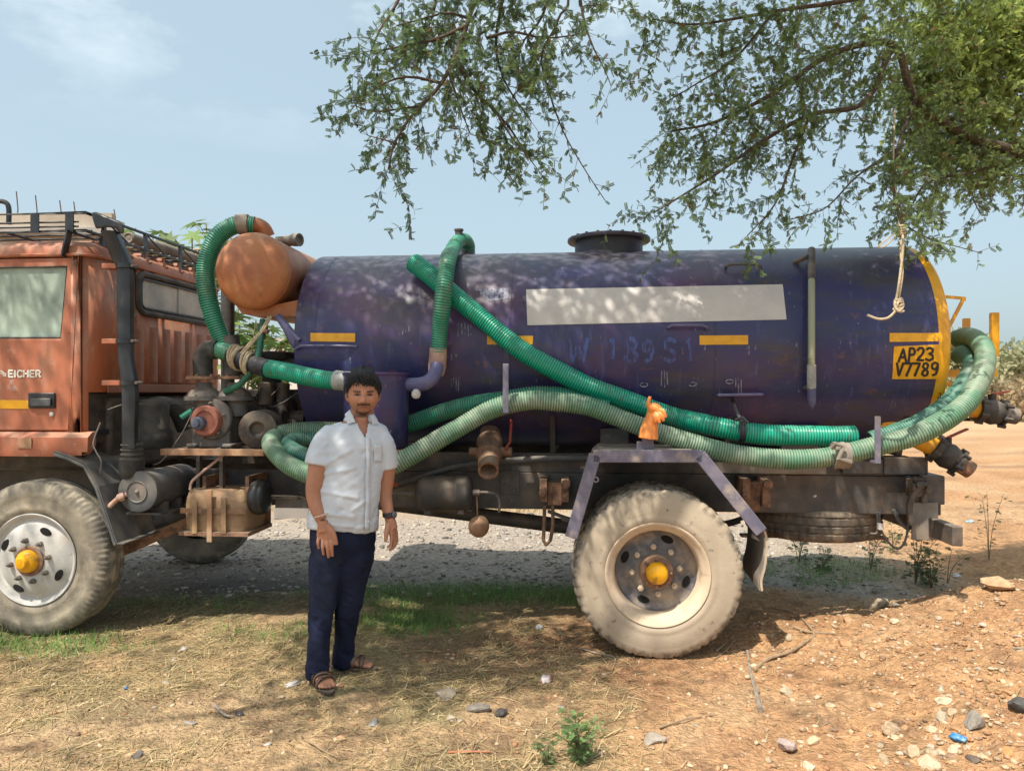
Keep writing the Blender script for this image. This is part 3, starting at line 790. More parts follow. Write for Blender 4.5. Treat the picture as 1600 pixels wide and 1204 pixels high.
def front_rim(w):
    mb = MB()
    mb.lathe([(.270, -.05), (.283, -.024), (.291, -.010), (.286, -.004), (.276, -.008), (.268, -.02), (.262, -.034), (.250, -.040), (.240, -.034), (.225, -.022), (.20, -.008), (.16, .004), (.12, .010), (.10, .012), (.095, .010), (.0005, .010)], (0, 0, 0), (0, -1, 0), 72)
    mb.build('rim', M_silver, w)
    ring_holes(w, 4, .200, -.004, 1.10, .036, .020)
    hb = MB(); hb.lathe([(.094, .010), (.094, .022), (.088, .026), (.082, .026), (.0005, .026)], (0, 0, 0), (0, -1, 0), 40); hb.build('hub', M_rustdark, w)
    hc = MB(); hc.lathe([(.070, .026), (.068, .046), (.060, .060), (.046, .066), (.040, .068), (.038, .086), (.031, .096), (.0005, .098)], (0, 0, 0), (0, -1, 0), 36); hc.build('hub_cap', M_hub, w)
    for k in range(8):
        a = 0.2 + 2 * PI * k / 8
        m_ = MB(); nut(m_, (math.cos(a) * .128, -.008, math.sin(a) * .128), .017, .022); m_.build('lug_nut', M_pump, w, smooth=False)

def rear_rim(w):
    mb = MB()
    mb.lathe([(.285, -.05), (.298, -.022), (.304, -.008), (.300, -.001), (.290, -.003), (.281, -.014), (.268, -.026), (.258, -.034), (.250, -.05), (.245, -.10), (.240, -.128)], (0, 0, 0), (0, -1, 0), 84)
    mb.build('rim', M_dustrim, w)
    d = MB(); d.lathe([(.2405, -.12), (.232, -.142), (.215, -.150), (.19, -.150), (.165, -.142), (.12, -.135), (.0005, -.134)], (0, 0, 0), (0, -1, 0), 72); d.build('wheel_dish', M_dish, w)
    ring_holes(w, 4, .192, -.148, 1.20, .036, .021)
    hb = MB(); hb.lathe([(.098, -.134), (.098, -.075), (.094, -.066), (.070, -.062), (.0005, -.062)], (0, 0, 0), (0, -1, 0), 40)
    for k in range(8):
        a = 2 * PI * k / 8; nut(hb, (math.cos(a) * .081, .064, math.sin(a) * .081), .010, .012)
    hb.build('hub', M_rustdark, w)
    hc = MB(); hc.lathe([(.064, -.063), (.063, -.035), (.056, -.018), (.040, -.006), (.0005, -.001)], (0, 0, 0), (0, -1, 0), 36); hc.build('hub_cap', M_hub, w)
    for k in range(8):
        a = 0.1 + 2 * PI * k / 8
        m_ = MB(); nut(m_, (math.cos(a) * .140, .138, math.sin(a) * .140), .018, .024); m_.build('lug_nut', M_dustrim, w, smooth=False)

hubF = P(43, 880, 0.0)
XF = P(49, 880, 0.0).x
WZ = 0.482
fw = empty('front_wheel', (XF, 0.0, WZ), 0, TRUCK); fw['label'] = 'front wheel with silver rim and yellow hub'
tyre_mesh('front').build('tyre', M_tyre_f, fw, sharp=50); front_rim(fw)
rw = empty('rear_wheel', (P(1028, 893, 0).x, 0.0, WZ - 0.005), 0, TRUCK); rw['label'] = 'dust-caked rear wheel with yellow hub cap'
tyre_mesh('rear').build('tyre', M_tyre_r, rw, sharp=50); rear_rim(rw)
XR = rw.location.x
ow = empty('front_wheel', (XF, 2.20, WZ), PI, TRUCK)
for ch in fw.children: c_ = ch.copy(); COL.objects.link(c_); c_.parent = ow
for (yy, rz) in ((0.28, 0.0), (2.20, PI), (1.92, PI)):
    iw = empty('rear_wheel', (XR, yy, WZ - 0.005), rz, TRUCK)
    for ch in rw.children:
        if yy != 2.20 and not ch.name.startswith(('tyre', 'rim', 'wheel_dish')): continue
        c_ = ch.copy(); COL.objects.link(c_); c_.parent = iw

# ------------------------------------------------------------------ chassis
XEND = P(1475, 770, 0.66).x
RAILT = 0.70
zr1 = P(1000, 740, RAILT).z; zr0 = P(1000, 797, RAILT).z
XC0 = XF - 1.0
for t in (RAILT, 1.50):
    s_ = 1 if t < 1 else -1
    mb = MB()
    mb.ext(XC0, XEND, t, t + s_ * .008, zr0, zr1)
    mb.ext(XC0, XEND, t + s_ * .008, t + s_ * .08, zr1 - .008, zr1); mb.ext(XC0, XEND, t + s_ * .008, t + s_ * .08, zr0, zr0 + .008)
    ra = mb.build('chassis_rail', M_chassis, TRUCK, bevel=.003, smooth=False)
    if t == RAILT:
        for px_, n_ in ((560, 6), (800, 6), (470, 5)):
            for i in range(n_):
                bb = MB(); c = P(px_ + (i % 2) * 22, 757 + (i // 2) * 12, RAILT - .002)
                bb.lathe([(.009, 0), (.009, .007), (.0005, .009)], c, (0, -1, 0), 6); bb.build('bolt', M_pump, ra, smooth=False)
    mb = MB(); mb.ext(P(480, 720, RAILT).x, P(1420, 720, RAILT).x, t + .006 * s_, t + s_ * .07, zr1 + .003, 1.115); mb.build('subframe_beam', M_chassis, TRUCK, bevel=.003, smooth=False)
for px_ in (140, 420, 700, 960, 1150, 1440):
    x = P(px_, 760, RAILT).x
    MB().ext(x - .04, x + .04, RAILT + .082, 1.418, zr0 + .02, zr1 - .03).build('cross_member', M_chassis, TRUCK, smooth=False, bevel=.004)
# bolted plate on the rail
pl = MB(); a = P(782, 735, RAILT); b = P(812, 772, RAILT); pl.ext(a.x, b.x, RAILT - .010, RAILT - .002, b.z, a.z); plo = pl.build('gusset_plate', M_chassis, TRUCK, bevel=.002, smooth=False)
for (u, v) in ((789, 756), (803, 756), (789, 766), (803, 766)):
    bb = MB(); bb.lathe([(.008, 0), (.008, .006), (.0005, .008)], P(u, v, RAILT - .010), (0, -1, 0), 6); bb.build('bolt', M_pump, plo, smooth=False)
# axles
ax = MB(); ax.cyl((XF, .2, WZ), (XF, 2.0, WZ), .06, 14); ax.build('front_axle', M_engine, TRUCK)
ax = MB(); ax.cyl((XR, .3, WZ), (XR, 1.9, WZ), .085, 16); ax.lathe([(.09, -.2), (.16, -.16), (.19, 0), (.16, .16), (.09, .2)], (XR, 1.1, WZ), (0, 1, 0), 24); ax.build('rear_axle', M_engine, TRUCK)
ds = MB(); ds.cyl((P(420, 800, 1.1).x, 1.1, .80), (XR - .15, 1.1, WZ + .02), .055, 16); ds.build('drive_shaft', M_chassis, TRUCK)
# leaf springs
for t in (.50, 1.62):
    for (xc, hl) in ((XR, .66), (XF, .60)):
        for k in range(6):
            mb = MB(); L_ = hl * (1 - .13 * k); pts = []
            for i in range(13):
                u = -1 + i / 6; pts.append(Vector((xc + u * L_, t, WZ + .06 + .016 * (5 - k) * 0.9 + .13 * (u * L_ / hl) ** 2)))
            mb.sheet(pts, (0, .07, 0), .013); mb.build('spring_leaf', M_chassis, TRUCK, smooth=False)
# spring hangers
for (px_, py0, py1, wpx) in ((866, 748, 792, 46), (1182, 748, 800, 44)):
    a = P(px_ - wpx / 2, py0, .50); b = P(px_ + wpx / 2, py1, .50)
    mb = MB(); x0, x1 = a.x, b.x; z0, z1 = b.z, a.z
    mb.ext(x0, x0 + .05, .50, .70, z0 + .03, z1); mb.ext(x1 - .05, x1, .50, .70, z0 + .03, z1)
    mb.ext(x0 + .05, x1 - .05, .56, .695, z0, z1 - .03); mb.cyl((x0 + .02, .48, (z0 + z1) / 2), (x0 + .02, .66, (z0 + z1) / 2), .025, 12); mb.cyl((x1 - .02, .47, z1 - .03), (x1 - .02, .66, z1 - .03), .03, 12)
    mb.build('spring_hanger', M_rustdark, TRUCK, bevel=.004, smooth=False)
ub = MB()
for s_ in (0, 14):
    pts = [P(851 + s_ * .9, 790, .52), P(850 + s_, 820, .52), P(849 + s_ * .8, 843, .52)]
    ub.tube(pts, .012, 8)
ub.tube([P(849, 843, .52), P(853, 851, .52), P(860, 843, .52)], .013, 8)
ub.build('spring_shackle', M_rustdark, TRUCK)

# ------------------------------------------------------------------ cab
CT0, CT1, CR = 0.12, 1.86, 0.15
XCR = P(160, 500, CT0 + CR).x + .02           # rear wall plane
XCF = XCR - 1.62
def Z(y, t=CT0, x=100): return P(x, y, t).z
z_lip0, z_lip1 = Z(712), Z(674)
z_q0 = Z(690); z_rb = PXc(215, 612, XCR).z
z_dr = Z(400); z_top = Z(372, .3)
xdoor1 = P(114, 540, CT0).x; xdoor0 = xdoor1 - 1.02
zd0, zd1 = Z(673), Z(403)
wx1t, wx1b = P(105, 416, CT0).x, P(95, 527, CT0).x
wz0, wz1 = Z(527), Z(416)
# rear window on the cross plane
rwA = PXc(213, 427, XCR); rwB = PXc(328, 506, XCR); rwz1 = (PXc(215, 427, XCR).z + PXc(328, 455, XCR).z) / 2; rwz0 = (PXc(215, 490, XCR).z + PXc(328, 505, XCR).z) / 2
rt0, rt1 = rwA.y, rwB.y
cab = MB()
arc = [Vector((XCR - CR + CR * math.sin(a), CT0 + CR - CR * math.cos(a), 0)) for a in [i * PI / 2 / 8 for i in range(9)]]
arc2 = [Vector((p.x, CT0 + CT1 - p.y, 0)) for p in arc][::-1]
def wallstrip(pts, z0, z1):
    cab.strip([Vector((p.x, p.y, z0)) for p in pts], [Vector((p.x, p.y, z1)) for p in pts])
# near quarter behind the door
q = [Vector((P(127, 540, CT0).x, CT0, 0))] + arc
for za, zb in ((z_rb, z_dr),): wallstrip(q, za, zb)
wallstrip(q[:6], z_q0 - .03, z_rb)
# rear wall round its window
rear = [arc[-1], Vector((XCR, rt0, 0))]
wallstrip(rear, z_rb, z_dr); wallstrip([Vector((XCR, rt1, 0)), arc2[0]], z_rb, z_dr)
wallstrip([Vector((XCR, rt0, 0)), Vector((XCR, rt1, 0))], z_rb, rwz0); wallstrip([Vector((XCR, rt0, 0)), Vector((XCR, rt1, 0))], rwz1, z_dr)
# far side with its window, front with the windscreen opening
far = arc2 + [Vector((xdoor1, CT1, 0))]
wallstrip(far, z_rb, z_dr)
fz = [Vector((xdoor1, CT1, 0)), Vector((xdoor0, CT1, 0))]
wallstrip(fz, z_q0, wz0); wallstrip(fz, wz1, z_dr)
ff = [Vector((xdoor0, CT1, 0)), Vector((XCF + .08, CT1, 0)), Vector((XCF, CT1 - .1, 0))]
wallstrip(ff, z_lip0, z_dr)
fr_ = [Vector((XCF, CT1 - .1, 0)), Vector((XCF, CT0 + .1, 0))]
wallstrip(fr_, z_lip0 - .2, wz0 - .05); wallstrip(fr_, wz1 + .02, z_dr)
fn_ = [Vector((XCF, CT0 + .1, 0)), Vector((XCF + .08, CT0, 0)), Vector((xdoor0 - .008, CT0, 0))]
wallstrip(fn_, z_lip0, z_dr)
wallstrip([Vector((xdoor0 - .008, CT0, 0)), Vector((xdoor1 + .008, CT0, 0))], zd1 + .008, z_dr)
_sx = lambda z: P(107, 673, CT0).x + (P(121, 403, CT0).x - P(107, 673, CT0).x) * (z - zd0) / (zd1 - zd0)
cab.add([Vector((_sx(z) + .012, CT0, z)) for z in (z_q0 - .03, z_dr)] + [Vector((q[0].x, CT0, z)) for z in (z_q0 - .03, z_dr)], [(0, 2, 3, 1)])
cab_o = cab.build('cab', M_cab, TRUCK, sharp=35)
m_ = MB(); m_.add([Vector((_sx(z) + dx, CT0 + .022, z)) for z in (z_q0 - .03, z_dr) for dx in (-.03, .03)], [(0, 1, 3, 2)]); m_.build('door_gap_shade', M_hole, cab_o, smooth=False)  # black backing strip painted in for the shade of the door gap
so = cab_o.modifiers.new('thickness', 'SOLIDIFY'); so.thickness = 0.02; so.offset = 0
# roof
def outline(ins, z, drop=0):
    r = CR; x1 = XCR - ins; x0 = XCF + ins; y0 = CT0 + ins; y1 = CT1 - ins; o = []
    for (cx_, cy_, a0) in ((x1 - r, y1 - r, 0), (x0 + r, y1 - r, PI / 2), (x0 + r, y0 + r, PI), (x1 - r, y0 + r, 1.5 * PI)):
        for i in range(7): a = a0 + i * PI / 12; o.append(Vector((cx_ + r * math.cos(a), cy_ + r * math.sin(a), z)))
    return o
rf = MB(); lv = [(0.004, z_dr - .004), (-.022, z_dr), (-.024, z_dr + .012), (-.004, z_dr + .020), (.0, z_dr + .06), (.03, z_dr + .095), (.09, z_dr + .115), (.16, z_dr + .122)]
rows = [outline(i, z) for i, z in lv]; n = len(rows[0])
for a, b in zip(rows, rows[1:]): rf.add(a + b, [(i, (i + 1) % n, n + (i + 1) % n, n + i) for i in range(n)])
rf.add(rows[-1], [tuple(range(n))]); rf.add(rows[0], [tuple(range(n - 1, -1, -1))])
roof = rf.build('cab_roof', M_cab, TRUCK, sharp=50)
for k in range(7):
    y = CT0 + .22 + k * .215
    m_ = MB(); m_.tube(catmull([(XCF + .2, y, z_dr + .112), (XCR - .15, y, z_dr + .118), (XCR - .05, y, z_dr + .10), (XCR - .002, y, z_dr + .055)], 5), .022, 8); m_.build('roof_rib', M_cab_rear, roof)
# rear wall ribs and sill
rb = []
for px_ in (216, 238, 258, 276, 293, 311, 327):
    t = PXc(px_, 550, XCR).y
    za, zb = rwz0 - .09, z_rb + .06
    m_ = MB()
    w0, w1 = .055, .032
    m_.add([(XCR + .009, t - w0, za), (XCR + .009, t + w0, za), (XCR + .009, t + w0, zb), (XCR + .009, t - w0, zb), (XCR + .021, t - w1, za - .05), (XCR + .021, t + w1, za - .05), (XCR + .021, t + w1, zb + .01), (XCR + .021, t - w1, zb + .01)],
           [(4, 5, 6, 7), (0, 1, 5, 4), (1, 2, 6, 5), (2, 3, 7, 6), (3, 0, 4, 7)])
    m_.build('rear_rib', M_cab_rear, cab_o, bevel=.008)
m_ = MB(); m_.ext(XCR + .010, XCR + .022, CT0 + CR, CT1 - CR, z_rb - .005, z_rb + .055); m_.build('rear_sill', M_cab_rear, cab_o, bevel=.005)
# rear window: rubber frame, two panes
def rrect(t0, t1, z0, z1, r, x):
    o = []
    for (cy_, cz_, a0) in ((t1 - r, z1 - r, 0), (t0 + r, z1 - r, PI / 2), (t0 + r, z0 + r, PI), (t1 - r, z0 + r, 1.5 * PI)):
        for i in range(6): a = a0 + i * PI / 10; o.append(Vector((x, cy_ + r * math.cos(a), cz_ + r * math.sin(a))))
    return o
m_ = MB(); m_.tube(rrect(rt0, rt1, rwz0, rwz1, .07, XCR + .012), .023, 8, closed=True); wf = m_.build('rear_window_frame', M_rubber, TRUCK)
m_ = MB(); m_.tube(rrect(rt0 + .035, rt1 - .035, rwz0 + .035, rwz1 - .035, .05, XCR + .016), .009, 6, closed=True); m_.build('inner_bead', M_black, wf)
tm = (rt0 + rt1) / 2 + .02
MB().ext(XCR - .002, XCR + .012, tm - .008, tm + .008, rwz0, rwz1).build('divider', M_silver, wf, smooth=False)
MB().ext(XCR - .001, XCR + .003, rt0, tm - .009, rwz0, rwz1).build('pane', M_glass2, wf, smooth=False)
MB().ext(XCR + .004, XCR + .008, tm + .009, rt1, rwz0, rwz1).build('pane', M_glass2, wf, smooth=False)
# door
d = MB()
def ring(o, i, y):
    return [Vector((p[0], y, p[1])) for p in o], [Vector((p[0], y, p[1])) for p in i]
x0w = xdoor0 + .12
dt = P(121, 403, CT0).x; db_ = P(107, 673, CT0).x
oo = [(xdoor0, zd0), (db_, zd0), (dt, zd1), (xdoor0 + .14, zd1)]
ii = [(x0w, wz0), (wx1b, wz0), (wx1t, wz1), (x0w + .12, wz1)]
for y in (CT0 - .004, CT0 + .035):
    a, b = ring(oo, ii, y); d.add(a + b, [(k, (k + 1) % 4, 4 + (k + 1) % 4, 4 + k) for k in range(4)])
a, b = ring(oo, ii, CT0 - .004); a2, b2 = ring(oo, ii, CT0 + .035)
d.add(a + a2, [(k, (k + 1) % 4, 4 + (k + 1) % 4, 4 + k) for k in range(4)]); d.add(b + b2, [(k, (k + 1) % 4, 4 + (k + 1) % 4, 4 + k) for k in range(4)])
door = d.build('door', M_cab, TRUCK, bevel=.008, smooth=True, sharp=30)
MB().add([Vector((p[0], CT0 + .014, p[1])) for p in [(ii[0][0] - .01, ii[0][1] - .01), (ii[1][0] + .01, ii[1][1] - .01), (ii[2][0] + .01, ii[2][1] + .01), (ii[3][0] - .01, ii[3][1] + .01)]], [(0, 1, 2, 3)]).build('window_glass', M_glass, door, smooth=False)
m_ = MB(); m_.tube([Vector((p[0], CT0 + .002, p[1])) for p in ii], .008, 6, closed=True); m_.build('window_seal', M_rubber, door)
onD = lambda x, y: P(x, y, CT0 - .0085)
m_ = MB()
xx = 13.0
for ch, w in (('E', 6.6), ('I', 2.4), ('C', 7.2), ('H', 7.4), ('E', 6.6), ('R', 7.4)):
    glyph(m_, ch, xx, 578.5, w, 10.0, 2.7, onD); xx += w + 2.5
m_.build('maker_lettering', M_white, door, smooth=False, fix=False)
m_ = MB()
for (a, b, w) in (((0, 579), (9.5, 584), 1.6), ((1, 582.5), (9.5, 586), 1.3), ((4, 586), (9.5, 588), 1.1), ((-6, 578), (4, 580), 1.6)): stroke(m_, [a, b], w, onD)
m_.build('wing_emblem', M_white, door, smooth=False, fix=False)
m_ = MB(); patch(m_, [(-60, 624), (46, 625), (46, 638.5), (-60, 638)], lambda x, y: P(x, y, CT0 - .0075)); m_.build('yellow_stripe', M_yellow, door, smooth=False, fix=False)
a = P(47, 637.5, CT0); b = P(88, 613.5, CT0)
m_ = MB(); m_.ext(a.x, b.x, CT0 - .020, CT0 + .002, a.z, b.z); dh = m_.build('door_handle', M_black, door, bevel=.006)
a = P(53, 634, CT0); b = P(84, 622, CT0)
m_ = MB(); m_.ext(a.x, b.x, CT0 - .034, CT0 - .022, a.z, b.z); m_.build('handle_flap', M_guard, door, bevel=.004)
m_ = MB(); m_.lathe([(.014, 0), (.014, .010), (.010, .013), (.0005, .012)], P(81.5, 647, CT0 - .004), (0, -1, 0), 18); m_.build('door_lock', M_silver, door)
# sill under the door
sl = MB()
prof = [(CT0 + .03, z_lip1), (CT0 - .01, z_lip1 - .004), (CT0 - .05, z_lip1 - .035), (CT0 - .055, z_lip0 + .03), (CT0 - .05, z_lip0), (CT0 + .03, z_lip0)]
xs1 = P(138, 690, CT0 - .03).x
secs = [(XCF + .1, 0), (P(95, 690, CT0).x, 0), (xs1 - .03, .004), (xs1, .03)]
for (xa, ia), (xb, ib) in zip(secs, secs[1:]):
    A = [Vector((xa, y + ia * .5, z + (ia if i in (4, 5) else 0) * 2.2)) for i, (y, z) in enumerate(prof)]; B = [Vector((xb, y + ib * .5, z + (ib if i in (4, 5) else 0) * 2.2)) for i, (y, z) in enumerate(prof)]
    sl.add(A + B, [(i, i + 1, 7 + i, 6 + i) for i in range(5)])
    if xb == xs1: sl.add(B, [tuple(range(6))])
sill = sl.build('door_sill', M_cab, TRUCK, sharp=30)
a = P(28, 700, CT0 - .055); b = P(50, 684, CT0 - .055)
m_ = MB(); m_.ext(a.x, b.x, CT0 - .062, CT0 - .0555, a.z, b.z); m_.build('step_plate', M_steelrail, sill, bevel=.002, smooth=False)
# floor, seat and dash inside, bumper and grille ahead (out of the photo's frame)
MB().ext(XCF + .03, XCR - .03, CT0 + .04, CT1 - .04, zd0 - .03, zd0).build('cab_floor', M_black, TRUCK, smooth=False)
m_ = MB(); m_.ext(XCR - .62, XCR - .14, CT0 + .1, CT1 - .1, zd0 + .30, zd0 + .45); m_.ext(XCR - .22, XCR - .08, CT0 + .1, CT1 - .1, zd0 + .45, zd0 + .80); m_.build('seat', M_rubber, TRUCK, bevel=.03)
m_ = MB(); m_.ext(XCF + .05, XCF + .4, CT0 + .05, CT1 - .05, zd0 + .45, zd0 + .75); m_.build('dashboard', M_black, TRUCK, bevel=.03)
m_ = MB(); sc_ = Vector((XCF + .52, .55, zd0 + .85)); m_.tube([sc_ + Vector((.10 * math.sin(a) * .5, .21 * math.cos(a), .19 * math.sin(a))) for a in [i * PI / 12 for i in range(24)]], .014, 8, closed=True)
m_.tube([sc_, sc_ + Vector((-.25, 0, -.25))], .03, 10); m_.build('steering_wheel', M_black, TRUCK)
MB().add([(XCF + .01, CT0 + .1, wz0 - .05), (XCF + .01, CT1 - .1, wz0 - .05), (XCF + .01, CT1 - .1, wz1 + .02), (XCF + .01, CT0 + .1, wz1 + .02)], [(0, 1, 2, 3)]).build('windscreen', M_glass2, TRUCK, smooth=False)
MB().add([(xdoor0, CT1 - .01, wz0), (xdoor1, CT1 - .01, wz0), (xdoor1, CT1 - .01, wz1), (xdoor0, CT1 - .01, wz1)], [(0, 1, 2, 3)]).build('far_window_glass', M_glass2, TRUCK, smooth=False)
m_ = MB(); m_.ext(XCF - .14, XCF - .02, 0.05, 2.0, .55, .82); m_.build('front_bumper', M_guard, TRUCK, bevel=.03)
for y in (.3, 1.7):
    m_ = MB(); m_.lathe([(.09, 0), (.09, .03), (.07, .045), (.0005, .05)], (XCF, y, 1.05), (-1, 0, 0), 24); m_.build('headlight', M_silver, TRUCK)

# engine bay seen under the cab's rear edge
m_ = MB(); m_.ext(XCF + .3, XCR - .02, .35, 1.7, zr1 + .02, z_rb - .03); m_.build('engine_block', M_engine, TRUCK, bevel=.03)
m_ = MB(); m_.ext(XCR - .10, XCR - .06, CT0 + .06, CT0 + .60, z_q0 - .02, z_rb); m_.build('engine_side_cover', M_engine, TRUCK, bevel=.01)
xe = P(240, 660, .5).x
m_ = MB(); m_.lathe([(.13, 0), (.15, .03), (.15, .10), (.12, .14), (.12, .30), (.09, .34), (.0005, .35)], P(236, 700, .62), (0, 0, 1), 24); m_.build('oil_bath_cleaner', M_rubber, TRUCK)
m_ = MB(); m_.tube(catmull([P(222, 690, .7), P(226, 650, .7), P(245, 632, .75), P(275, 640, .8), P(290, 670, .85)], 8), .06, 16); m_.build('intake_hose', M_rubber, TRUCK)
m_ = MB(); m_.tube([P(215, 631, .45), P(300, 631, .9)], .006, 6); m_.tube([P(168, 640, .2), P(190, 632, .25)], .005, 6); m_.build('cable_rod', M_pump, TRUCK)
m_ = MB(); m_.tube(catmull([P(157, 660, .12), P(146, 690, .1), P(150, 705, .1), P(158, 720, .1), P(156, 740, .1)], 6), .005, 6); m_.build('latch_cable', M_pump, TRUCK)

# snorkel: head, duct, clamps, bellows
SN = .13
sn = MB()
def rsec(c, hx, hy, rot=0):
    c = Vector(c); return [c + Vector((hx * a, hy * b, 0)) for a, b in ((-1, -.6), (-.6, -1), (.6, -1), (1, -.6), (1, .6), (.6, 1), (-.6, 1), (-1, .6))]
def loft(mb, rows, caps=True):
    n = len(rows[0])
    for a, b in zip(rows, rows[1:]): mb.add(list(a) + list(b), [(i, (i + 1) % n, n + (i + 1) % n, n + i) for i in range(n)])
    if caps: mb.add(rows[0], [tuple(range(n))]); mb.add(rows[-1], [tuple(range(n))])
pts = [(203, 700, .13, .042), (203, 660, .13, .042), (204, 620, .13, .045), (202, 590, .13, .045), (197, 560, .13, .043), (196, 500, .13, .043), (196, 430, .13, .043), (195, 412, .13, .044)]
loft(sn, [rsec(P(x, y, t), w, w * .8) for x, y, t, w in pts])
sno = sn.build('snorkel_duct', M_black, TRUCK, sharp=50)
m_ = MB(); loft(m_, [rsec(P(x, y, t), w, w * .9) for x, y, t, w in [(195, 418, .13, .046), (190, 405, .13, .05), (180, 380, .10, .048), (172, 362, .08, .048)]]); m_.build('snorkel_neck', M_black, sno, sharp=50)
m_ = MB()
hp = [(142, 332), (150, 331), (186, 345), (192, 352), (195, 364), (188, 366), (183, 357), (166, 355), (150, 358), (146, 346)]
m_.prism([P(x, y, .02) for x, y in hp], P(142, 332, .26) - P(142, 332, .02)); m_.build('snorkel_head', M_black, sno, bevel=.012)
for y, tz in ((416, 'a'), (533, 'b'), (598, 'c')):
    c = P(197 if y < 560 else 203, y, .13)
    m_ = MB(); m_.lathe([(.052, -.014), (.056, -.014), (.056, .014), (.052, .014)], c, (0, 0, 1), 20); m_.build('duct_clamp', M_black, sno)
    m_ = MB(); a = P(168, y, .16); m_.ext(a.x, c.x - .05, .10, .19, c.z - .016, c.z + .016); m_.build('duct_bracket', M_cab, sno, bevel=.003, smooth=False)
    m_ = MB(); m_.cyl(c + Vector((.058, -.03, 0)), c + Vector((.058, .03, 0)), .010, 8); m_.build('clamp_screw', M_pump, sno)
m_ = MB(); c = P(206, 720, .16); ztop = P(206, 690, .16).z
prof = []
hh = ztop - c.z
for i in range(17): prof.append((.056 + (.010 if i % 4 in (1, 2) else 0) + .004 * (1 - i / 16), hh * i / 16))
m_.lathe(prof, c, (0, 0, 1), 24); m_.build('bellows', M_rubber, sno, sharp=60)
m_ = MB(); m_.tube(catmull([P(206, 716, .16), P(206, 735, .17), P(212, 750, .25), P(222, 756, .35)], 6), .075, 18); m_.build('intake_elbow', M_rubber, sno)

# air filter canister (axis across the truck)
a = P(215, 768, .12); sc = PS(215, .12); r = 32.5 * sc
m_ = MB(); m_.lathe([(r * .45, .006), (r * .50, .012), (r * .52, .004), (r * .9, .004), (r * .98, .0), (r, -.02), (r * .96, -.035), (r * .96, -.50), (r * .90, -.54), (.0005, -.54)], a, (0, -1, 0), 44)
af = m_.build('air_filter', M_guard, TRUCK, sharp=45)
m_ = MB(); m_.lathe([(.0005, .006), (r * .50, .005)], a, (0, -1, 0), 30); m_.lathe([(.014, .005), (.012, .018), (.006, .022), (.0005, .022)], a, (0, -1, 0), 12); m_.build('filter_lid', M_pump, af)
m_ = MB()
b0 = P(204, 806, .14); b1 = P(280, 786, .14)
m_.ext(a.x - .10, a.x + .13, .16, .62, a.z - r - .02, a.z - r - .008)
for yy in (.24, .40, .54): m_.ext(a.x - .11, a.x + .12, yy, yy + .03, a.z - r - .03, a.z - r * .6)
m_.build('filter_cradle', M_chassis, af, smooth=False)
m_ = MB(); m_.tube(catmull([P(198, 772, .12), P(188, 776, .10), P(176, 786, .09), P(170, 792, .08)], 5), .016, 10); m_.lathe([(.026, -.02), (.030, 0), (.024, .02), (.012, .03)], P(190, 776, .10), (-1, -.3, -.3), 10); m_.build('dust_ejector', M_tape, af)

# front mudguard
path = [P(84, 706, .04), P(106, 713, .04), P(133, 726, .04), P(152, 760, .04), P(182, 850, .04)]
m_ = MB(); m_.sheet(path, (0, .42, 0), .006); fg = m_.build('front_mudguard', M_guard, TRUCK, smooth=False)
m_ = MB(); m_.sheet([p + Vector((0, -.006, -.004)) for p in path], (0, .045, 0), -.018); m_.build('guard_lip', M_guard, fg, smooth=False, bevel=.004)
a = P(182, 850, .04); m_ = MB(); m_.ext(a.x, a.x + .05, .04, .46, a.z, a.z + .008); m_.build('guard_flange', M_guard, fg, smooth=False)
# near fuel-side brake shaft behind the guard
m_ = MB(); m_.bar(P(186, 862, .35), P(300, 812, .55), .05, .07); m_.build('radius_rod', M_rustdark, TRUCK, smooth=False, bevel=.006)

# battery carrier
bt = .30
a = P(287, 832, bt); b = P(384, 768, bt); z0, z1 = a.z, b.z; x0, x1 = a.x, b.x
m_ = MB()
rows = []
for j in range(9):
    v = j / 8; zz = z0 + (z1 - z0) * v
    row = []
    for i in range(28):
        th = 2 * PI * i / 28; cx_, sy_ = math.cos(th), math.sin(th)
        e = 0.35; sxx = math.copysign(abs(cx_) ** e, cx_); syy = math.copysign(abs(sy_) ** e, sy_)
        bul = 1.0 + .05 * math.sin(v * PI) - (.08 if v > .95 else 0) + .02 * math.sin(i * 2.3 + j * 1.7)
        row.append(Vector(((x0 + x1) / 2 + sxx * (x1 - x0) / 2 * bul, bt + .17 + syy * .17 * bul, zz + .012 * math.sin(i * 1.3 + j))))
    rows.append(row)
loft(m_, rows); bb_ = m_.build('battery_box', M_tarp, TRUCK, sharp=60)
m_ = MB(); m_.ext(x0 - .012, x1 + .012, bt - .022, bt - .014, (z0 + z1) / 2 - .005, (z0 + z1) / 2 + .028); m_.build('strap', M_rustdark, bb_, smooth=False)
for px_, ya, yb in ((308, 782, 832), (331, 764, 845), (353, 776, 832)):
    c = P(px_, ya, bt); c1 = P(px_, yb, bt)
    m_ = MB(); m_.ext(c.x - .017, c.x + .017, bt - .036, bt - .024, c1.z, c.z); m_.build('slat', M_tarp if px_ != 331 else M_steelrail, bb_, smooth=False, bevel=.002)
m_ = MB(); m_.ext(x0 - .02, x1 + .03, bt - .03, bt + .34, z0 - .012, z0 + .012); m_.ext(x0 - .02, x1 + .02, bt + .33, bt + .345, z0, z1); m_.build('tray', M_rustdark, bb_, smooth=False)
for px_ in (319, 386):
    c = P(px_, 758, bt + .1); m_ = MB(); m_.ext(c.x - .012, c.x + .012, bt + .1, bt + .5, c.z - .05, c.z + .06); m_.build('hanger', M_rustdark, bb_, smooth=False)
m_ = MB(); m_.tube(catmull([P(297, 765, .32), P(300, 752, .32), P(315, 738, .34), P(335, 722, .36), P(352, 708, .4)], 6), .009, 8); m_.build('battery_cable', M_tape, bb_)

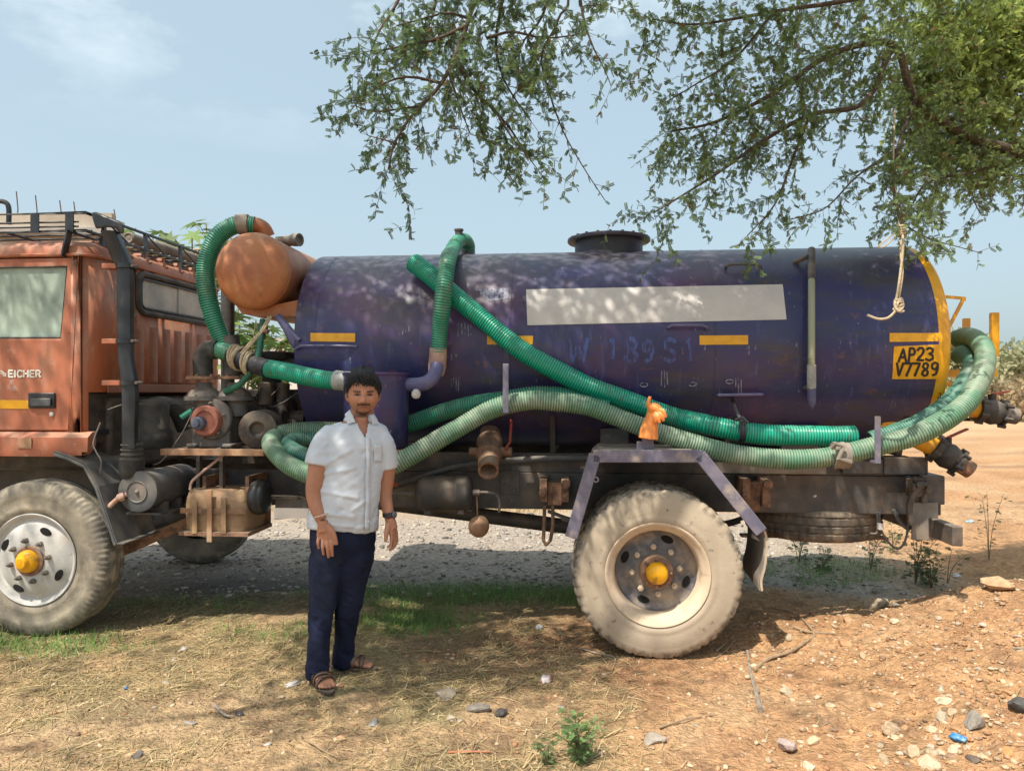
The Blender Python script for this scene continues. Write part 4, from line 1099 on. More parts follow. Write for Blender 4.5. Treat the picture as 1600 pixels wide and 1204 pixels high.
# brake booster
a = P(407, 776, .42); m_ = MB()
m_.lathe([(.0005, -.085), (.07, -.065), (.105, -.045), (.116, -.02), (.116, .012), (.110, .016), (.110, .03), (.10, .045), (.06, .06), (.03, .066), (.0005, .066)], a, (1, 0, 0), 32)
bz = m_.build('brake_booster', M_black, TRUCK, sharp=60)
m_ = MB(); m_.tube([P(420, 777, .45), P(466, 777, .45)], .012, 8); m_.tube(catmull([P(424, 774, .43), P(470, 776, .43), P(478, 784, .43), P(480, 793, .44)], 5), .006, 6); m_.ext(P(430, 0, .5).x, P(500, 0, .5).x, .50, .56, P(430, 793, .5).z, P(430, 779, .5).z); m_.build('push_rod', M_pump, bz)

# pump platform and vacuum pump
pz = P(330, 706, .34).z
a = P(250, 706, .30); b = P(412, 706, .30)
m_ = MB(); m_.ext(a.x, b.x, .30, .36, pz - .020, pz + .022); m_.ext(a.x + .03, a.x + .09, .365, .9, pz - .02, pz + .016); m_.ext(b.x - .10, b.x - .04, .365, .9, pz - .02, pz + .016); pf = m_.build('pump_platform', M_steelrail, TRUCK, bevel=.003, smooth=False)
m_ = MB(); m_.ext(b.x - .05, b.x + .12, .36, .40, pz - .015, pz + .012); m_.build('angle_iron', M_chassis, pf, smooth=False)
for px_ in (309, 345): c = P(px_, 712, .40); m_ = MB(); m_.ext(c.x - .012, c.x + .012, .40, .44, zr1 - .1, c.z); m_.build('platform_leg', M_chassis, pf, smooth=False)
pc = P(323, 657, .40); sc = PS(323, .4)
m_ = MB()
# cast body: stepped block with lobes, feet, end bell
m_.lathe([(.0005, -.02), (30 * sc, -.02), (33 * sc, -.03), (33 * sc, -.06), (29 * sc, -.07), (29 * sc, -.34), (33 * sc, -.35), (33 * sc, -.38), (.0005, -.39)], P(327, 655, .40), (0, -1, 0), 36)
a = P(297, 697, .42); b = P(357, 640, .42); m_.ext(a.x, b.x, .44, .76, pz + .022, b.z)
for xx_ in (a.x - .02, b.x - .04): m_.ext(xx_, xx_ + .07, .40, .80, pz + .022, pz + .05)
vp = m_.build('vacuum_pump', M_pump, TRUCK, bevel=.01, sharp=40)
m_ = MB(); m_.lathe([(.0005, .02), (14 * sc, .022), (16 * sc, .035), (22 * sc, .034), (24 * sc, .02), (24 * sc, -.02), (.0005, -.02)], pc, (0, -1, 0), 32); m_.build('drive_flange', M_pumpred, vp, sharp=40)
m_ = MB(); c = P(311, 661, .36); m_.lathe([(10.5 * sc, -.02), (10.5 * sc, .025), (8 * sc, .034), (.0005, .034)], c, (0, -1, 0), 24); m_.lathe([(6 * sc, .03), (6 * sc, .05), (.0005, .052)], c, (0, -1, 0), 6); m_.build('shaft_nut', M_bluesteel, vp)
for k in range(6):
    an = 2 * PI * k / 6 + .3; m_ = MB(); nut(m_, pc + Vector((math.cos(an) * 28 * sc, .01, math.sin(an) * 28 * sc)), .012, .012); m_.build('casing_bolt', M_pump, vp, smooth=False)
def flange(c, r, th, axis, bolts, m, parent, name='pipe_flange'):
    b = MB(); b.lathe([(r * .5, -th), (r, -th), (r, th), (r * .5, th)], c, axis, 28)
    ax_, u, v = frame_from(axis)
    for k in range(bolts):
        an = 2 * PI * k / bolts; b.lathe([(.010, th), (.010, th + .012), (.0005, th + .013)], Vector(c) + (u * math.cos(an) + v * math.sin(an)) * r * .8, axis, 6)
    return b.build(name, m, parent, smooth=True, sharp=35)
for (px_, t) in ((319, .50), (366, .56)):
    s2 = PS(px_, t)
    flange(P(px_, 622, t), 30 * s2, .014, (0, 0, 1), 6, M_pump, vp)
    m_ = MB(); m_.tube([P(px_ + 4, 650, t), P(px_ + 2, 622, t)], .075, 18); m_.lathe([(26 * s2, 0), (24 * s2, .03), (17 * s2, .055), (12 * s2, .07), (12 * s2, .10)], P(px_, 620, t), (0, 0, 1), 24); m_.build('valve_housing', M_pump, vp)
    flange(P(px_ - 1, 590, t), 27 * s2, .010, (0, 0, 1), 6, M_rustdark, vp)
m_ = MB(); m_.tube(catmull([P(318, 588, .50), P(317, 570, .50), P(318, 556, .50), P(326, 547, .50), P(340, 546, .50)], 6), .065, 20); m_.build('rubber_elbow', M_rubber, vp)
m_ = MB(); m_.tube([P(364, 590, .56), P(362, 550, .56), P(359, 525, .56)], .062, 18); m_.lathe([(.07, 0), (.072, .04), (.066, .06)], P(365, 588, .56), (0, 0, 1), 20); m_.build('riser_pipe', M_rubber, vp)
m_ = MB(); m_.tube(catmull([P(352, 612, .45), P(375, 600, .42), P(395, 575, .40), P(404, 552, .42), P(408, 520, .46), P(411, 500, .5)], 6), .022, 10); m_.build('drain_hose', mat('dull_green_hose', (0.02, 0.15, 0.09), rough=0.5, c2=(0.03, 0.10, 0.07), scale=15), vp)
m_ = MB(); m_.tube([P(283, 652, .36), P(300, 641, .38)], .018, 8); m_.build('grease_hose', mat('teal_plastic', (0.03, 0.26, 0.18), rough=0.5), vp)
m_ = MB(); m_.tube(catmull([P(300, 645, .35), P(287, 672, .33), P(272, 695, .32), P(262, 710, .30)], 5), .003, 5); m_.tube(catmull([P(262, 710, .30), P(250, 722, .25), P(240, 726, .22)], 4), .003, 5); m_.build('tie_wire', M_pump, vp)
# gearbox and power take-off cluster behind the pump
pt = MB()
pt.lathe([(.0005, -.1), (.13, -.1), (.15, -.07), (.15, .05), (.12, .10), (.12, .22), (.16, .25), (.16, .28), (.06, .30), (.06, .40)], P(395, 650, .85), (1, 0, -.05), 28)
pt.lathe([(.0005, 0), (.11, 0), (.13, .04), (.10, .12), (.10, .2), (.13, .23), (.05, .25), (.04, .22), (.0005, .22)], P(415, 668, .62), (.2, -1, 0), 24)
pt.cyl(P(414, 634, .7), P(418, 598, .72), .06, 16); pt.cyl(P(440, 645, .75), P(442, 600, .8), .05, 14)
for i in range(14):
    c = P(R_.uniform(378, 476), R_.uniform(610, 690), R_.uniform(.75, 1.0)); pt.box(c, (R_.uniform(.04, .14), R_.uniform(.04, .12), R_.uniform(.04, .12)), Matrix.Rotation(R_.uniform(-.4, .4), 3, 'Y'))
pt.ext(P(355, 0, 1.1).x, P(500, 0, 1.1).x, 1.05, 1.5, zr1, 1.55)
pt.build('gearbox', M_engine, TRUCK, bevel=.008)
ptp = MB()
for i in range(7):
    a = P(R_.uniform(380, 470), R_.uniform(600, 690), .7); b = P(R_.uniform(380, 470), R_.uniform(600, 690), .72); mid = (a + b) / 2 + Vector((0, -.04, -.08)); ptp.tube(catmull([a, mid, b], 6), R_.uniform(.006, .012), 6)
ptp.build('hydraulic_lines', M_rubber, TRUCK)
c = P(425, 556, 1.0); m_ = MB(); m_.lathe([(.0005, -.03), (.17, -.03), (.18, -.01), (.18, .02), (.16, .03), (.0005, .035)], c, (0, 0, 1), 30); m_.cyl(c, c + Vector((0, 0, -.4)), .07, 16); m_.cyl(P(430, 566, .95), P(470, 572, .95), .05, 12); m_.build('radiator_cowl', M_rubber, TRUCK)
m_ = MB(); m_.cyl((P(356, 570, 1.0).x, 1.0, 1.1), (P(356, 440, 1.0).x, 1.0, P(356, 455, 1.0).z), .05, 14); m_.build('exhaust_stack', M_rubber, TRUCK)
# ------------------------------------------------------------------ roof rack
rz0 = P(100, 361, .12).z; rz1 = P(100, 333, .12).z; rzm = P(100, 347, .12).z
rx0, rx1 = XCF + .10, XCR - .03
ry0, ry1 = CT0 + .0, CT1 - .04
rk = MB()
for z in (rz0, rz1):
    rk.tube([(rx0, ry0, z), (rx1, ry0, z), (rx1, ry1, z), (rx0, ry1, z)], .011, 8, closed=True)
rack = rk.build('roof_rack', M_black, TRUCK)
for z in (rzm, (rzm + rz0) / 2):
    m_ = MB(); m_.tube([(rx0, ry0, z), (rx1 - .05, ry0, z)], .006, 6); m_.build('side_rod', M_black, rack)
for k in range(15):
    y = ry0 + .06 + k * (ry1 - ry0 - .1) / 14
    m_ = MB(); m_.tube([(rx0, y, rz0 + .012), (rx1, y, rz0 + .012)], .007, 6); m_.build('floor_slat', M_black, rack)
for k in range(4):
    x = rx0 + .1 + k * (rx1 - rx0 - .2) / 3
    m_ = MB(); m_.tube([(x, ry0, rz0 - .008), (x, ry1, rz0 - .008)], .010, 6); m_.build('floor_bar', M_black, rack)
for px_ in (57, 111):
    a = P(px_, 335, CT0); m_ = MB(); m_.ext(a.x - .028, a.x + .028, ry0 - .018, ry0 - .010, rz0 - .01, rz1); m_.build('rack_plate', M_black, rack, smooth=False)
a = P(111, 361, CT0); b = P(100, 400, CT0 - .03)
m_ = MB(); m_.bar(a + Vector((0, -.014, 0)), Vector((b.x, CT0 - .034, b.z - .005)), .05, .010, up=(1, 0, 0)); m_.build('rack_foot', M_black, rack, smooth=False)
for k in range(4):
    y = ry0 + .18 + k * (ry1 - ry0 - .3) / 3
    m_ = MB(); m_.ext(rx1 - .010, rx1 + .010, y - .014, y + .014, rz0, rz1); m_.build('rack_post', M_black, rack, smooth=False)
    m_ = MB(); m_.tube([(rx1, y, rz1), (rx1, y + .28, rz0)], .006, 6); m_.build('rack_brace', M_black, rack)
    m_ = MB(); m_.ext(rx1 - .02, rx1 + .005, y - .02, y + .02, z_dr + .06, rz0 - .01); m_.build('rack_foot', M_black, rack, smooth=False)
a = P(4, 314, .3)
m_ = MB(); m_.tube(catmull([(a.x - .12, .3, rz1), (a.x - .11, .3, a.z - .02), (a.x - .05, .3, a.z), (a.x + .02, .3, a.z - .01), (a.x + .045, .3, a.z - .05), (a.x + .045, .3, rz1 - .02)], 5), .016, 8); m_.build('rack_loop', M_black, rack)
# a rolled mat and a coil of rope ride on the rack
RT = lambda p: TRUCK.matrix_basis @ Vector(p)
def world_child_fix(): pass
bpy.context.view_layer.update()
TM = Matrix.Translation(TO) @ Matrix.Rotation(-THETA, 4, 'Z')
def W(p): return TM @ Vector(p)
m_ = MB(); A = W((rx1 - .12, .75, rz0 + .085)); B = W((rx1 - .10, 1.70, rz0 + .085))
m_.lathe([(.0005, 0), (.02, .004), (.035, -.004), (.044, .006), (.046, .1), (.042, .25), (.048, .4), (.046, .9), (.035, .94), (.0005, .93)], A, B - A, 22)
tag(m_.build('rolled_mat', M_greyflap), 'grey rolled mat lying along the rear edge of the roof rack', 'mat')
m_ = MB()
for k in range(5):
    c = W((rx1 - .08, 1.66 + .012 * k, rz0 + .10)); m_.tube([c + Vector((.012 * k + .07 * math.cos(a), .02 * math.sin(a * 2 + k), .075 * math.sin(a))) for a in [i * PI / 8 for i in range(16)]], .010, 6, closed=True)
tag(m_.build('rope_bundle', M_rope), 'bundle of pale rope tied to the far rear corner of the roof rack', 'rope')

# ------------------------------------------------------------------ tank
xL = S(459, 545).x; xB = S(1467, 545).x
n_t = 128
tk = MB(); prof = [(TANK_R, xL - xL)]
Lb = xB - xL
tk.lathe([(.0005, -.075), (.25, -.070), (.45, -.055), (.60, -.030), (.67, -.010), (TANK_R - .006, -.001), (TANK_R, .006), (TANK_R, Lb * .25), (TANK_R, Lb * .5), (TANK_R, Lb * .75), (TANK_R, Lb)], (xL, TANK_T, TANK_Z), (1, 0, 0), n_t)
tank = tk.build('tank', M_tank, TRUCK, sharp=50)
m_ = MB(); m_.lathe([(TANK_R + .0005, 0), (TANK_R + .001, .02), (TANK_R - .004, .05), (.675, .078), (.64, .098), (.56, .118), (.40, .140), (.2, .152), (.0005, .156)], (xB, TANK_T, TANK_Z), (1, 0, 0), n_t)
endcap = m_.build('tank_rear_head', M_yellowp, TRUCK, sharp=60)
for px_ in (797, 1118):
    x = S(px_, 560).x; m_ = MB(); m_.lathe([(TANK_R - .002, -.006), (TANK_R + .0025, -.003), (TANK_R + .003, 0), (TANK_R + .0025, .003), (TANK_R - .002, .006)], (x, TANK_T, TANK_Z), (1, 0, 0), n_t); m_.build('weld_seam', M_tank, tank)
m_ = MB(); x = S(492, 560).x; m_.lathe([(TANK_R - .002, -.004), (TANK_R + .0015, 0), (TANK_R - .002, .004)], (x, TANK_T, TANK_Z), (1, 0, 0), n_t); m_.build('weld_seam', M_tank, tank)
o1 = lambda x, y: S(x, y, .0035); o2 = lambda x, y: S(x, y, .0045); o3 = lambda x, y: S(x, y, .006)
m_ = MB(); patch(m_, [(822, 452), (1223, 444), (1229, 499), (824, 508)], o1, 24, 8); m_.build('white_panel', M_panel, tank, fix=False)
for c in ([(485, 520), (555, 520.5), (555, 534), (485, 533)], [(761, 524.5), (833, 524.5), (832, 538), (761, 538)], [(1093, 524), (1169, 523.5), (1169, 538), (1093, 538.5)], [(1390, 520), (1467, 520), (1467, 533), (1390, 534)]):
    m_ = MB(); patch(m_, c, o1, 8, 3); m_.build('reflector_stripe', M_yellow, tank, fix=False)
m_ = MB(); patch(m_, [(1397, 541), (1469, 538), (1468, 592), (1394, 592)], o1, 10, 8); npl = m_.build('number_plate_patch', M_yellowp, tank, fix=False)
m_ = MB()
for (ch, x, y, w, h) in (('A', 1404, 545, 12, 20), ('P', 1419, 544, 10, 21), ('2', 1432, 543, 11, 20), ('3', 1446, 543, 12, 20), ('V', 1400, 567, 10, 20), ('7', 1412, 567, 11, 20), ('7', 1425, 567, 11, 20), ('8', 1440, 567, 10, 20), ('9', 1454, 566, 11, 20)):
    glyph(m_, ch, x, y, w, h, 3.7, o3, slant=.08)
m_.build('plate_lettering', M_ink, tank, smooth=False, fix=False)
m_ = MB()
for (ch, x, y, w, h) in (('1', 1098, 530, 0, 0),) if False else (('W', 888, 529, 30, 36), ('1', 952, 529, 10, 30), ('8', 976, 529, 20, 36), ('9', 1004, 532, 16, 32), ('S', 1038, 529, 18, 36), ('1', 1073, 530, 10, 32)):
    m_ = MB(); glyph(m_, ch, x, y, w, h, 6.5, lambda a, b: S(a, b, .0022)); m_.build('ghost_letter', M_ghost, tank, smooth=False, fix=False)
M_scrape = mat('pale_scraped_paint', (0.26, 0.27, 0.36), rough=0.5, c2=(0.05, 0.045, 0.12), scale=30.0, lo=0.46, hi=0.58, stretch=(1.5, 1, .6))
for (x0, y0, w, h, n_) in ((630, 510, 9, 10, 3), (705, 590, 12, 18, 4), (1034, 578, 8, 24, 3), (716, 505, 20, 18, 5), (1150, 590, 8, 22, 3), (1090, 640, 6, 12, 2)):
    m_ = MB()
    for k in range(n_): xx = x0 + w * k / max(1, n_ - 1); stroke(m_, [(xx, y0 + R_.uniform(-2, 3)), (xx + R_.uniform(-1, 2), y0 + h + R_.uniform(-3, 3))], 1.5, lambda a, b: S(a, b, .002))
    m_.build('scrape_mark', M_scrape, tank, smooth=False, fix=False)
m_ = MB(); patch(m_, [(742, 452), (794, 450), (795, 466), (764, 471)], lambda a, b: S(a, b, .002), 8, 4); m_.build('paint_daub', M_scrape, tank, fix=False)
for (x0, y0) in ((1006, 601), (1082, 600), (1140, 596)):
    m_ = MB(); m_.tube([S(x0 + 6 * math.cos(a), y0 + 3.0 * math.sin(a), .004) for a in [i * PI / 6 for i in range(12)]], .004, 5, closed=True); m_.build('weld_scar', M_scrape, tank)
# manhole
c = P(951, 388, TANK_T); zt = TANK_Z + TANK_R
m_ = MB(); zc0 = P(951, 380, TANK_T).z
m_.lathe([(.245, -.10), (.245, zc0 - zt), (.262, zc0 - zt), (.295, zc0 - zt + .004), (.300, zc0 - zt + .014), (.298, zc0 - zt + .028), (.27, zc0 - zt + .036), (.15, zc0 - zt + .052), (.0005, zc0 - zt + .058)], (c.x, TANK_T, zt), (0, 0, 1), 56)
mh = m_.build('manhole', mat('manhole_paint', (0.028, 0.030, 0.055), rough=.5, c2=(0.05, 0.045, 0.075), scale=6.0, layers=[((0.035, 0.05, 0.045), 4.0, .5, .66, .8, (1, 1, 1))]), TRUCK, sharp=35)
for k in range(20):
    a = 2 * PI * k / 20; m_ = MB(); m_.lathe([(.012, 0), (.012, .008), (.0005, .010)], (c.x + .275 * math.cos(a), TANK_T + .275 * math.sin(a), zc0 + .032), (0, 0, 1), 6); m_.build('manhole_bolt', M_chassis, mh, smooth=False)
# grab handles and brackets welded to the shell
def bent(name, pix, r, off, m=M_tank, n=8):
    mb = MB(); mb.tube([S(x, y, o) for x, y, o in pix], r, n); return mb.build(name, m, tank)
bent('grab_handle', [(1045, 512, 0.0), (1045, 511, .03), (1050, 508, .045), (1098, 508, .045), (1105, 511, .03), (1104, 516, .0)], .009, 0, M_bluepipe)
bent('grab_handle', [(1134, 418, 0.0), (1135, 416, .03), (1142, 413, .045), (1183, 413, .045), (1189, 417, .02), (1189, 421, .0)], .009, 0, M_chassis)
bent('bracket_rod', [(1120, 617, 0.0), (1122, 617, .04), (1190, 616, .05), (1192, 616, .0)], .010, 0, M_bluepipe)
m_ = MB(); m_.tube([S(460, 546, .01), S(470, 540, .03), S(530, 540, .03), S(558, 541, .0)], .008, 6); m_.build('bracket_rod', M_bluepipe, tank)
# sight tube
sg = MB(); sg.tube([S(1268, 390, .07), S(1268, 432, .07), S(1268, 437, .07)], .024, 14); sgo = sg.build('sight_tube', M_chassis, TRUCK)
m_ = MB(); m_.tube([S(1268, 437 + i * 9, .07) for i in range(16)], .021, 14); m_.build('tube_glass', mat('cloudy_green_tube', (0.30, 0.32, 0.22), rough=0.3, c2=(0.05, 0.055, 0.05), scale=6.0, lo=0.5, hi=0.6, stretch=(1, 1, 1.0)), sgo)
m_ = MB(); m_.tube([S(1268, 570 + i * 7, .07) for i in range(6)], .027, 14); m_.build('lower_sleeve', M_greytape, sgo)
m_ = MB(); m_.tube([S(1268, 605 + i * 6, .07) for i in range(5)] + [S(1268, 637, .06)], [.026] * 5 + [.012], 14); m_.build('lower_elbow', M_bluepipe, sgo)
m_ = MB(); m_.tube([S(1241, 410, .0), S(1262, 401, .07)], .016, 8); m_.tube([S(1268, 607, .07), S(1258, 606, .0)], .02, 8); m_.build('tube_stubs', M_chassis, sgo)
# saddles
for px_ in (560, 860, 1130, 1400):
    x = P(px_, 700, .7).x; pts = []
    for i in range(9):
        a = -PI / 2 + (-.85 + 1.7 * i / 8); pts.append(Vector((x, TANK_T + (TANK_R + .006) * math.cos(a), TANK_Z + (TANK_R + .006) * math.sin(a))))
    poly = pts + [Vector((x, 1.50, 1.118)), Vector((x, .70, 1.118))]
    m_ = MB(); m_.prism(poly, (.035, 0, 0)); m_.build('tank_saddle', M_chassis, TRUCK, smooth=False)
for (px_, w) in ((960, 44), (1250, 60)):
    a = P(px_ - w / 2, 662, .62); b = P(px_ + w / 2, 695, .62); m_ = MB(); m_.ext(a.x, b.x, .60, .70, b.z - .05, a.z - .03); m_.build('tank_foot', M_chassis, TRUCK, smooth=False, bevel=.004)

# expansion vessel between cab and tank
vt = .42; vc = P(393, 422, vt); vr = 59.5 * PS(393, vt)
m_ = MB(); m_.lathe([(.0005, .085), (vr * .35, .080), (vr * .65, .062), (vr * .88, .030), (vr * .97, .006), (vr, -.012), (vr, -.03), (vr + .004, -.034), (vr + .004, -.044), (vr, -.048), (vr, -1.30), (vr * .9, -1.36), (.0005, -1.40)], vc, (0, -1, 0), 72)
ves = m_.build('expansion_vessel', M_rust, TRUCK, sharp=60)
m_ = MB(); za = vc.z - vr
m_.prism([Vector((vc.x - vr * .75, .52, za + vr * .30)), Vector((vc.x - vr * .45, .52, za - .025)), Vector((vc.x + vr * .1, .52, za - .045)), Vector((vc.x + vr * 1.25, .52, za - .045)), Vector((vc.x + vr * 1.25, .52, za + .07)), Vector((vc.x + vr * .6, .52, za + vr * .16)), Vector((vc.x, .52, za - .002))], (0, .55, 0)); m_.build('vessel_saddle', M_rust, ves, smooth=False)
m_ = MB(); m_.tube([P(434, 494, .48), P(448, 512, .44), P(458, 530, .42), P(464, 545, .44)], [.022, .03, .034, .02], 10); m_.tube([P(452, 515, .42), P(468, 532, .40)], .016, 8); m_.build('vessel_bracket', M_bluepipe, ves)
m_ = MB(); m_.tube([P(410, 505, .5), P(411, 520, .5)], .035, 14); m_.tube([P(411, 518, .5), P(411, 530, .5)], .018, 10); m_.tube([P(411, 517, .46), P(419, 518, .44)], .014, 8); m_.build('drain_cock', M_rustdark, ves)
m_ = MB(); m_.tube(catmull([P(418, 370, .62), P(412, 358, .60), P(402, 352, .58), P(392, 351, .56)], 6), .052, 18); m_.build('vessel_elbow', M_rust, ves)
m_ = MB(); a = P(441, 378, .85); b = P(468, 378, .80); m_.cyl(a, b + Vector((0, 0, .02)), .040, 16); m_.cyl(a + Vector((0, 0, -.12)), a + Vector((0, 0, .03)), .05, 14); m_.lathe([(.040, 0), (.047, 0), (.047, .05), (.03, .05), (.03, .02)], b + Vector((-.04, 0, .016)), b - a, 16); m_.build('relief_valve', M_pump, ves)

# ------------------------------------------------------------------ ribbed hoses
def hose_mat(name, c, c2, rough, dusty, dl=0.45, dh=0.62, dscale=5.0):
    m = mat(name, c, rough=rough, c2=c2, scale=4.0, layers=[(dusty, dscale, dl, dh, 0.8, (1, 1, 1)), ((0.10, 0.12, 0.09), 13.0, 0.58, 0.72, 0.6, (1, 1, 1)), ((0.26, 0.21, 0.15), 3.0, 0.56, 0.70, 0.45, (1, 1, 1))], dust=((0.36, 0.40, 0.30), 0.25), spec=0.5)
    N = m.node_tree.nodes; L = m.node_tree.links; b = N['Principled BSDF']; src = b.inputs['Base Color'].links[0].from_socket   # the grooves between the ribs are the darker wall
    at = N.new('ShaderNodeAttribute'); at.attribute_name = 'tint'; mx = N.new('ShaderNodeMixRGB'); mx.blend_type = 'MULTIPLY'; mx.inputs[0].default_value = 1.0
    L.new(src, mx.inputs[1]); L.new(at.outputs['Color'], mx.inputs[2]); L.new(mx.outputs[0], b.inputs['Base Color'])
    return m
M_hbright = hose_mat('emerald_hose', (0.002, 0.36, 0.225), (0.003, 0.40, 0.26), 0.28, (0.012, 0.40, 0.27), .52, .75)
M_hmid = hose_mat('green_hose', (0.012, 0.245, 0.145), (0.03, 0.28, 0.175), 0.40, (0.15, 0.24, 0.16), .50, .68)
M_hfade = hose_mat('faded_hose', (0.16, 0.30, 0.19), (0.11, 0.27, 0.165), 0.55, (0.33, 0.40, 0.29), .46, .64)
M_hteal = hose_mat('teal_faded_hose', (0.075, 0.25, 0.19), (0.055, 0.23, 0.165), 0.5, (0.16, 0.28, 0.22), .50, .70)
def ribbed(name, pts, r, m, parent=None, pitch=.0160, depth=.0052, n=18, open_end=True, seg=10):
    c, L_ = resample(catmull(pts, seg), pitch / 4)
    ph_ = len(c) * .37; rr = [(r + (depth if i % 4 in (0, 1) else 0) - depth * .5) * (1 + .022 * math.sin(i * .021 + ph_) + .016 * math.sin(i * .057 + 2 * ph_)) for i in range(len(c))]
    if r > .05: c = [p + Vector((0, .004 * math.sin(i * .031 + ph_), .0055 * math.sin(i * .017 + ph_) + .003 * math.sin(i * .047))) for i, p in enumerate(c)]
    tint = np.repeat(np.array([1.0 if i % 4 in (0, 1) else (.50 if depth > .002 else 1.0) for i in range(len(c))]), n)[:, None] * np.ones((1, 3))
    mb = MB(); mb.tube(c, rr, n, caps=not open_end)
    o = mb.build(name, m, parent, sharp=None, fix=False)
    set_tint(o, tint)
    if open_end:
        so = o.modifiers.new('wall', 'SOLIDIFY'); so.thickness = .006; so.offset = -1
    return o
hr_ = .068
# pump to vessel
ribbed('vessel_hose', [P(398, 351, .56), P(380, 350, .54), P(360, 355, .52), P(340, 370, .50), P(327, 395, .50), P(321, 428, .50), P(325, 465, .51), P(336, 502, .53), P(349, 535, .55), P(359, 560, .56)], .060, M_hmid, TRUCK)
m_ = MB(); m_.tube([P(371, 351, .53), P(378, 350, .535), P(388, 350.5, .545)], .068, 18); m_.build('hose_clamp_tape', M_greyflap, TRUCK)
# pump to drum
hp_ = [P(330, 549, .50), P(345, 548, .50), P(362, 553, .49), P(385, 565, .44), P(420, 577, .36), P(470, 586, .28), P(520, 593, .22), P(548, 596, .20)]
ribbed('pump_outlet_hose', hp_[:4], .055, M_hmid, TRUCK, depth=.001)
ribbed('drum_inlet_hose', hp_[4:], .057, M_hbright, TRUCK)
cc = catmull(hp_[2:5], 8); m_ = MB(); m_.tube(cc, [.061 + .003 * math.sin(i * 1.7) for i in range(len(cc))], 18); m_.build('black_tape_joint', M_blacktape, TRUCK)
m_ = MB(); m_.tube([P(524, 593.5, .215), P(548, 596, .20), P(560, 597, .20)], [.062, .064, .060], 18); m_.build('grey_tape_joint', M_greytape, TRUCK)
for (px_, py_, t, k_) in ((368, 557, .47, 5), (388, 567, .43, 3)):
    for k in range(k_):
        c = P(px_ + k * 2.4, py_ + k * 1.0, t); ax_, u, v = frame_from((1, -.25, -.15)); m_ = MB()
        m_.tube([c + (u * math.cos(a) + v * math.sin(a)) * (.074 + .006 * R_.random()) + ax_ * (.012 * math.sin(a + k)) for a in [i * PI / 10 for i in range(20)]], .009, 6, closed=True); m_.build('rope_lashing', M_rope, TRUCK)
m_ = MB(); m_.tube(catmull([P(380, 552, .40), P(395, 535, .42), P(412, 515, .45), P(424, 494, .47)], 6), .008, 6); m_.tube(catmull([P(376, 552, .40), P(388, 538, .42), P(408, 516, .45), P(420, 494, .47)], 6), .008, 6); m_.build('rope_stay', M_rope, TRUCK)
# moisture-trap drum
dtc = P(588, 640, .19); zT, zB = P(588, 581, .0).z, P(588, 703, .0).z
m_ = MB(); dr = .196
m_.lathe([(.0005, zB), (dr - .01, zB), (dr, zB + .01), (dr + .004, zT - .16), (dr + .004, zT - .02), (dr + .012, zT - .016), (dr + .013, zT - .004), (dr + .006, zT), (dr - .006, zT - .004), (dr - .01, zT - .02), (.0005, zT - .02)], (dtc.x, .19, 0), (0, 0, 1), 56)
drum = m_.build('moisture_drum', M_tank, TRUCK, sharp=50)
m_ = MB(); m_.ext(dtc.x - .20, dtc.x + .22, .02, .69, zB - .05, zB - .004); m_.build('drum_bracket', M_rustdark, drum, smooth=False, bevel=.004)
m_ = MB(); m_.tube(catmull([P(628, 600, .19), P(645, 601, .19), P(662, 599, .19), P(674, 592, .20), P(681, 580, .22), P(683, 570, .24)], 6), .044, 18); m_.build('drum_outlet_pipe', M_bluepipe, drum)
m_ = MB(); c = P(650, 605, .19); m_.cyl(c, P(650, 611, .17), .012, 8); m_.lathe([(.0005, -.036), (.02, -.03), (.030, -.01), (.026, .01), (.014, .024), (.0005, .026)], P(650, 614, .15), (0, 0, 1), 16); m_.build('white_float', M_panel, drum)
# drum to tank top
sx_ = [S(683, 572, .085), S(684.5, 545, .085)]
m_ = MB(); m_.tube([S(681.5, 585, .085), S(683, 572, .085), S(684.5, 558, .085), S(685, 543, .085)], [.050, .058, .056, .055], 18); m_.build('taped_joint', M_tape, drum)
ribbed('overflow_hose', [S(685, 548, .085), S(687, 520, .10), S(690, 485, .17), S(693, 455, .215), S(696, 430, .225), S(700, 408, .20), P(707, 390, .80), P(716, 376, .98), P(726, 374, 1.08), P(731, 382, 1.16), P(731, 392, 1.18)], .052, M_hmid, TRUCK, depth=.003)
m_ = MB(); c = P(717, 368, .98); m_.cyl(c, c + Vector((0, 0, .045)), .028, 12); m_.lathe([(.034, 0), (.034, .012), (.0005, .014)], c + Vector((0, 0, .034)), (0, 0, 1), 14); m_.build('hose_plug', M_chassis, TRUCK)
m_ = MB(); c = P(730, 395, 1.18); m_.cyl(Vector((c.x, 1.18, zt - .05)), Vector((c.x, 1.18, c.z + .06)), .06, 18); m_.build('tank_inlet', M_tank, TRUCK)

# outlet valve under the tank
def along(a, b, u): return a + (b - a) * u
a = P(766, 672, .72); b = P(763, 735, .30)
m_ = MB(); d_ = b - a; L_ = d_.length
m_.lathe([(.07, -.05), (.072, L_ * .25), (.085, L_ * .28), (.088, L_ * .36), (.075, L_ * .42), (.080, L_ * .62), (.086, L_ * .66), (.070, L_ * .72), (.066, L_), (.052, L_), (.050, L_ * .75), (.0005, L_ * .75)], a, d_, 32)
ov = m_.build('outlet_valve', M_rustdark, TRUCK, sharp=40)
c = along(a, b, .55); m_ = MB(); m_.cyl(c + Vector((-.13, 0, 0)), c + Vector((-.06, 0, 0)), .028, 12); m_.build('valve_ear', M_rustdark, ov)
m_ = MB(); m_.cyl(c + Vector((.06, 0, 0)), c + Vector((.15, 0, 0)), .032, 12); m_.build('valve_ear', M_rustdark, ov)
m_ = MB(); p0 = c + Vector((.13, -.01, 0)); m_.tube([p0, P(790, 700, .45), P(797, 690, .45), P(799, 655, .46)], .009, 8); m_.build('valve_lever', M_red, ov)
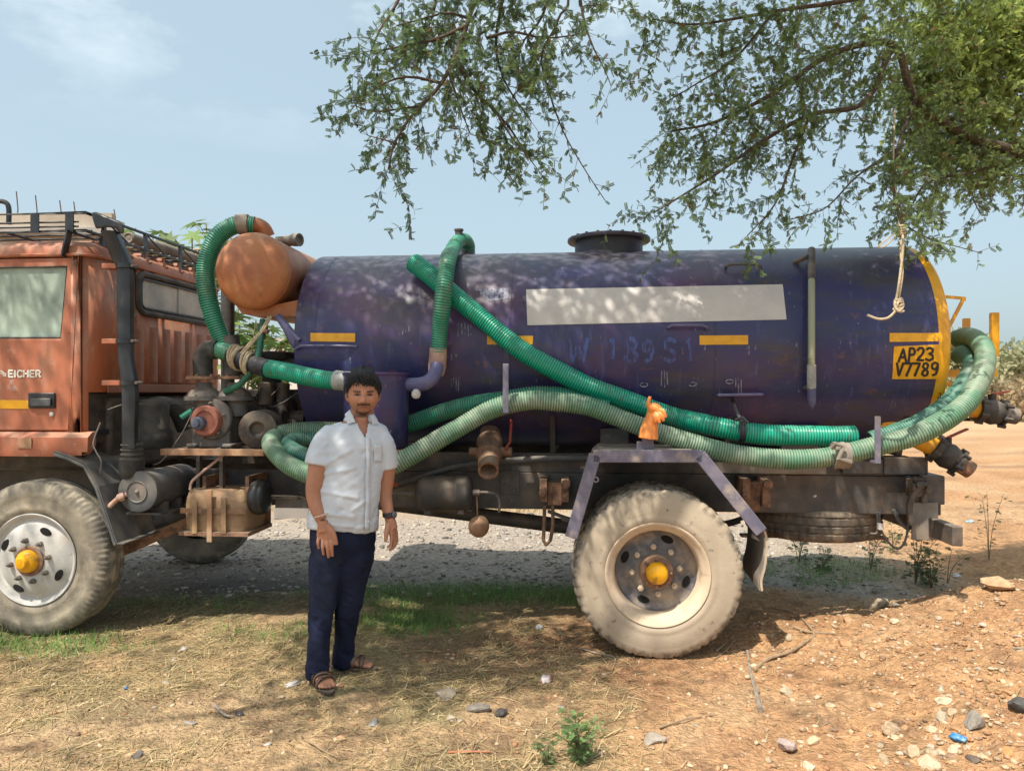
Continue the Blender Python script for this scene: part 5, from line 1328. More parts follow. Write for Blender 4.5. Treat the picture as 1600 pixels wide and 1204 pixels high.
# air tank on the rail
a = P(652, 770, .46); b = P(738, 769, .46); m_ = MB(); L_ = (b - a).length; r = 27 * PS(695, .46)
m_.lathe([(.0005, -.012), (r * .5, -.006), (r * .85, .012), (r, .035), (r * 1.015, .06), (r, .066), (r, L_ * .72), (r * 1.015, L_ * .725), (r * 1.015, L_ * .76), (r, L_ * .765), (r, L_ - .035), (r * .85, L_ - .012), (r * .5, L_), (.0005, L_ + .002)], a, b - a, 40)
at_ = m_.build('air_tank', M_chassis, TRUCK, sharp=60)
m_ = MB()
for u in (.2, .8): c = along(a, b, u); m_.ext(c.x - .02, c.x + .02, .44, .70, c.z - r - .025, c.z - r + .01)
m_.ext(a.x + .02, b.x - .02, .56, .70, a.z - r - .02, a.z - r - .005); m_.build('tank_bracket', M_pump, at_, smooth=False)
m_ = MB(); m_.tube(catmull([P(738, 769, .45), P(760, 769, .45), P(774, 772, .45), P(780, 782, .45), P(780, 800, .45)], 5), .010, 8); m_.cyl(P(739, 769, .45), P(750, 769, .45), .020, 8); m_.tube([P(612, 770, .46), P(652, 771, .46)], .012, 8); m_.cyl(P(640, 771, .46), P(653, 771, .46), .02, 8); m_.build('air_pipe', M_pump, at_)
m_ = MB(); m_.tube([P(745, 774, .45), P(746, 806, .45)], .005, 6); m_.build('drain_chain', M_rustdark, at_)
m_ = MB(); c = P(749, 822, .46); m_.lathe([(.0005, .030), (.04, .026), (.065, .012), (.072, -.005), (.066, -.03), (.0005, -.032)], c, (.55, -1, .15), 24); m_.build('hanging_lamp', M_steelrail, at_)
# thick grey cable along the rail and a red ribbon
m_ = MB(); m_.tube(catmull([P(612, 760, .62), P(650, 748, .60), P(690, 735, .60), P(740, 724, .60), P(800, 719, .60), P(860, 716, .60), P(930, 716, .62)], 6), .022, 10); m_.build('rail_conduit', M_guard, TRUCK)
m_ = MB(); m_.prism([P(610, 749, .5), P(622, 755, .5), P(621, 761, .5), P(609, 757, .5)], (0, .01, 0)); m_.build('red_marker', M_red, TRUCK, smooth=False)

# hose hooks welded to the truck's side
for (px_, y0, y1, t) in ((790, 568, 645, .06), (1372, 650, 724, .04)):
    a = P(px_ - 4.5, y0, t); b = P(px_ + 4.5, y1, t); m_ = MB(); m_.ext(a.x, b.x, t, t + .012, b.z, a.z); m_.ext(a.x, b.x, t + .012, .66, b.z, b.z + .012); m_.build('hose_hook', M_purple, TRUCK, bevel=.002, smooth=False)

# ------------------------------------------------------------------ rear mudguard
gp_ = [P(893, 836, -.02), P(929, 712, -.02), P(938, 704, -.02), P(1086, 706, -.02), P(1094, 712, -.02), P(1187, 828, -.02)]
m_ = MB(); m_.sheet(gp_, (0, .56, 0), .005); rg = m_.build('rear_mudguard', M_greyflap, TRUCK, smooth=False)
for a, b in zip([gp_[0], gp_[1], gp_[4]], [gp_[1], gp_[4], gp_[5]]):
    m_ = MB(); d_ = (b - a).normalized(); m_.bar(a + Vector((0, -.012, 0)) - d_ * .01, b + Vector((0, -.012, 0)) + d_ * .01, .024, .072, up=(0, 0, 1)); m_.build('guard_bar', M_purple, rg, smooth=False, bevel=.004)
for (px_, py_) in ((931, 749), (1089, 717)):
    m_ = MB(); m_.tube([P(px_, py_, -.035) + Vector((.014 * math.cos(a), 0, .014 * math.sin(a))) for a in [i * PI / 6 for i in range(12)]], .005, 6, closed=True); m_.build('lashing_eye', M_purple, rg)
a = P(1003, 664, .02); b = P(1021, 703, .02); m_ = MB(); m_.ext(a.x, b.x, .0, .03, b.z, a.z); m_.ext(a.x - .03, a.x, .0, .03, b.z, b.z + .05); m_.build('guard_post', M_purple, rg, smooth=False, bevel=.003)
# rubber flap
fl = [P(1183, 815, .0), P(1193, 840, .0), P(1191, 880, .0), P(1185, 905, .0), P(1186, 922, .0)]
fc = catmull(fl, 5); m_ = MB(); m_.sheet(fc, (.02, .50, .0), .006); m_.build('rubber_flap', M_greyflap, rg, sharp=60)
m_ = MB(); m_.sheet([p + Vector((.008, -.012, 0)) for p in fc], (0, .012, 0), .012); m_.build('flap_lit_edge', M_litcream, rg)  # cream edge strip carries the sunlight on the flap in its colour

# ------------------------------------------------------------------ spare tyre and rear end
sp = tyre_mesh('rear').build('spare_tyre', M_spare, TRUCK, sharp=50)
zs = (P(1280, 797, .66).z + P(1280, 853, .66).z) / 2
sp.location = (P(1268, 830, 1.12).x, 1.12, zs + .118); sp.rotation_euler = (-PI / 2, 0, .35); sp.scale = (.92, .98, .92)
m_ = MB(); a = sp.location; m_.ext(a.x - .5, a.x + .5, 1.05, 1.13, zs - .145, zs - .128); m_.build('spare_carrier', M_rustdark, TRUCK, smooth=False)
a = P(1386, 743, .60); b = P(1474, 800, .60)
m_ = MB(); m_.ext(b.x - .13, b.x + .002, .58, 1.62, b.z + .05, a.z + .005); m_.build('rear_cross_beam', M_chassis, TRUCK, bevel=.008, smooth=False)
a = P(1380, 714, .66); b = P(1448, 741, .66); m_ = MB(); m_.ext(a.x, b.x, .64, .72, b.z, a.z); m_.ext(a.x - .25, a.x, .66, .72, b.z, b.z + .09); m_.build('end_bracket', M_chassis, TRUCK, bevel=.004, smooth=False)
m_ = MB(); c = P(1505, 836, .25); m_.ext(c.x - .06, c.x, .25, 1.95, c.z - .065, c.z + .05); m_.build('underrun_bar', M_chassis, TRUCK, bevel=.006, smooth=False)
m_ = MB(); m_.bar(P(1380, 800, .85), P(1460, 830, .85), .05, .09); m_.build('underrun_arm', M_chassis, TRUCK, smooth=False)
m_ = MB(); m_.bar(P(1380, 800, 1.4), P(1460, 830, 1.4), .05, .09); m_.build('underrun_arm', M_chassis, TRUCK, smooth=False)
a = P(1425, 843, .55); b = P(1466, 785, .55); m_ = MB(); m_.ext(a.x, b.x, .55, .565, a.z, b.z); m_.build('tail_plate', M_greyflap, TRUCK, bevel=.003, smooth=False)
m_ = MB(); c = P(1437, 757, .52)
for (dx, dz, rr, ax_) in ((0, 0, .030, (1, 0, .2)), (-.05, -.02, .020, (.3, -1, 0)), (.05, -.03, .024, (0, 0, 1)), (.03, -.085, .020, (.2, 0, 1)), (-.02, .035, .018, (1, -.3, 0))):
    m_.lathe([(.0005, -rr * 1.6), (rr * .6, -rr * 1.6), (rr * .6, -rr * .9), (rr, -rr * .9), (rr, rr * .5), (rr * .7, rr * .5), (rr * .7, rr * 1.5), (.0005, rr * 1.5)], c + Vector((dx, 0, dz)), ax_, 8)
m_.box(c + Vector((.005, .03, -.02)), (.13, .05, .11))
m_.tube(catmull([c, c + Vector((-.06, 0, -.12)), c + Vector((-.05, 0, -.25))], 5), .022, 8); m_.build('brake_coupling', M_engine, TRUCK)
m_ = MB()
m_.tube(catmull([P(1374, 800, .6), P(1376, 825, .6), P(1388, 846, .6), P(1402, 857, .6), P(1414, 845, .6), P(1421, 810, .6), P(1424, 770, .6)], 6), .007, 6)
m_.tube(catmull([P(1396, 796, .62), P(1406, 815, .62), P(1420, 828, .62)], 5), .012, 6); m_.tube(catmull([P(1358, 833, .62), P(1370, 832, .62), P(1372, 815, .62), P(1370, 800, .62)], 5), .008, 6)
m_.build('tail_wiring', M_guard, TRUCK)
m_ = MB(); a = P(1375, 822, .59); m_.ext(a.x - .012, a.x + .018, .58, .61, a.z - .02, a.z + .02); m_.build('wire_connector', M_panel, TRUCK, smooth=False)
m_ = MB(); c = P(1270, 775, RAILT - .001); m_.prism([c, c + Vector((.02, 0, .012)), c + Vector((.026, 0, 0)), c + Vector((.012, 0, -.008))], (0, -.001, 0)); m_.build('rail_hole_daylight', M_panel, TRUCK, smooth=False)  # pale chip painted for daylight showing through a hole in the rail

def ball_valve(a, b, e, name, lv):
    m_ = MB(); d_ = b - a; L_ = d_.length
    m_.lathe([(.058, -.25), (.058, L_)], a, d_, 24); root = m_.build(name, M_yellowp, TRUCK, sharp=50)
    d2 = e - b; l2 = d2.length; m_ = MB()
    m_.lathe([(.050, -.02), (.082, -.015), (.084, .02), (.066, .028), (.074, l2 * .18), (.084, l2 * .34), (.074, l2 * .5), (.066, l2 * .58), (.082, l2 * .60), (.082, l2 * .66), (.060, l2 * .68)], b, d2, 24)
    ax_, u, v = frame_from(d2)
    for k in range(6):
        an = 2 * PI * k / 6 + .4
        for hh in (.0, l2 * .63): m_.cyl(b + ax_ * (hh - .02) + (u * math.cos(an) + v * math.sin(an)) * .082, b + ax_ * (hh + .025) + (u * math.cos(an) + v * math.sin(an)) * .082, .013, 6)
    up = Vector((0, 0, 1)); m_.cyl(b + d2 * .34 + up * .05, b + d2 * .34 + up * .115, .024, 10); m_.build('valve_body', M_rubber, root, sharp=45)
    m_ = MB(); m_.lathe([(.056, l2 * .66), (.054, l2), (.044, l2), (.042, l2 * .7)], b, d2, 22); m_.build('nozzle', M_pump if name == 'upper_outlet' else M_rustdark, root)
    m_ = MB(); p = b + d2 * .34 + up * .115; m_.bar(p, p + lv * .35, .03, .012); m_.bar(p + lv * .35, p + lv, .028, .012); m_.build('lever', M_red, root, smooth=False, bevel=.003)
ball_valve(P(1497, 633, .75), P(1531, 640, .75), P(1588, 650, .75), 'upper_outlet', Vector((.105, .0, .02)))
ball_valve(P(1438, 688, .62), P(1462, 700, .60), P(1517, 735, .58), 'lower_outlet', Vector((.13, .02, .055)))
# yellow frame behind the tank that carries the hoses
fm = MB(); a = P(1550, 488, 1.0); b = P(1562, 556, 1.0); fm.ext(a.x, b.x, 1.0, 1.04, b.z, a.z); fro = fm.build('hose_frame', M_yellowp, TRUCK, bevel=.003, smooth=False)
m_ = MB(); a = P(1512, 497, 1.5); m_.ext(a.x - .02, a.x + .02, 1.5, 1.54, b.z, a.z); m_.build('frame_post', M_yellowp, fro, smooth=False)
m_ = MB(); m_.bar((xB + .10, 1.05, P(1500, 583, 1.0).z), (b.x, 1.05, P(1500, 583, 1.0).z), .05, .05); m_.bar((xB + .10, 1.05, P(1500, 600, 1.0).z), (b.x - .08, 1.05, P(1500, 600, 1.0).z), .05, .03); m_.build('frame_arm', M_yellowp, fro, smooth=False)
m_ = MB(); m_.bar(P(1470, 463, .80), P(1506, 466, .80), .02, .018); m_.bar(P(1506, 466, .80), P(1482, 512, .80), .02, .018); m_.bar(P(1506, 466, .80), P(1507, 468, 1.15), .02, .018); m_.build('ladder_hook', M_yellowp, fro, smooth=False)
m_ = MB(); stroke(m_, [(1467, 614), (1470, 614), (1469, 621), (1465, 622), (1466, 619)], 1.3, lambda x, y: S(x, y, .006)); m_.build('paint_scribble', M_ink, fro, smooth=False, fix=False)

# ------------------------------------------------------------------ loose hoses (things of their own, in world space)
def wp(L): return [W(p) for p in L]
def side(x, y, off, tmin):
    p = S(x, y, off)
    return p if p.y < tmin else P(x, y, tmin)
bright = [S(647, 412, .085), S(675, 434, .082), S(705, 458, .08), S(760, 503, .082), S(830, 556, .088), S(900, 595, .10), S(960, 620, .10), S(1010, 637, .11), S(1060, 652, .13), P(1110, 664, .31), P(1160, 673, .29), P(1220, 680, .27), P(1280, 682, .27), P(1337, 681.5, .27)]
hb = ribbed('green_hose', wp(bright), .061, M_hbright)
tag(hb, 'bright emerald ribbed hose laid diagonally across the blue tank', 'hose', 'loose suction hoses')
fade = [P(1496, 530, 1.05), P(1512, 527, .95), P(1528, 533, .75), P(1538, 550, .55), P(1538, 575, .40), P(1526, 604, .28), P(1507, 632, .20), P(1475, 657, .16), P(1430, 680, .14), P(1380, 696, .14), P(1330, 708, .15), P(1270, 715, .17), P(1210, 716, .18), P(1150, 708, .19), P(1090, 695, .20), P(1030, 677, .20), P(970, 655, .20), P(910, 633, .20), P(850, 624, .19), P(810, 627, .18), P(760, 642, .17), P(710, 672, .12), P(660, 703, .06), P(610, 728, .02), P(555, 742, .0), P(500, 742, .05), P(452, 725, .12), P(428, 703, .22), P(424, 688, .36), P(440, 678, .48), P(480, 674, .54), P(540, 672, .55)]
hf = ribbed('faded_hose', wp(fade), .057, M_hfade)
tag(hf, 'long faded pale green hose draped along the truck side and looped behind the man', 'hose', 'loose suction hoses')
inner = [P(1498, 556, 1.0), P(1508, 553, .9), P(1518, 566, .72), P(1512, 590, .58), P(1494, 616, .46), P(1466, 640, .38), P(1430, 662, .33), P(1395, 676, .31), P(1360, 687, .31)]
hi_ = ribbed('teal_hose', wp(inner), .052, M_hteal); tag(hi_, 'short teal hose tucked inside the big loop behind the yellow tank end', 'hose', 'loose suction hoses')
gr = [P(560, 676, .42), P(600, 668, .43), P(640, 660, .42), P(690, 645, .40), P(740, 633, .36), P(790, 624, .33), P(840, 617, .34), P(900, 618, .36), P(950, 632, .38)]
hg = ribbed('green_hose', wp(gr), .054, M_hmid); tag(hg, 'green hose running behind the faded hose, right of the blue drum', 'hose', 'loose suction hoses')
co = [P(620, 712, .25), P(570, 722, .22), P(520, 722, .20), P(478, 712, .22), P(454, 700, .30), P(452, 692, .40), P(468, 686, .48), P(510, 685, .52), P(560, 688, .53)]
hc_ = ribbed('coiled_hose', wp(co), .050, M_hteal); tag(hc_, 'inner loop of coiled teal hose left of the standing man', 'hose', 'loose suction hoses')
for (px_, py_, t, rr, ww, m, name, lab) in ((1157, 672, .29, .075, 9, M_blacktape, 'tie_strap', 'black strap tying the bright green hose to the tank'), (1313, 711, .155, .078, 24, M_greyflap, 'cloth_tie', 'grey cloth strip knotted round the faded hose')):
    a = P(px_ - ww / 2, py_, t); b = P(px_ + ww / 2, py_ + .4, t); m_ = MB()
    c = [along(W(a), W(b), i / 6) for i in range(7)]; m_.tube(c, [rr + .004 * math.sin(i * 2.1) for i in range(7)], 18)
    if name == 'tie_strap':
        m_.tube([W(P(1160, 660, .24)), W(P(1152, 645, .3)), W(S(1146, 628, .02)), W(S(1143, 617, .03))], .010, 6); m_.tube([W(P(1150, 656, .22)), W(P(1160, 652, .20)), W(P(1168, 660, .2))], .012, 6)
    else:
        m_.tube([W(P(1300, 700, .08)), W(P(1306, 694, .06)), W(P(1318, 697, .06)), W(P(1310, 716, .06)), W(P(1330, 722, .08))], .014, 6)
    tag(m_.build(name, m), lab, 'strap')
# short white plank and grey plank wedged on the subframe
m_ = MB(); m_.prism([W(P(1052, 718, .75)), W(P(1096, 717, .75)), W(P(1100, 734, .75))], Vector((0, .02, 0))); tag(m_.build('offcut_board', M_panel, smooth=False), 'pale triangular board wedged above the rear mudguard', 'board')
m_ = MB(); a = P(1112, 716, .62); b = P(1290, 741, .62); A = W((a.x, .62, b.z + .004)); mm = MB(); mm.bar(W((a.x, .62, (a.z + b.z) / 2 - .01)), W((b.x, .62, (a.z + b.z) / 2 - .01)), .03, .07); tag(mm.build('wooden_plank', M_greyflap, smooth=False, bevel=.003), 'grey weathered plank on the chassis above the spare tyre', 'plank')
# orange rubber glove pulled over the post
M_glove = mat('orange_rubber_glove', (0.80, 0.27, 0.055), rough=0.5, c2=(0.72, 0.24, 0.06), scale=14.0, bump=0.2, bscale=50)
gl = MB()
def gtube(pix, rad, t0): gl.tube(catmull([W(P(x, y, t0 + dt_)) for x, y, dt_ in pix], 5), [r for r in np.interp(np.linspace(0, 1, (len(pix) - 1) * 5 + 1), np.linspace(0, 1, len(rad)), rad)], 12)
gtube([(1013, 685, 0), (1015, 668, 0), (1018, 652, 0), (1021, 642, 0)], [.058, .050, .036, .030], -.015)
gtube([(1018, 646, 0), (1021, 638, -.01), (1026, 639, -.02), (1030, 643, -.03)], [.028, .032, .030, .02], -.015)
for (x1, y1, x2, y2) in ((1036, 642, 1041, 652), (1033, 648, 1037, 658), (1028, 651, 1031, 661), (1023, 652, 1024, 660)):
    gtube([(1026, 640, -.02), (x1, y1, -.05), (x2, y2, -.055)], [.012, .0115, .008], -.015)
gtube([(1017, 643, -.01), (1013, 630, -.02), (1016, 619, -.02)], [.015, .0125, .009], -.015)
g_o = gl.build('rubber_glove', M_glove, fix=False); tag(g_o, 'orange rubber glove pulled over a post on the rear mudguard', 'glove')
g_o.modifiers.new('weld', 'REMESH').voxel_size = .0032; g_o.modifiers['weld'].mode = 'VOXEL'; g_o.modifiers['weld'].use_smooth_shade = True
# ------------------------------------------------------------------ foliage tools
M_leaf = mat_attr('thorn_tree_leaf', rough=0.6, spec=0.25, trans=0.48)
M_bark = mat('bark', (0.065, 0.046, 0.032), rough=0.95, c2=(0.12, 0.09, 0.062), scale=12.0, stretch=(1, 1, 0.3), bump=0.7, bscale=30, bdist=0.02)
def sprig_proto(pairs=7, L=1.0, lw=.075, ll=.36):
    """a feathered leaf along +x, length about 1"""
    V = []; F = []
    for i in range(pairs):
        t = (i + .7) / (pairs + .4)
        for s_ in (-1, 1):
            b = len(V); cx_ = t * L
            d = np.array([.62, s_ * .78, -.10 - .25 * t]); d = d / np.linalg.norm(d)
            pn = np.array([-d[1], d[0], 0]); l_ = ll * (1 - .35 * abs(t - .5))
            p0 = np.array([cx_, 0, 0])
            bend = np.array([0, 0, -.22 * t * t]); p0 = p0 + bend
            V += [p0 - d * .04, p0 + d * l_ * .38 + pn * lw, p0 + d * l_, p0 + d * l_ * .62 - pn * lw]
            F.append([b, b + 1, b + 2, b + 3])
    return np.array(V), np.array(F)
SPV, SPF = sprig_proto()
def sprigs(pos, dirs, size, proto=None):
    PV, PF = proto if proto else (SPV, SPF)
    n = len(pos); d = dirs / (np.linalg.norm(dirs, axis=1, keepdims=True) + 1e-9)
    rnd = NP.normal(0, 1, (n, 3)); u = np.cross(d, rnd); u /= np.linalg.norm(u, axis=1, keepdims=True) + 1e-9
    w = np.cross(d, u)
    V = pos[:, None, :] + (PV[None, :, 0:1] * d[:, None, :] + PV[None, :, 1:2] * u[:, None, :] + PV[None, :, 2:3] * w[:, None, :]) * size[:, None, None]
    F = PF[None] + (np.arange(n) * len(PV))[:, None, None]
    return V.reshape(-1, 3), F.reshape(-1, PF.shape[1])

class Tree:
    def __init__(s, rng): s.r = rng; s.wood = MB(); s.tw = []; s.lp = []; s.ld = []; s.ls = []; s.ly = []
    def twig(s, a, b, r): s.tw.append((a, b, r))
    def branch(s, pts, r0, r1, dens=1.0, tl=(.16, .42), leaf=.05, sun_yel=0.0, skip=0.0, droop=.25, per=8):
        r = s.r; c, L_ = resample(catmull(pts, per), .05)
        n = len(c); s.wood.tube(c, [r0 + (r1 - r0) * i / (n - 1) for i in range(n)], 7 if r0 > .012 else 5)
        for i in range(int(n * skip), n):
            t = (c[min(i + 1, n - 1)] - c[max(i - 1, 0)]).normalized()
            k = dens if r.random() < dens % 1 or dens >= 1 else 0
            for _ in range(int(dens) + (1 if r.random() < dens % 1 else 0)):
                v = Vector((r.gauss(0, 1), r.gauss(0, 1), r.gauss(0, 1) - droop)); v = (v - t * v.dot(t)).normalized()
                d = (v + t * r.uniform(.2, 1.0) + Vector((0, 0, -droop))).normalized()
                s.shoot(c[i], d, r.uniform(*tl), leaf, sun_yel, 1)
            if r0 < .02: s.leaf(c[i], (t + Vector((r.gauss(0, .8), r.gauss(0, .8), r.gauss(0, .8)))), leaf, sun_yel)
    def shoot(s, p, d, L_, leaf, sun_yel, depth):
        r = s.r; n = max(3, int(L_ / .028)); st = L_ / n; q = p
        for i in range(n):
            d = (d + Vector((r.gauss(0, .13), r.gauss(0, .13), r.gauss(0, .13) - .035))).normalized()
            q2 = q + d * st
            if i % 2 == 1 or i == n - 1: s.twig(p if i < 2 else s._l, q2, .0016 if depth else .0011); s._l = q2
            elif i == 0: s._l = p
            if i >= 1:
                for _ in range(2 + (r.random() < .35)):
                    v = Vector((r.gauss(0, 1), r.gauss(0, 1), r.gauss(0, 1)))
                    s.leaf(q2, d * .5 + v * .75 + Vector((0, 0, -.25)), leaf, sun_yel)
            if depth and i > 1 and r.random() < .20:
                v = Vector((r.gauss(0, 1), r.gauss(0, 1), r.gauss(0, 1) - .2)); keep = s._l
                s.shoot(q2, (d + v * .8).normalized(), L_ * r.uniform(.25, .5), leaf, sun_yel, 0); s._l = keep
            q = q2
    def leaf(s, p, d, size, sun_yel): s.lp.append(p[:]); s.ld.append(d[:]); s.ls.append(size * s.r.uniform(.48, 1.0)); s.ly.append(sun_yel)
    def cloud(s, c, rad, n, size, sun_yel=.2):
        for _ in range(n):
            v = Vector((s.r.gauss(0, .5), s.r.gauss(0, .5), s.r.gauss(0, .32))) * rad
            s.leaf(Vector(c) + v, Vector((s.r.gauss(0, 1), s.r.gauss(0, 1), s.r.gauss(0, .5) - .1)), size, sun_yel)
    def finish(s, root, crown='crown', m=None, cols=None):
        A = np.array([t[0][:] for t in s.tw]); B = np.array([t[1][:] for t in s.tw]); rr = np.array([t[2] for t in s.tw])
        d = B - A; d /= np.linalg.norm(d, axis=1, keepdims=True) + 1e-9; u = np.cross(d, NP.normal(0, 1, d.shape)); u /= np.linalg.norm(u, axis=1, keepdims=True) + 1e-9; w_ = np.cross(d, u)
        ring = [(u * math.cos(a) + w_ * math.sin(a)) * rr[:, None] for a in (0, 2.094, 4.189)]
        Vt = np.stack([A + q for q in ring] + [B + q * .75 for q in ring], 1); Ft = np.array([[0, 1, 4, 3], [1, 2, 5, 4], [2, 0, 3, 5]])[None] + (np.arange(len(A)) * 6)[:, None, None]
        tw = np_mesh('twigs', Vt.reshape(-1, 3), Ft.reshape(-1, 4), M_bark, root); tw['kind'] = 'stuff'; tw.matrix_parent_inverse = Matrix.Translation(-root.location)
        P_ = np.array(s.lp); D_ = np.array(s.ld); Z_ = np.array(s.ls); Y_ = np.array(s.ly)
        V, F = sprigs(P_, D_, Z_)
        o = np_mesh(crown, V, F, m or M_leaf, root)
        g = np.array(cols[0] if cols else (0.125, 0.19, 0.085)); y = np.array(cols[1] if cols else (0.40, 0.48, 0.12))  # y is yellow-green with the sunlit look put into the leaf colour
        rr = NP.rand(len(P_))
        Y_ = np.clip(Y_ * NP.uniform(.35, 1.25, len(Y_)), 0, 1); C = (g[None] * (1 - Y_[:, None]) + y[None] * Y_[:, None]) * (0.65 + 0.85 * rr[:, None])
        br = (NP.rand(len(P_)) < .06)[:, None]; C = np.where(br, np.array([[.20, .14, .06]]), C)
        set_tint(o, np.repeat(C, len(V) // len(P_), axis=0))
        w = s.wood.build('branches', M_bark, root, fix=False, sharp=None)
        for q in (o, w): q.matrix_parent_inverse = Matrix.Translation(-root.location)
        return o

# ------------------------------------------------------------------ the thorn tree that shades the truck
tr = Tree(random.Random(5))
A_ = lambda *L: [AT(*p) for p in L]
root = Vector((5.4, 6.0, gz(5.4, 6.0)))
TREE = empty('thorn_tree', root); tag(TREE, 'thorn tree leaning in from the right with feathery drooping branches', 'tree')
tk_ = MB(); tk_.tube(catmull([root + Vector((0, 0, -.15)), root + Vector((.05, .02, .4)), root + Vector((-.05, -.1, 1.2)), root + Vector((-.3, -.3, 2.0)), root + Vector((-.55, -.55, 2.7))], 6), [.30] * 3 + [.24] * 6 + [.21] * 8 + [.18] * 8, 16)
fork = root + Vector((-.55, -.55, 2.7))
# limbs out of sight above the frame
tk_.tube(catmull([fork, Vector((4.2, 4.6, 3.9)), Vector((2.8, 3.7, 4.75)), Vector((1.0, 3.3, 5.1)), Vector((-1.2, 3.0, 5.3)), Vector((-3.0, 2.8, 5.3)), Vector((-4.6, 2.9, 5.2))], 6), list(np.linspace(.14, .02, 37)), 10)
tk_.tube(catmull([Vector((1.0, 3.3, 5.1)), Vector((-.6, 2.4, 5.0)), Vector((-2.2, 1.7, 5.0)), Vector((-3.6, 1.2, 5.1))], 6), list(np.linspace(.07, .015, 19)), 8)
tk_.tube(catmull([fork, Vector((5.0, 4.4, 4.2)), Vector((4.6, 3.2, 5.0)), Vector((4.0, 2.0, 5.4))], 6), list(np.linspace(.12, .03, 19)), 8)
tk_.tube(catmull([fork, Vector((5.8, 6.6, 4.2)), Vector((6.4, 7.6, 5.2))], 6), list(np.linspace(.12, .03, 13)), 8)
for (bx, by, bz_) in ((5.6, 6.2, 4.6), (6.3, 7.4, 5.2), (5.0, 4.5, 4.9), (6.6, 5.8, 4.6)): tr.cloud((bx, by, bz_), 1.3, 500, .115, .35)
def L3(*q): return [Vector(p) for p in q]
# left hanging mass
a0 = Vector((-.2, 3.25, 5.1))
tr.branch([a0] + A_((765, -60, 3.5), (742, 0, 3.45), (722, 60, 3.42), (690, 130, 3.4), (640, 185, 3.35), (614, 230, 3.32), (608, 265, 3.3)), .026, .005, 1.66, (.13, .34), 0.043, 0, .30)
tr.branch(A_((728, 40, 3.42), (680, 62, 3.4), (630, 72, 3.4), (600, 78, 3.45), (580, 80, 3.5)), .010, .003, 2.10, (.12, .30), 0.043)
tr.branch(A_((690, 130, 3.4), (640, 120, 3.35), (600, 130, 3.3), (570, 150, 3.3)), .008, .003, 1.75, (.12, .28), 0.043)
tr.branch(A_((712, 95, 3.42), (740, 140, 3.5), (775, 175, 3.55), (800, 205, 3.6), (822, 240, 3.6)), .011, .003, 2.10, (.12, .30), 0.043, .1)
tr.branch(A_((775, 175, 3.55), (800, 215, 3.5), (825, 245, 3.5), (850, 278, 3.5)), .006, .002, 0.88, (.08, .16), 0.039, .1)
tr.branch([a0] + A_((880, -60, 3.7), (872, 30, 3.65), (846, 85, 3.6), (857, 140, 3.6), (880, 205, 3.6), (912, 262, 3.6), (946, 314, 3.6)), .014, .002, 0.56, (.06, .16), 0.036, .05, .35)
tr.branch(A_((895, -90, 3.8), (910, 20, 3.75), (925, 70, 3.7), (945, 110, 3.7), (955, 135, 3.7)), .012, .002, 1.40, (.10, .26), 0.043, 0, .2)
tr.branch(A_((800, -90, 3.7), (785, 0, 3.65), (775, 70, 3.6), (790, 130, 3.6), (830, 190, 3.6)), .012, .003, 2.27, (.14, .34), 0.043, .1, .2)
tr.branch(A_((655, -70, 3.6), (620, 5, 3.55), (592, 50, 3.5), (575, 95, 3.5)), .012, .003, 1.40, (.12, .26), 0.043, 0, .3)
tr.branch(A_((690, -60, 3.7), (680, 10, 3.65), (660, 70, 3.6)), .010, .003, 2.10, (.14, .3), 0.043, 0, .2)
tr.branch(A_((860, -60, 3.6), (850, 20, 3.6), (815, 70, 3.55), (810, 110, 3.55)), .010, .003, 2.45, (.14, .3), 0.043, .1, .2)
tr.branch(A_((735, 30, 3.45), (700, 20, 3.5), (660, 30, 3.5), (620, 40, 3.5)), .008, .003, 2.60, (.12, .30), 0.037)
tr.branch(A_((700, 110, 3.4), (720, 170, 3.45), (735, 210, 3.45)), .007, .002, 2.08, (.12, .26), 0.037)
tr.branch(A_((760, 60, 3.5), (800, 50, 3.5), (850, 60, 3.55), (900, 55, 3.6)), .008, .003, 2.60, (.14, .32), 0.037, .05)
tr.branch(A_((745, 0, 3.6), (720, -10, 3.7), (690, 0, 3.75)), .008, .003, 2.60, (.14, .34), 0.037, .05)
tr.branch(A_((660, 165, 3.38), (625, 170, 3.35), (585, 175, 3.35), (555, 165, 3.35)), .006, .002, 1.95, (.10, .22), 0.037)
tr.branch(A_((620, 225, 3.32), (590, 215, 3.3), (575, 212, 3.3)), .005, .002, 1.57, (.10, .18), 0.039)
# right mass
b0 = AT(1660, 300, 5.1)
tk_.tube(catmull([fork, Vector((4.3, 5.3, 2.72)), b0], 6), list(np.linspace(.15, .10, 13)), 10)
tr.branch([b0] + A_((1590, 240, 4.9), (1510, 212, 4.8), (1430, 155, 4.6), (1395, 70, 4.5), (1300, 85, 4.4), (1210, 145, 4.3), (1120, 190, 4.2), (1050, 205, 4.15)), .040, .006, 3.8, (.16, .42), 0.040, .25, .12)
tr.branch(A_((1395, 72, 4.5), (1350, 160, 4.4), (1265, 180, 4.3), (1190, 222, 4.2), (1125, 268, 4.1), (1065, 306, 4.05), (1022, 332, 4.0)), .020, .004, 1.71, (.14, .34), 0.044, .12, .1)
tr.branch(A_((1265, 180, 4.3), (1236, 255, 4.2), (1210, 320, 4.1), (1168, 368, 4.05)), .010, .003, 1.40, (.10, .26), 0.044, .1)
tr.branch(A_((1430, 155, 4.6), (1405, 225, 4.4), (1396, 290, 4.2), (1408, 352, 4.0)), .016, .006, 2.33, (.12, .30), 0.044, .2)
tr.branch(A_((1405, 230, 4.4), (1340, 275, 4.25), (1290, 325, 4.15), (1238, 342, 4.1)), .008, .003, 1.55, (.10, .24), 0.042, .1)
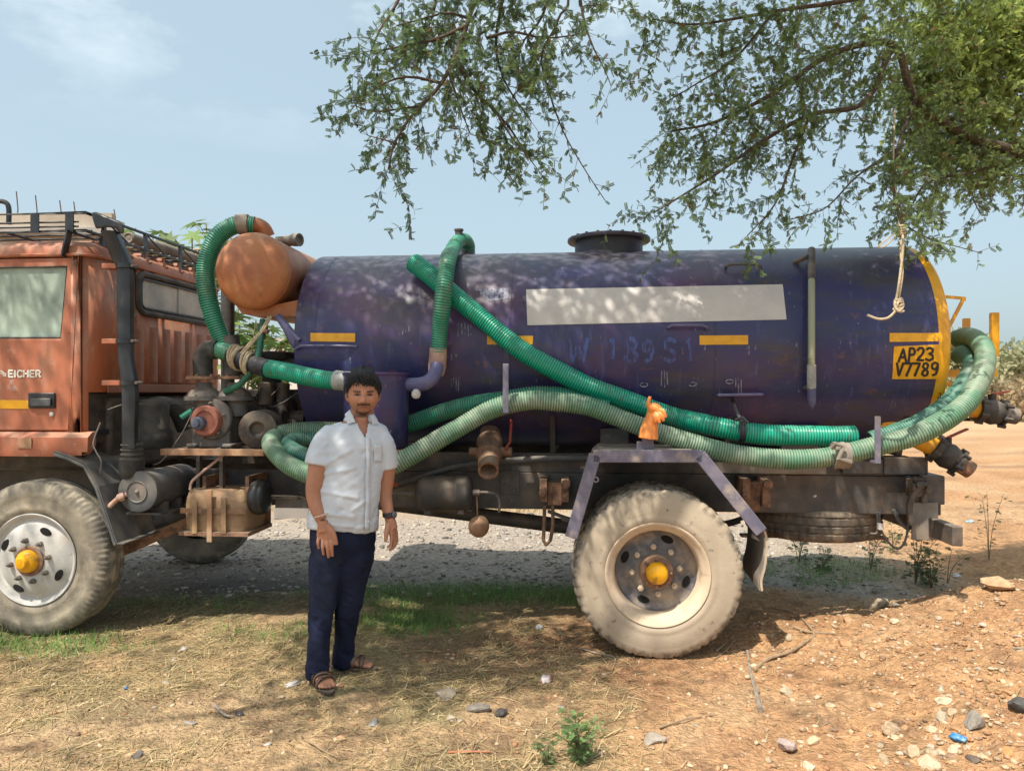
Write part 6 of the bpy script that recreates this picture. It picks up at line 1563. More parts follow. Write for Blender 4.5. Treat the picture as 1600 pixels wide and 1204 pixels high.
tr.branch(L3((3.6, 4.3, 4.35)) + A_((1480, -50, 4.6), (1350, -5, 4.5), (1210, 18, 4.4), (1090, 38, 4.3), (1020, 30, 4.3)), .03, .004, 2.17, (.16, .42), 0.046, .2, .2)
tr.branch(A_((1210, 18, 4.4), (1150, 90, 4.3), (1090, 130, 4.2), (1040, 160, 4.2)), .010, .003, 1.86, (.14, .34), 0.044, .2)
tr.branch(A_((1660, 60, 5.4), (1570, 55, 5.2), (1490, 90, 5.0), (1440, 130, 4.9)), .03, .006, 5.44, (.2, .5), 0.053, .75)
tr.branch(A_((1660, 150, 5.4), (1560, 140, 5.2), (1470, 150, 5.0)), .02, .006, 5.44, (.2, .46), 0.053, .65)
tr.branch(A_((1660, -20, 5.4), (1530, 15, 5.1), (1440, 25, 4.9)), .02, .006, 5.02, (.2, .5), 0.053, .75)
tr.branch(A_((1620, 225, 5.2), (1520, 225, 5.0), (1440, 215, 4.8)), .02, .006, 3.35, (.16, .4), 0.048, .4)
tr.branch(A_((1590, 242, 4.9), (1520, 268, 4.7), (1450, 285, 4.5), (1420, 330, 4.3)), .014, .004, 2.02, (.12, .32), 0.044, .3)
tr.branch(A_((1410, 350, 4.1), (1450, 372, 4.05), (1495, 385, 4.05), (1528, 394, 4.05)), .005, .002, 1.40, (.05, .13), 0.037, .1)
tr.branch(A_((1640, 275, 5.0), (1560, 275, 4.9), (1520, 300, 4.8), (1532, 335, 4.8)), .010, .003, 1.71, (.10, .26), 0.044, .3)
tr.branch(A_((1660, 290, 4.8), (1610, 290, 4.8), (1597, 325, 4.8)), .008, .003, 1.55, (.08, .2), 0.044, .3)
# crown overhead, in clumps with gaps, that shades the truck and the man
CL = []
rc = random.Random(21)
def clump(x, y, w, h, n, nsp=75, z=(4.55, 5.7)):
    for _ in range(n): tr.cloud((x + rc.uniform(-w, w), y + rc.uniform(-h, h), rc.uniform(*z)), rc.uniform(.30, .52), nsp, .096, .3)
clump(-.6, 3.45, 2.3, .50, 108)
clump(-2.45, 2.1, .50, .55, 30)
clump(-1.75, 1.95, .45, .5, 14)
clump(-3.9, 3.4, 1.0, .45, 20)
clump(-3.3, 1.0, .9, .5, 6, 60)
clump(-4.6, 2.3, .6, .5, 7, 60)
clump(1.6, 3.5, .7, .4, 10)
clump(.6, .9, 1.6, .5, 3, 45)
clump(2.6, 2.0, .8, .5, 3, 50)
tr.finish(TREE)
tk_.build('trunk', M_bark, TREE, fix=False, sharp=None).matrix_parent_inverse = Matrix.Translation(-root)
# rope hanging from a branch
m_ = MB()
kn = AT(1404, 478, 3.92)
m_.tube(catmull(A_((1398, 170, 4.5), (1396, 260, 4.3), (1404, 340, 4.05), (1410, 362, 3.97)), 5), .006, 6)
m_.tube(catmull(A_((1409, 352, 4.0), (1411, 385, 3.95), (1407, 425, 3.93), (1402, 460, 3.92), (1398, 476, 3.91), (1404, 486, 3.9), (1411, 478, 3.91), (1408, 466, 3.92), (1403, 473, 3.9), (1400, 484, 3.91), (1388, 496, 3.91), (1372, 498, 3.92), (1355, 492, 3.93)), 6), .0065, 7)
m_.tube(catmull(A_((1412, 352, 4.02), (1407, 390, 3.97), (1410, 425, 3.94), (1405, 462, 3.93), (1402, 478, 3.92)), 6), .006, 6)
m_.tube(catmull(A_((1410, 358, 3.98), (1396, 366, 3.97), (1378, 380, 3.98), (1372, 386, 3.99), (1384, 384, 3.98), (1404, 364, 3.97)), 5), .004, 5)
for k in range(5):
    c = kn + Vector((R_.uniform(-.008, .008), 0, .012 * (k - 2)))
    m_.tube([c + Vector((.018 * math.cos(a), .016 * math.sin(a), .008 * math.sin(a + k))) for a in [i * PI / 6 for i in range(12)]], .0065, 6, closed=True)
for k in range(4):
    c = AT(1409, 352 + 5 * k, 3.99); m_.tube([c + Vector((.020 * math.cos(a), .018 * math.sin(a), .006 * math.sin(a + k))) for a in [i * PI / 6 for i in range(12)]], .006, 6, closed=True)
tag(m_.build('hanging_rope', M_rope, fix=False), 'knotted cream rope hanging from the tree before the tank', 'rope')

# ------------------------------------------------------------------ broad-leaved plants behind the truck
def palm_proto(n=8):
    V = [(0, 0, 0)]; F = []
    for k in range(n):
        a = -2.5 + 5.0 * k / (n - 1); L_ = 1.0 - .28 * abs(a) / 2.5
        d = np.array([math.cos(a), math.sin(a), -.18]); p = np.array([-math.sin(a), math.cos(a), 0]); b = len(V)
        V += [tuple(d * L_ * .45 + p * .15), tuple(d * L_), tuple(d * L_ * .45 - p * .15)]; F.append([0, b + 2, b + 1, b])
    return np.array(V), np.array(F)
PALM = palm_proto()
M_broad = mat_attr('broad_leaf', rough=0.55, spec=0.3, trans=0.35)
def castor(name, base, tops, label, size=.25, n=30, col=(0.16, 0.24, 0.075)):
    rt = empty(name, base); tag(rt, label, 'plant', 'castor plants behind the truck'); rt_inv = Vector(base)
    st = MB(); P_ = []; D_ = []; r = random.Random(int(base[0] * 100))
    for tp in tops:
        tp = Vector(tp) - rt_inv; mid = tp * .5 + Vector((r.uniform(-.2, .2), 0, .1)); c = catmull([Vector((0, 0, -.05)), mid, tp], 8)
        st.tube(c, list(np.linspace(.03, .008, len(c))), 6)
        for k in range(n):
            u = r.uniform(.35, 1.0) ** .6; p = c[int(u * (len(c) - 1))]; a = r.uniform(0, 2 * PI)
            e = p + Vector((math.cos(a), math.sin(a), r.uniform(.1, .7))) * r.uniform(.12, .34)
            st.tube([p, e], .004, 4, caps=False); P_.append(e[:]); D_.append((math.cos(a), math.sin(a), r.uniform(-.5, .25)))
    P_ = np.array(P_); D_ = np.array(D_)
    # keep leaf faces roughly level
    d = D_ / np.linalg.norm(D_, axis=1, keepdims=True); up = np.array([[0, 0, 1.0]]) + NP.normal(0, .35, d.shape); u = np.cross(up, d); u /= np.linalg.norm(u, axis=1, keepdims=True); w = np.cross(d, u)
    sz = NP.uniform(.6, 1.15, len(P_)) * size; PV, PF = PALM
    V = P_[:, None] + (PV[None, :, 0:1] * d[:, None] + PV[None, :, 1:2] * u[:, None] + PV[None, :, 2:3] * w[:, None]) * sz[:, None, None]
    F = PF[None] + (np.arange(len(P_)) * len(PV))[:, None, None]
    o = np_mesh('leaves', V.reshape(-1, 3), F.reshape(-1, 4), M_broad, rt); set_tint(o, np.repeat(np.array(col)[None] * NP.uniform(.6, 1.35, (len(P_), 1)), len(PV), 0))
    st.build('stem', mat('plant_stem_%d' % int(base[0] * 100), (0.16, 0.17, 0.07), rough=.7), rt, fix=False)
def gp3(x, D): X = (x - CX) / FPX * D; return Vector((X, D, gz(X, D)))
castor('castor_plant', gp3(325, 10.0), [AT(322, 350, 10.0), AT(345, 362, 10.2), AT(300, 372, 9.8), AT(400, 500, 9.8)], 'tall castor plant with star-shaped leaves rising beside the green hose loop')
castor('castor_plant', gp3(235, 10.5), [AT(240, 362, 10.5), AT(215, 372, 10.4), AT(262, 368, 10.6)], 'castor plant showing its leaves over the cab roof behind the rack')
castor('castor_plant', gp3(420, 11.0), [AT(385, 515, 11.0), AT(425, 520, 11.0), AT(442, 540, 11.0), AT(372, 480, 11.2)], 'lower castor plant seen in the gap between cab and tank', n=20)

# ------------------------------------------------------------------ shrubs beyond, to the right and along the skyline
M_shrub = mat_attr('shrub_leaf', rough=0.7, spec=0.2, trans=0.3)
SH, SHF = sprig_proto(4, 1.0, .13, .42)
def shrub(name, base, w, h, n, size, col, col2, label, group, spiky=False, cat='bush'):
    rt = empty(name, base); tag(rt, label, cat, group); r = np.random.RandomState(int(abs(base[0]) * 37 + base[1] * 11) % 9999)
    st = MB(); k = max(6, int(w * 5)); ends = []
    for i in range(k):
        a = r.uniform(0, 2 * PI); rr = r.uniform(.1, 1) * w; e = Vector((math.cos(a) * rr, math.sin(a) * rr * .8, h * (.45 + .55 * r.rand()) * (1 - .35 * (rr / w) ** 2)))
        c = catmull([Vector((e.x * .1, e.y * .1, -.05)), Vector((e.x * .45, e.y * .45, e.z * .6)), e], 5); st.tube(c, list(np.linspace(.02 * h, .004, len(c))), 4, caps=False); ends.append(c)
    P_ = []
    for i in range(n):
        c = ends[r.randint(0, k)]; u = r.uniform(.25, 1.0); p = c[int(u * (len(c) - 1))]
        P_.append(np.array(p[:]) + r.normal(0, 1, 3) * np.array([w, w, h]) * .09)
    P_ = np.array(P_); P_[:, 2] = np.maximum(P_[:, 2], .02); D_ = r.normal(0, 1, P_.shape) + np.array([[0, 0, .9 if spiky else .1]])
    V, F = sprigs(P_, D_, r.uniform(.6, 1.3, n) * size, (SH, SHF))
    o = np_mesh('foliage', V, F, M_shrub, rt); u = (P_[:, 2] / h + r.normal(0, .2, n)).clip(0, 1)[:, None]
    C = np.array(col2)[None] * (1 - u) + np.array(col)[None] * u; set_tint(o, np.repeat(C * r.uniform(.7, 1.3, (n, 1)), len(SH), 0))
    st.build('stems', M_bark, rt, fix=False, sharp=None)
shr = [(1512, 34.0, 2.2, 4.4, 'thorny pale green bush right behind the yellow tank end'), (1590, 40.0, 4.5, 3.9, 'wide olive bush at the right edge behind the upper valve'), (1665, 43.0, 5.0, 4.6, 'bush half out of the frame at the far right'),
       (1450, 42.0, 4.0, 3.8, 'low bush hidden mostly behind the tank end loop'), (1548, 48.0, 4.5, 4.4, 'hazy bush rising behind the olive one')]
for (px_, D, w, h, lab) in shr:
    shrub('thorn_bush', gp3(px_, D), w, h, int(1500 * w), .30, (0.33, 0.35, 0.19), (0.42, 0.36, 0.23), lab, 'bushes beyond the truck', spiky=True)
for (px_, D, w, h, lab) in ((1520, 33.0, 3.5, 1.9, 'low tuft of dry brown scrub under the big hose loop'), (1590, 35.0, 4.0, 2.1, 'low dry brown scrub by the upper valve nozzle'), (1680, 34.0, 4.0, 2.0, 'dry scrub at the right frame edge')):
    shrub('dry_scrub', gp3(px_, D), w, h, 3200, .22, (0.38, 0.31, 0.19), (0.42, 0.30, 0.18), lab, 'dry scrub beyond the truck', spiky=True)
k_ = 0; ORD = ('first', 'second', 'third', 'fourth', 'fifth', 'sixth', 'seventh')
for (X, Yd, w, h) in ((-34, 60, 7, 4.2), (-20, 70, 8, 4.5), (-8, 66, 7, 3.6), (6, 72, 9, 4.2), (20, 62, 8, 4.2), (36, 58, 8, 5), (52, 64, 10, 5.5)):
    shrub('far_tree', (X, Yd, gz(X, Yd) - .1), w, h, 700, 1.1, (0.17, 0.22, 0.11), (0.20, 0.20, 0.12), 'hazy green tree on the far skyline behind the tanker, %s from the left' % ORD[k_], 'far skyline trees', cat='tree'); k_ += 1

# ------------------------------------------------------------------ buildings behind
M_wall = mat('pale_plaster', (0.33, 0.28, 0.22), rough=0.9, c2=(0.44, 0.38, 0.31), scale=1.2, layers=[((0.33, 0.27, 0.21), 3.0, 0.58, 0.7, 0.6, (1, 1, .4))], bump=0.2, bscale=8)
M_conc = mat('raw_concrete', (0.36, 0.33, 0.30), rough=0.95, c2=(0.28, 0.26, 0.24), scale=2.5, bump=0.3, bscale=12)
M_iron = mat('rebar_iron', (0.10, 0.06, 0.045), rough=0.9)
bD = 16.0; bx1 = (168 - CX) / FPX * bD; bx0 = bx1 - 9.5; bz1 = CAMH + (HY - 352) / FPX * bD
HB = empty('unfinished_house', (bx1 - 4, bD, 0)); tag(HB, 'pale unfinished flat-roofed house with bare rebar behind the cab', 'house')
hx = -4 + 4; ox = bx1 - 4
m_ = MB(); m_.ext(bx0 - ox, bx1 - ox, 0, 6.0, -.2, bz1 - .25); m_.build('wall', M_wall, HB, smooth=False)
m_ = MB(); m_.ext(bx0 - ox - .3, bx1 - ox + .3, -.3, 6.3, bz1 - .25, bz1 - .08); m_.build('roof_slab', M_conc, HB, smooth=False, bevel=.02)
m_ = MB(); m_.ext(bx0 - ox - .2, bx1 - ox + .2, -.2, -.05, bz1 - .08, bz1 + .22); m_.build('parapet', M_wall, HB, smooth=False)
for px_, py_ in ((24, 298), (54, 304), (92, 312), (114, 314), (177, 326), (203, 333)):
    X = (px_ - CX) / FPX * bD; ztop = CAMH + (HY - py_) / FPX * bD
    if X > bx1 + .25: X = bx1 + .1
    m_ = MB(); m_.ext(X - ox - .12, X - ox + .12, .0, .24, bz1 - .08, bz1 + .10); co_ = m_.build('column_stub', M_conc, HB, smooth=False)
    m_ = MB(); m_.tube([(X - ox, .06, bz1 + .1), (X - ox + .015, .06, (bz1 + ztop) / 2), (X - ox - .02, .06, ztop)], .012, 5); m_.build('rebar', M_iron, co_)
for i, (u0, u1) in enumerate(((1.0, 2.2), (4.0, 5.2), (7.0, 8.2))):
    m_ = MB(); m_.ext(bx0 - ox + u0, bx0 - ox + u1, -.04, -.002, 1.1, 2.4); w_ = m_.build('window', M_hole, HB, smooth=False); m_ = MB(); m_.ext(bx0 - ox + u0 - .1, bx0 - ox + u1 + .1, -.16, -.004, 1.0, 1.095); m_.build('sill', M_conc, w_, smooth=False)
    m_ = MB(); m_.ext(bx0 - ox + u0, bx0 - ox + u1, -.04, -.002, 3.4, 4.5); m_.build('window', M_hole, HB, smooth=False)
wD = 18.5
BW = empty('boundary_wall', ((400 - CX) / FPX * wD, wD, 0)); tag(BW, 'pale boundary wall with a green painted band seen between cab and tank', 'wall')
zw = CAMH + (HY - 528) / FPX * wD; zg = CAMH + (HY - 541) / FPX * wD
m_ = MB(); m_.ext(-2.2, 4.0, 0, .2, -.2, zw); m_.build('wall_face', mat('whitewash', (0.60, 0.57, 0.53), rough=.9, c2=(0.50, 0.46, 0.42), scale=2), BW, smooth=False)
m_ = MB(); m_.ext(-2.2, 4.0, -.012, -.004, zg, zw - .1); m_.build('green_band', mat('green_wall_paint', (0.05, 0.30, 0.17), rough=.7), BW, smooth=False)
m_ = MB(); m_.ext(.55, .75, -.02, -.006, .2, zg - .1); m_.build('pink_strip', mat('pink_paint', (0.55, 0.18, 0.15), rough=.7), BW, smooth=False)

# ------------------------------------------------------------------ weeds, stones, sticks and litter
def weed(name, base, stems, h, leaf, n, label, group, col, spread=.35, seed=1):
    rt = empty(name, base); tag(rt, label, 'plant', group); r = random.Random(seed); st = MB(); lp = []; ld = []
    for k in range(stems):
        a = r.uniform(0, 2 * PI); d = spread * r.uniform(.2, 1); tp = Vector((math.cos(a) * d * h, math.sin(a) * d * h, h * r.uniform(.6, 1)))
        c = catmull([Vector((0, 0, -.02)), Vector((tp.x * .3, tp.y * .3, tp.z * .5)), tp], 6); st.tube(c, list(np.linspace(.004, .0012, len(c))), 5, caps=False)
        for i in range(n):
            u = r.uniform(.15, 1); p = c[int(u * (len(c) - 1))]; b = r.uniform(0, 2 * PI)
            e = p + Vector((math.cos(b), math.sin(b), r.uniform(.1, .8))) * r.uniform(.01, .16) * h; st.tube([p, e], .0008, 3, caps=False); lp.append(e[:]); ld.append((math.cos(b), math.sin(b), r.uniform(-.2, .5)))
    V, F = sprigs(np.array(lp), np.array(ld), NP.uniform(.6, 1.3, len(lp)) * leaf, (SH, SHF))
    o = np_mesh('leaves', V, F, M_broad, rt); set_tint(o, np.repeat(np.array(col)[None] * NP.uniform(.6, 1.35, (len(lp), 1)), len(SH), 0))
    st.build('stems', mat(name + '_stem_%d' % seed, (0.18, 0.15, 0.08), rough=.8), rt, fix=False, sharp=None)
weed('leafy_weed', GND(905, 1190), 11, .21, .026, 22, 'leafy green weed growing at the bottom edge of the picture', None, (0.17, 0.28, 0.11), .62, 3)
weed('leafy_weed', GND(855, 1196), 5, .10, .022, 14, 'small sprig left of the leafy weed at the bottom edge', None, (0.15, 0.22, 0.09), .8, 4)
for i, (px_, D, h, ns, n, lab) in enumerate(((1248, 6.6, .36, 4, 12, 'small sapling behind the wheel flap'), (1285, 6.3, .22, 3, 12, 'low sprout between the two left saplings'), (1360, 6.3, .42, 3, 14, 'forked sapling growing on the shaded bank'), (1395, 6.9, .30, 4, 9, 'thin sprout behind the forked sapling'),
                                      (1430, 5.9, .50, 6, 18, 'bushiest sapling under the tail plate'), (1455, 5.8, .34, 5, 18, 'low leafy clump right of the bushiest sapling'), (1480, 5.9, .44, 2, 6, 'bare thin stem on the bank crest'), (1545, 6.6, .66, 3, 8, 'tall bare weed stalk at the right'), (1250, 7.4, .28, 3, 10, 'far sprout beneath the spare tyre'))):
    b = gp3(px_, D); weed('roadside_sapling', b, ns, h, .034, int(n * 1.8), lab, 'saplings on the bank', (0.11, 0.165, 0.075), .45, 20 + i)

def rock_mesh(seed, flat=.6, V0=IV2, F0=IF2):
    r = np.random.RandomState(seed); V = V0.copy()
    for _ in range(13):
        nrm = r.normal(0, 1, 3); nrm /= np.linalg.norm(nrm); d = r.uniform(.45, .80)
        q = V @ nrm; V = V - np.outer(np.maximum(q - d, 0), nrm) * .95
    V = V * (1 + r.uniform(-.07, .07, (len(V), 1))); V[:, 2] *= flat; V[:, 0] *= r.uniform(.95, 1.3)
    return V, F0
def rock(px_, py_, wpx, hpx, col, label, group=None, seed=0, name='stone', flat=None):
    b = GND(px_, py_ + hpx * .25); s_ = wpx / 2 * b.y / FPX; V, F = rock_mesh(seed, flat or max(.35, min(1.0, hpx / wpx * 1.1)))
    a = seed * 1.7; ca, sa = math.cos(a), math.sin(a); V = np.stack([V[:, 0] * ca - V[:, 1] * sa, V[:, 0] * sa + V[:, 1] * ca, V[:, 2]], 1) * s_
    me_o = np_mesh(name, V, F, M_stone, smooth=True); me_o.data.set_sharp_from_angle(angle=math.radians(12)); me_o.location = (b.x, b.y, b.z + s_ * (.35 if hpx > 24 else .10))
    r = random.Random(seed); set_tint(me_o, np.tile(np.array(col) * r.uniform(.85, 1.1), (len(V), 1))); tag(me_o, label, 'stone', group)
ORG, PALE, GREY, BROWN, CREAM = (0.44, 0.26, 0.14), (0.46, 0.35, 0.23), (0.31, 0.265, 0.215), (0.27, 0.18, 0.12), (0.51, 0.41, 0.285)
named = [(1370, 942, 48, 34, (0.46, 0.38, 0.28), 'large tan boulder on the crest of the dirt bank'), (1400, 943, 16, 11, GREY, 'small grey stone right of the tan boulder'), (1556, 913, 52, 26, (0.55, 0.37, 0.22), 'big buff stone on the bank crest at the right'), (1325, 966, 18, 13, (.50, .30, .17), 'reddish stone below the tan boulder'),
  (1318, 1003, 24, 14, ORG, 'orange stone lying alone on the bank slope'), (1398, 968, 20, 9, CREAM, 'flat cream stone under the boulder'), (1233, 994, 20, 14, PALE, 'pale stone beside the curved twig'), (1228, 1079, 24, 17, CREAM, 'pale rounded stone right of the grey stick'),
  (1228, 1164, 36, 26, (0.42, 0.33, 0.30), 'pinkish angular stone near the bottom centre right'), (1523, 1124, 40, 36, (0.26, 0.235, 0.20), 'dark grey block above the blue wrapper'), (1592, 1101, 44, 28, (.10, .095, .09), 'blackish stone at the right edge'), (1477, 1092, 34, 16, CREAM, 'cream flat stone left of the dark grey block'),
  (1488, 1110, 22, 14, PALE, 'buff stone under the cream flat stone'), (1471, 1117, 24, 18, (.44, .38, .28), 'olive tan stone left of the dark block'), (1390, 1138, 40, 26, PALE, 'wide pale stone amid the rubble, left'), (1455, 1138, 22, 13, CREAM, 'bright oval stone in the middle of the rubble'),
  (1423, 1173, 30, 28, PALE, 'chunky pale stone at the bottom of the rubble'), (1453, 1171, 26, 22, PALE, 'second chunky pale stone right of the first'), (1455, 1189, 44, 20, CREAM, 'long pale slab at the bottom of the rubble'), (1489, 1168, 20, 20, CREAM, 'square cream stone below the blue wrapper'), (1380, 1182, 22, 18, PALE, 'pale stone at the rubble left end'),
  (1268, 1155, 24, 26, PALE, 'upright pale stone right of the pinkish one'), (1262, 1195, 28, 12, CREAM, 'thin cream stone at the bottom edge'), (1575, 1172, 22, 16, (.50, .23, .10), 'rust orange stone at the lower right'), (1520, 1184, 24, 12, (.14, .11, .09), 'dark flat stone at the lower right'),
  (1022, 1152, 44, 18, (0.30, 0.26, 0.22), 'flat grey-brown stone right of the leafy weed'), (695, 1081, 48, 22, (0.27, 0.23, 0.18), 'flat grey stone on straw right of the sandals'), (750, 1105, 40, 14, (0.24, 0.215, 0.185), 'flat slab right of the flat grey stone'), (705, 1118, 18, 14, (.36, .30, .24), 'small grey stone below the flat one'), (215, 1177, 20, 16, (.17, .15, .13), 'dark stone in the dry grass at lower left'),
  (585, 1128, 24, 14, (.36, .35, .33), 'pale grey stone chip below the sandals'), (500, 888, 42, 8, (.52, .50, .47), 'thin pale slab lying on the gravel behind the legs'), (1060, 946, 14, 10, PALE, 'pale pebble under the wheel edge'), (288, 1012, 16, 10, (.44, .40, .36), 'pale stone in the grass left'), (296, 1128, 22, 9, (.28, .25, .22), 'grey flat stone amid straw left'), (1593, 1012, 16, 16, GREY, 'grey stone on the bank at the right edge')]
for i, (x, y, w, h, c, lab) in enumerate(named): rock(x, y, w, h, c, lab, None, i + 1)
rs = random.Random(9)
SCOL = {ORG: 'orange', PALE: 'buff', CREAM: 'cream', BROWN: 'brown', GREY: 'grey', (.6, .57, .52): 'whitish'}
for i in range(120):
    if i < 66: x, y = rs.gauss(1440, 85), rs.gauss(1140, 38)
    else: x, y = rs.uniform(1200, 1590), rs.uniform(960, 1190)
    if x > 1596 or x < 1180 or y > 1200 or y < 950: continue
    w = rs.uniform(7, 17); c = rs.choice([ORG, PALE, PALE, CREAM, BROWN, (.46, .38, .30)]); rock(x, y, w, w * rs.uniform(.5, .9), c, '%s %s stone %s, %s of the dirt bank' % ('tiny' if w < 10 else 'small' if w < 14 else 'fist-sized', SCOL.get(c, 'taupe'), 'high on the slope' if y < 1040 else 'midway down' if y < 1095 else 'in the thick rubble' if y < 1150 else 'at the bottom edge', 'left part' if x < 1330 else 'centre left' if x < 1410 else 'centre' if x < 1480 else 'right part'), 'rubble stones on the bank', 100 + i)
for i in range(26):
    x, y = rs.uniform(20, 1100), rs.uniform(960, 1195)
    if 470 < x < 610 and y < 1100 or 890 < x < 1170 and y < 1030 or x < 190 and y < 1000: continue
    w = rs.uniform(8, 15); c = rs.choice([GREY, PALE, BROWN, (.40, .35, .29)]); rock(x, y, w, w * rs.uniform(.4, .7), c, '%s %s stone on the ground %s, %s' % ('tiny' if w < 11 else 'small', SCOL.get(c, 'taupe'), 'left of the man' if x < 460 else 'below the man' if x < 640 else 'between man and rear wheel' if x < 880 else 'in front of the rear wheel', 'towards the truck' if y < 1060 else 'in the middle' if y < 1130 else 'near the bottom edge'), 'stones on the dry grass', 300 + i)
# concrete block and rubble far under the truck
b = gp3(458, 9.0); m_ = MB(); m_.box((b.x, b.y, b.z + .08), (.42, .3, .18), Matrix.Rotation(.15, 3, 'Z')); tag(m_.build('concrete_block', M_conc, smooth=False, bevel=.015), 'broken concrete block on the ground beneath the truck', 'block')
for i in range(34):
    x = rs.uniform(620, 1000); D = rs.uniform(9.8, 11.6); b = gp3(x, D); s_ = rs.uniform(.04, .13); V, F = rock_mesh(500 + i, .7)
    o = np_mesh('rubble_stone', V * s_, F, M_stone, smooth=False); o.location = (b.x, b.y, b.z + s_ * .2); c = rs.choice([CREAM, PALE, GREY, (.6, .57, .52), ORG]); set_tint(o, np.tile(np.array(c), (len(V), 1))); tag(o, '%s %s rubble lump beyond the truck, seen %s' % ('large' if s_ > .09 else 'small', SCOL.get(c, 'pale'), 'below the air tank' if x < 740 else 'right of the hanging lamp' if x < 870 else 'behind the rear wheel'), 'rubble', 'rubble beyond the truck')

M_stick = mat('dry_stick', (0.34, 0.24, 0.14), rough=.9, c2=(0.24, 0.17, 0.11), scale=30)
M_stickg = mat('grey_stick', (0.30, 0.26, 0.21), rough=.9, c2=(0.20, 0.17, 0.14), scale=30)
def stick(pix, r, label, m=M_stick, lift=.012, name='stick'):
    pts = []
    for x, y in pix: p = GND(x, y); pts.append(p + Vector((0, 0, lift)))
    c = catmull(pts, 8); m_ = MB(); m_.tube(c, [r * (1 - .55 * i / (len(c) - 1)) + .0012 * math.sin(i * 1.9) for i in range(len(c))], 7); tag(m_.build(name, m, fix=False), label, 'stick')
stick([(1178, 1050), (1200, 1032), (1235, 1020), (1264, 1002), (1272, 994), (1262, 978), (1240, 960), (1200, 951)], .011, 'long curved twig on the dirt right of the rear wheel')
stick([(1188, 1112), (1180, 1080), (1172, 1050), (1168, 1020)], .013, 'grey stick below the rear wheel', M_stickg)
stick([(1120, 1019), (1133, 1008), (1145, 996)], .007, 'short straw twig against the rear tyre')
stick([(1240, 982), (1265, 990), (1305, 992)], .010, 'short brown stick crossing the curved twig')
stick([(1150, 1000), (1120, 1030), (1050, 1060)], .004, 'thin straw on the bare dirt under the tyre')
stick([(1030, 1140), (1080, 1125), (1125, 1119)], .005, 'thin yellow straw right of the flat grey-brown stone')
stick([(905, 1015), (930, 1022), (960, 1030), (958, 1046)], .004, 'thin dark root left of the rear tyre', M_stickg)
stick([(700, 1179), (735, 1178), (770, 1178)], .006, 'reddish splinter in the dry grass', mat('red_splinter', (0.42, 0.17, 0.09), rough=.8))
stick([(480, 1160), (520, 1184), (545, 1186)], .004, 'pale straw below the sandals')
stick([(335, 1105), (352, 1120), (366, 1122)], .008, 'dark twig left of the sandals', M_stickg)
stick([(630, 1022), (660, 1019), (690, 1021)], .004, 'pale straw in the green grass')
# litter
def crumple(px_, py_, wpx, hpx, col, label, cat, name, seed, rough=.4, flat=.45):
    b = GND(px_, py_ + hpx * .3); s_ = wpx / 2 * b.y / FPX; r = np.random.RandomState(seed); V = IV3.copy(); q = np.zeros(len(V))
    for k in range(6):
        d = r.normal(0, 1, 3); q += np.abs(np.sin(V @ d * 2.1 + r.uniform(0, 6))) * .13
    V = V * (1 - q[:, None] + .3); V[:, 2] *= flat; V[:, 1] *= .6
    o = np_mesh(name, V * s_, IF3, mat(name + '_%d' % seed, col[0], rough=rough, c2=col[1], scale=14 / max(s_ * 20, .3)), smooth=False); o.location = (b.x, b.y, b.z + s_ * flat * .5); o.rotation_euler = (0, 0, r.uniform(0, 6)); tag(o, label, cat)
crumple(842, 977, 20, 16, ((.34, .35, .36), (.5, .51, .52)), 'crumpled clear plastic cup near the rear tyre', 'litter', 'plastic_cup', 1)
crumple(853, 1060, 34, 16, ((.55, .52, .52), (.34, .12, .11)), 'crumpled white and red wrapper between man and wheel', 'litter', 'crumpled_wrapper', 2)
crumple(1497, 1150, 30, 17, ((.02, .17, .42), (.30, .50, .62)), 'blue crumpled wrapper in the rubble', 'litter', 'blue_wrapper', 3)
crumple(528, 1068, 16, 13, ((.58, .50, .38), (.55, .22, .12)), 'small torn packet beside the front sandal', 'litter', 'torn_packet', 4)
crumple(458, 1067, 34, 7, ((.45, .43, .42), (.38, .36, .35)), 'grey plastic scrap left of the front sandal', 'litter', 'plastic_scrap', 5, flat=.2)
crumple(374, 1110, 20, 22, ((.025, .027, .03), (.06, .06, .06)), 'black plastic scrap in the dry grass', 'litter', 'black_scrap', 6)
crumple(783, 1112, 30, 14, ((.06, .055, .05), (.12, .10, .09)), 'charred black tuft on the dirt left of the weed', 'litter', 'charred_tuft', 7, .9)
crumple(197, 1073, 11, 7, ((.05, .16, .42), (.1, .3, .55)), 'tiny blue scrap in the left dry grass', 'litter', 'blue_scrap', 8)
crumple(418, 1160, 16, 10, ((.52, .48, .45), (.45, .4, .37)), 'pale paper scrap at lower left centre', 'litter', 'paper_scrap', 9, flat=.25)
crumple(1495, 898, 22, 14, ((.5, .5, .49), (.4, .4, .4)), 'pale plastic bag scrap behind the bank', 'litter', 'bag_scrap', 10)
crumple(1516, 813, 18, 8, ((.10, .35, .50), (.5, .55, .58)), 'bright blue wrapper on the sunny ground', 'litter', 'bright_wrapper', 11, flat=.3)
crumple(830, 805, 26, 14, ((.02, .02, .02), (.12, .12, .12)), 'black can on the rubble behind the chassis', 'litter', 'black_can', 12)
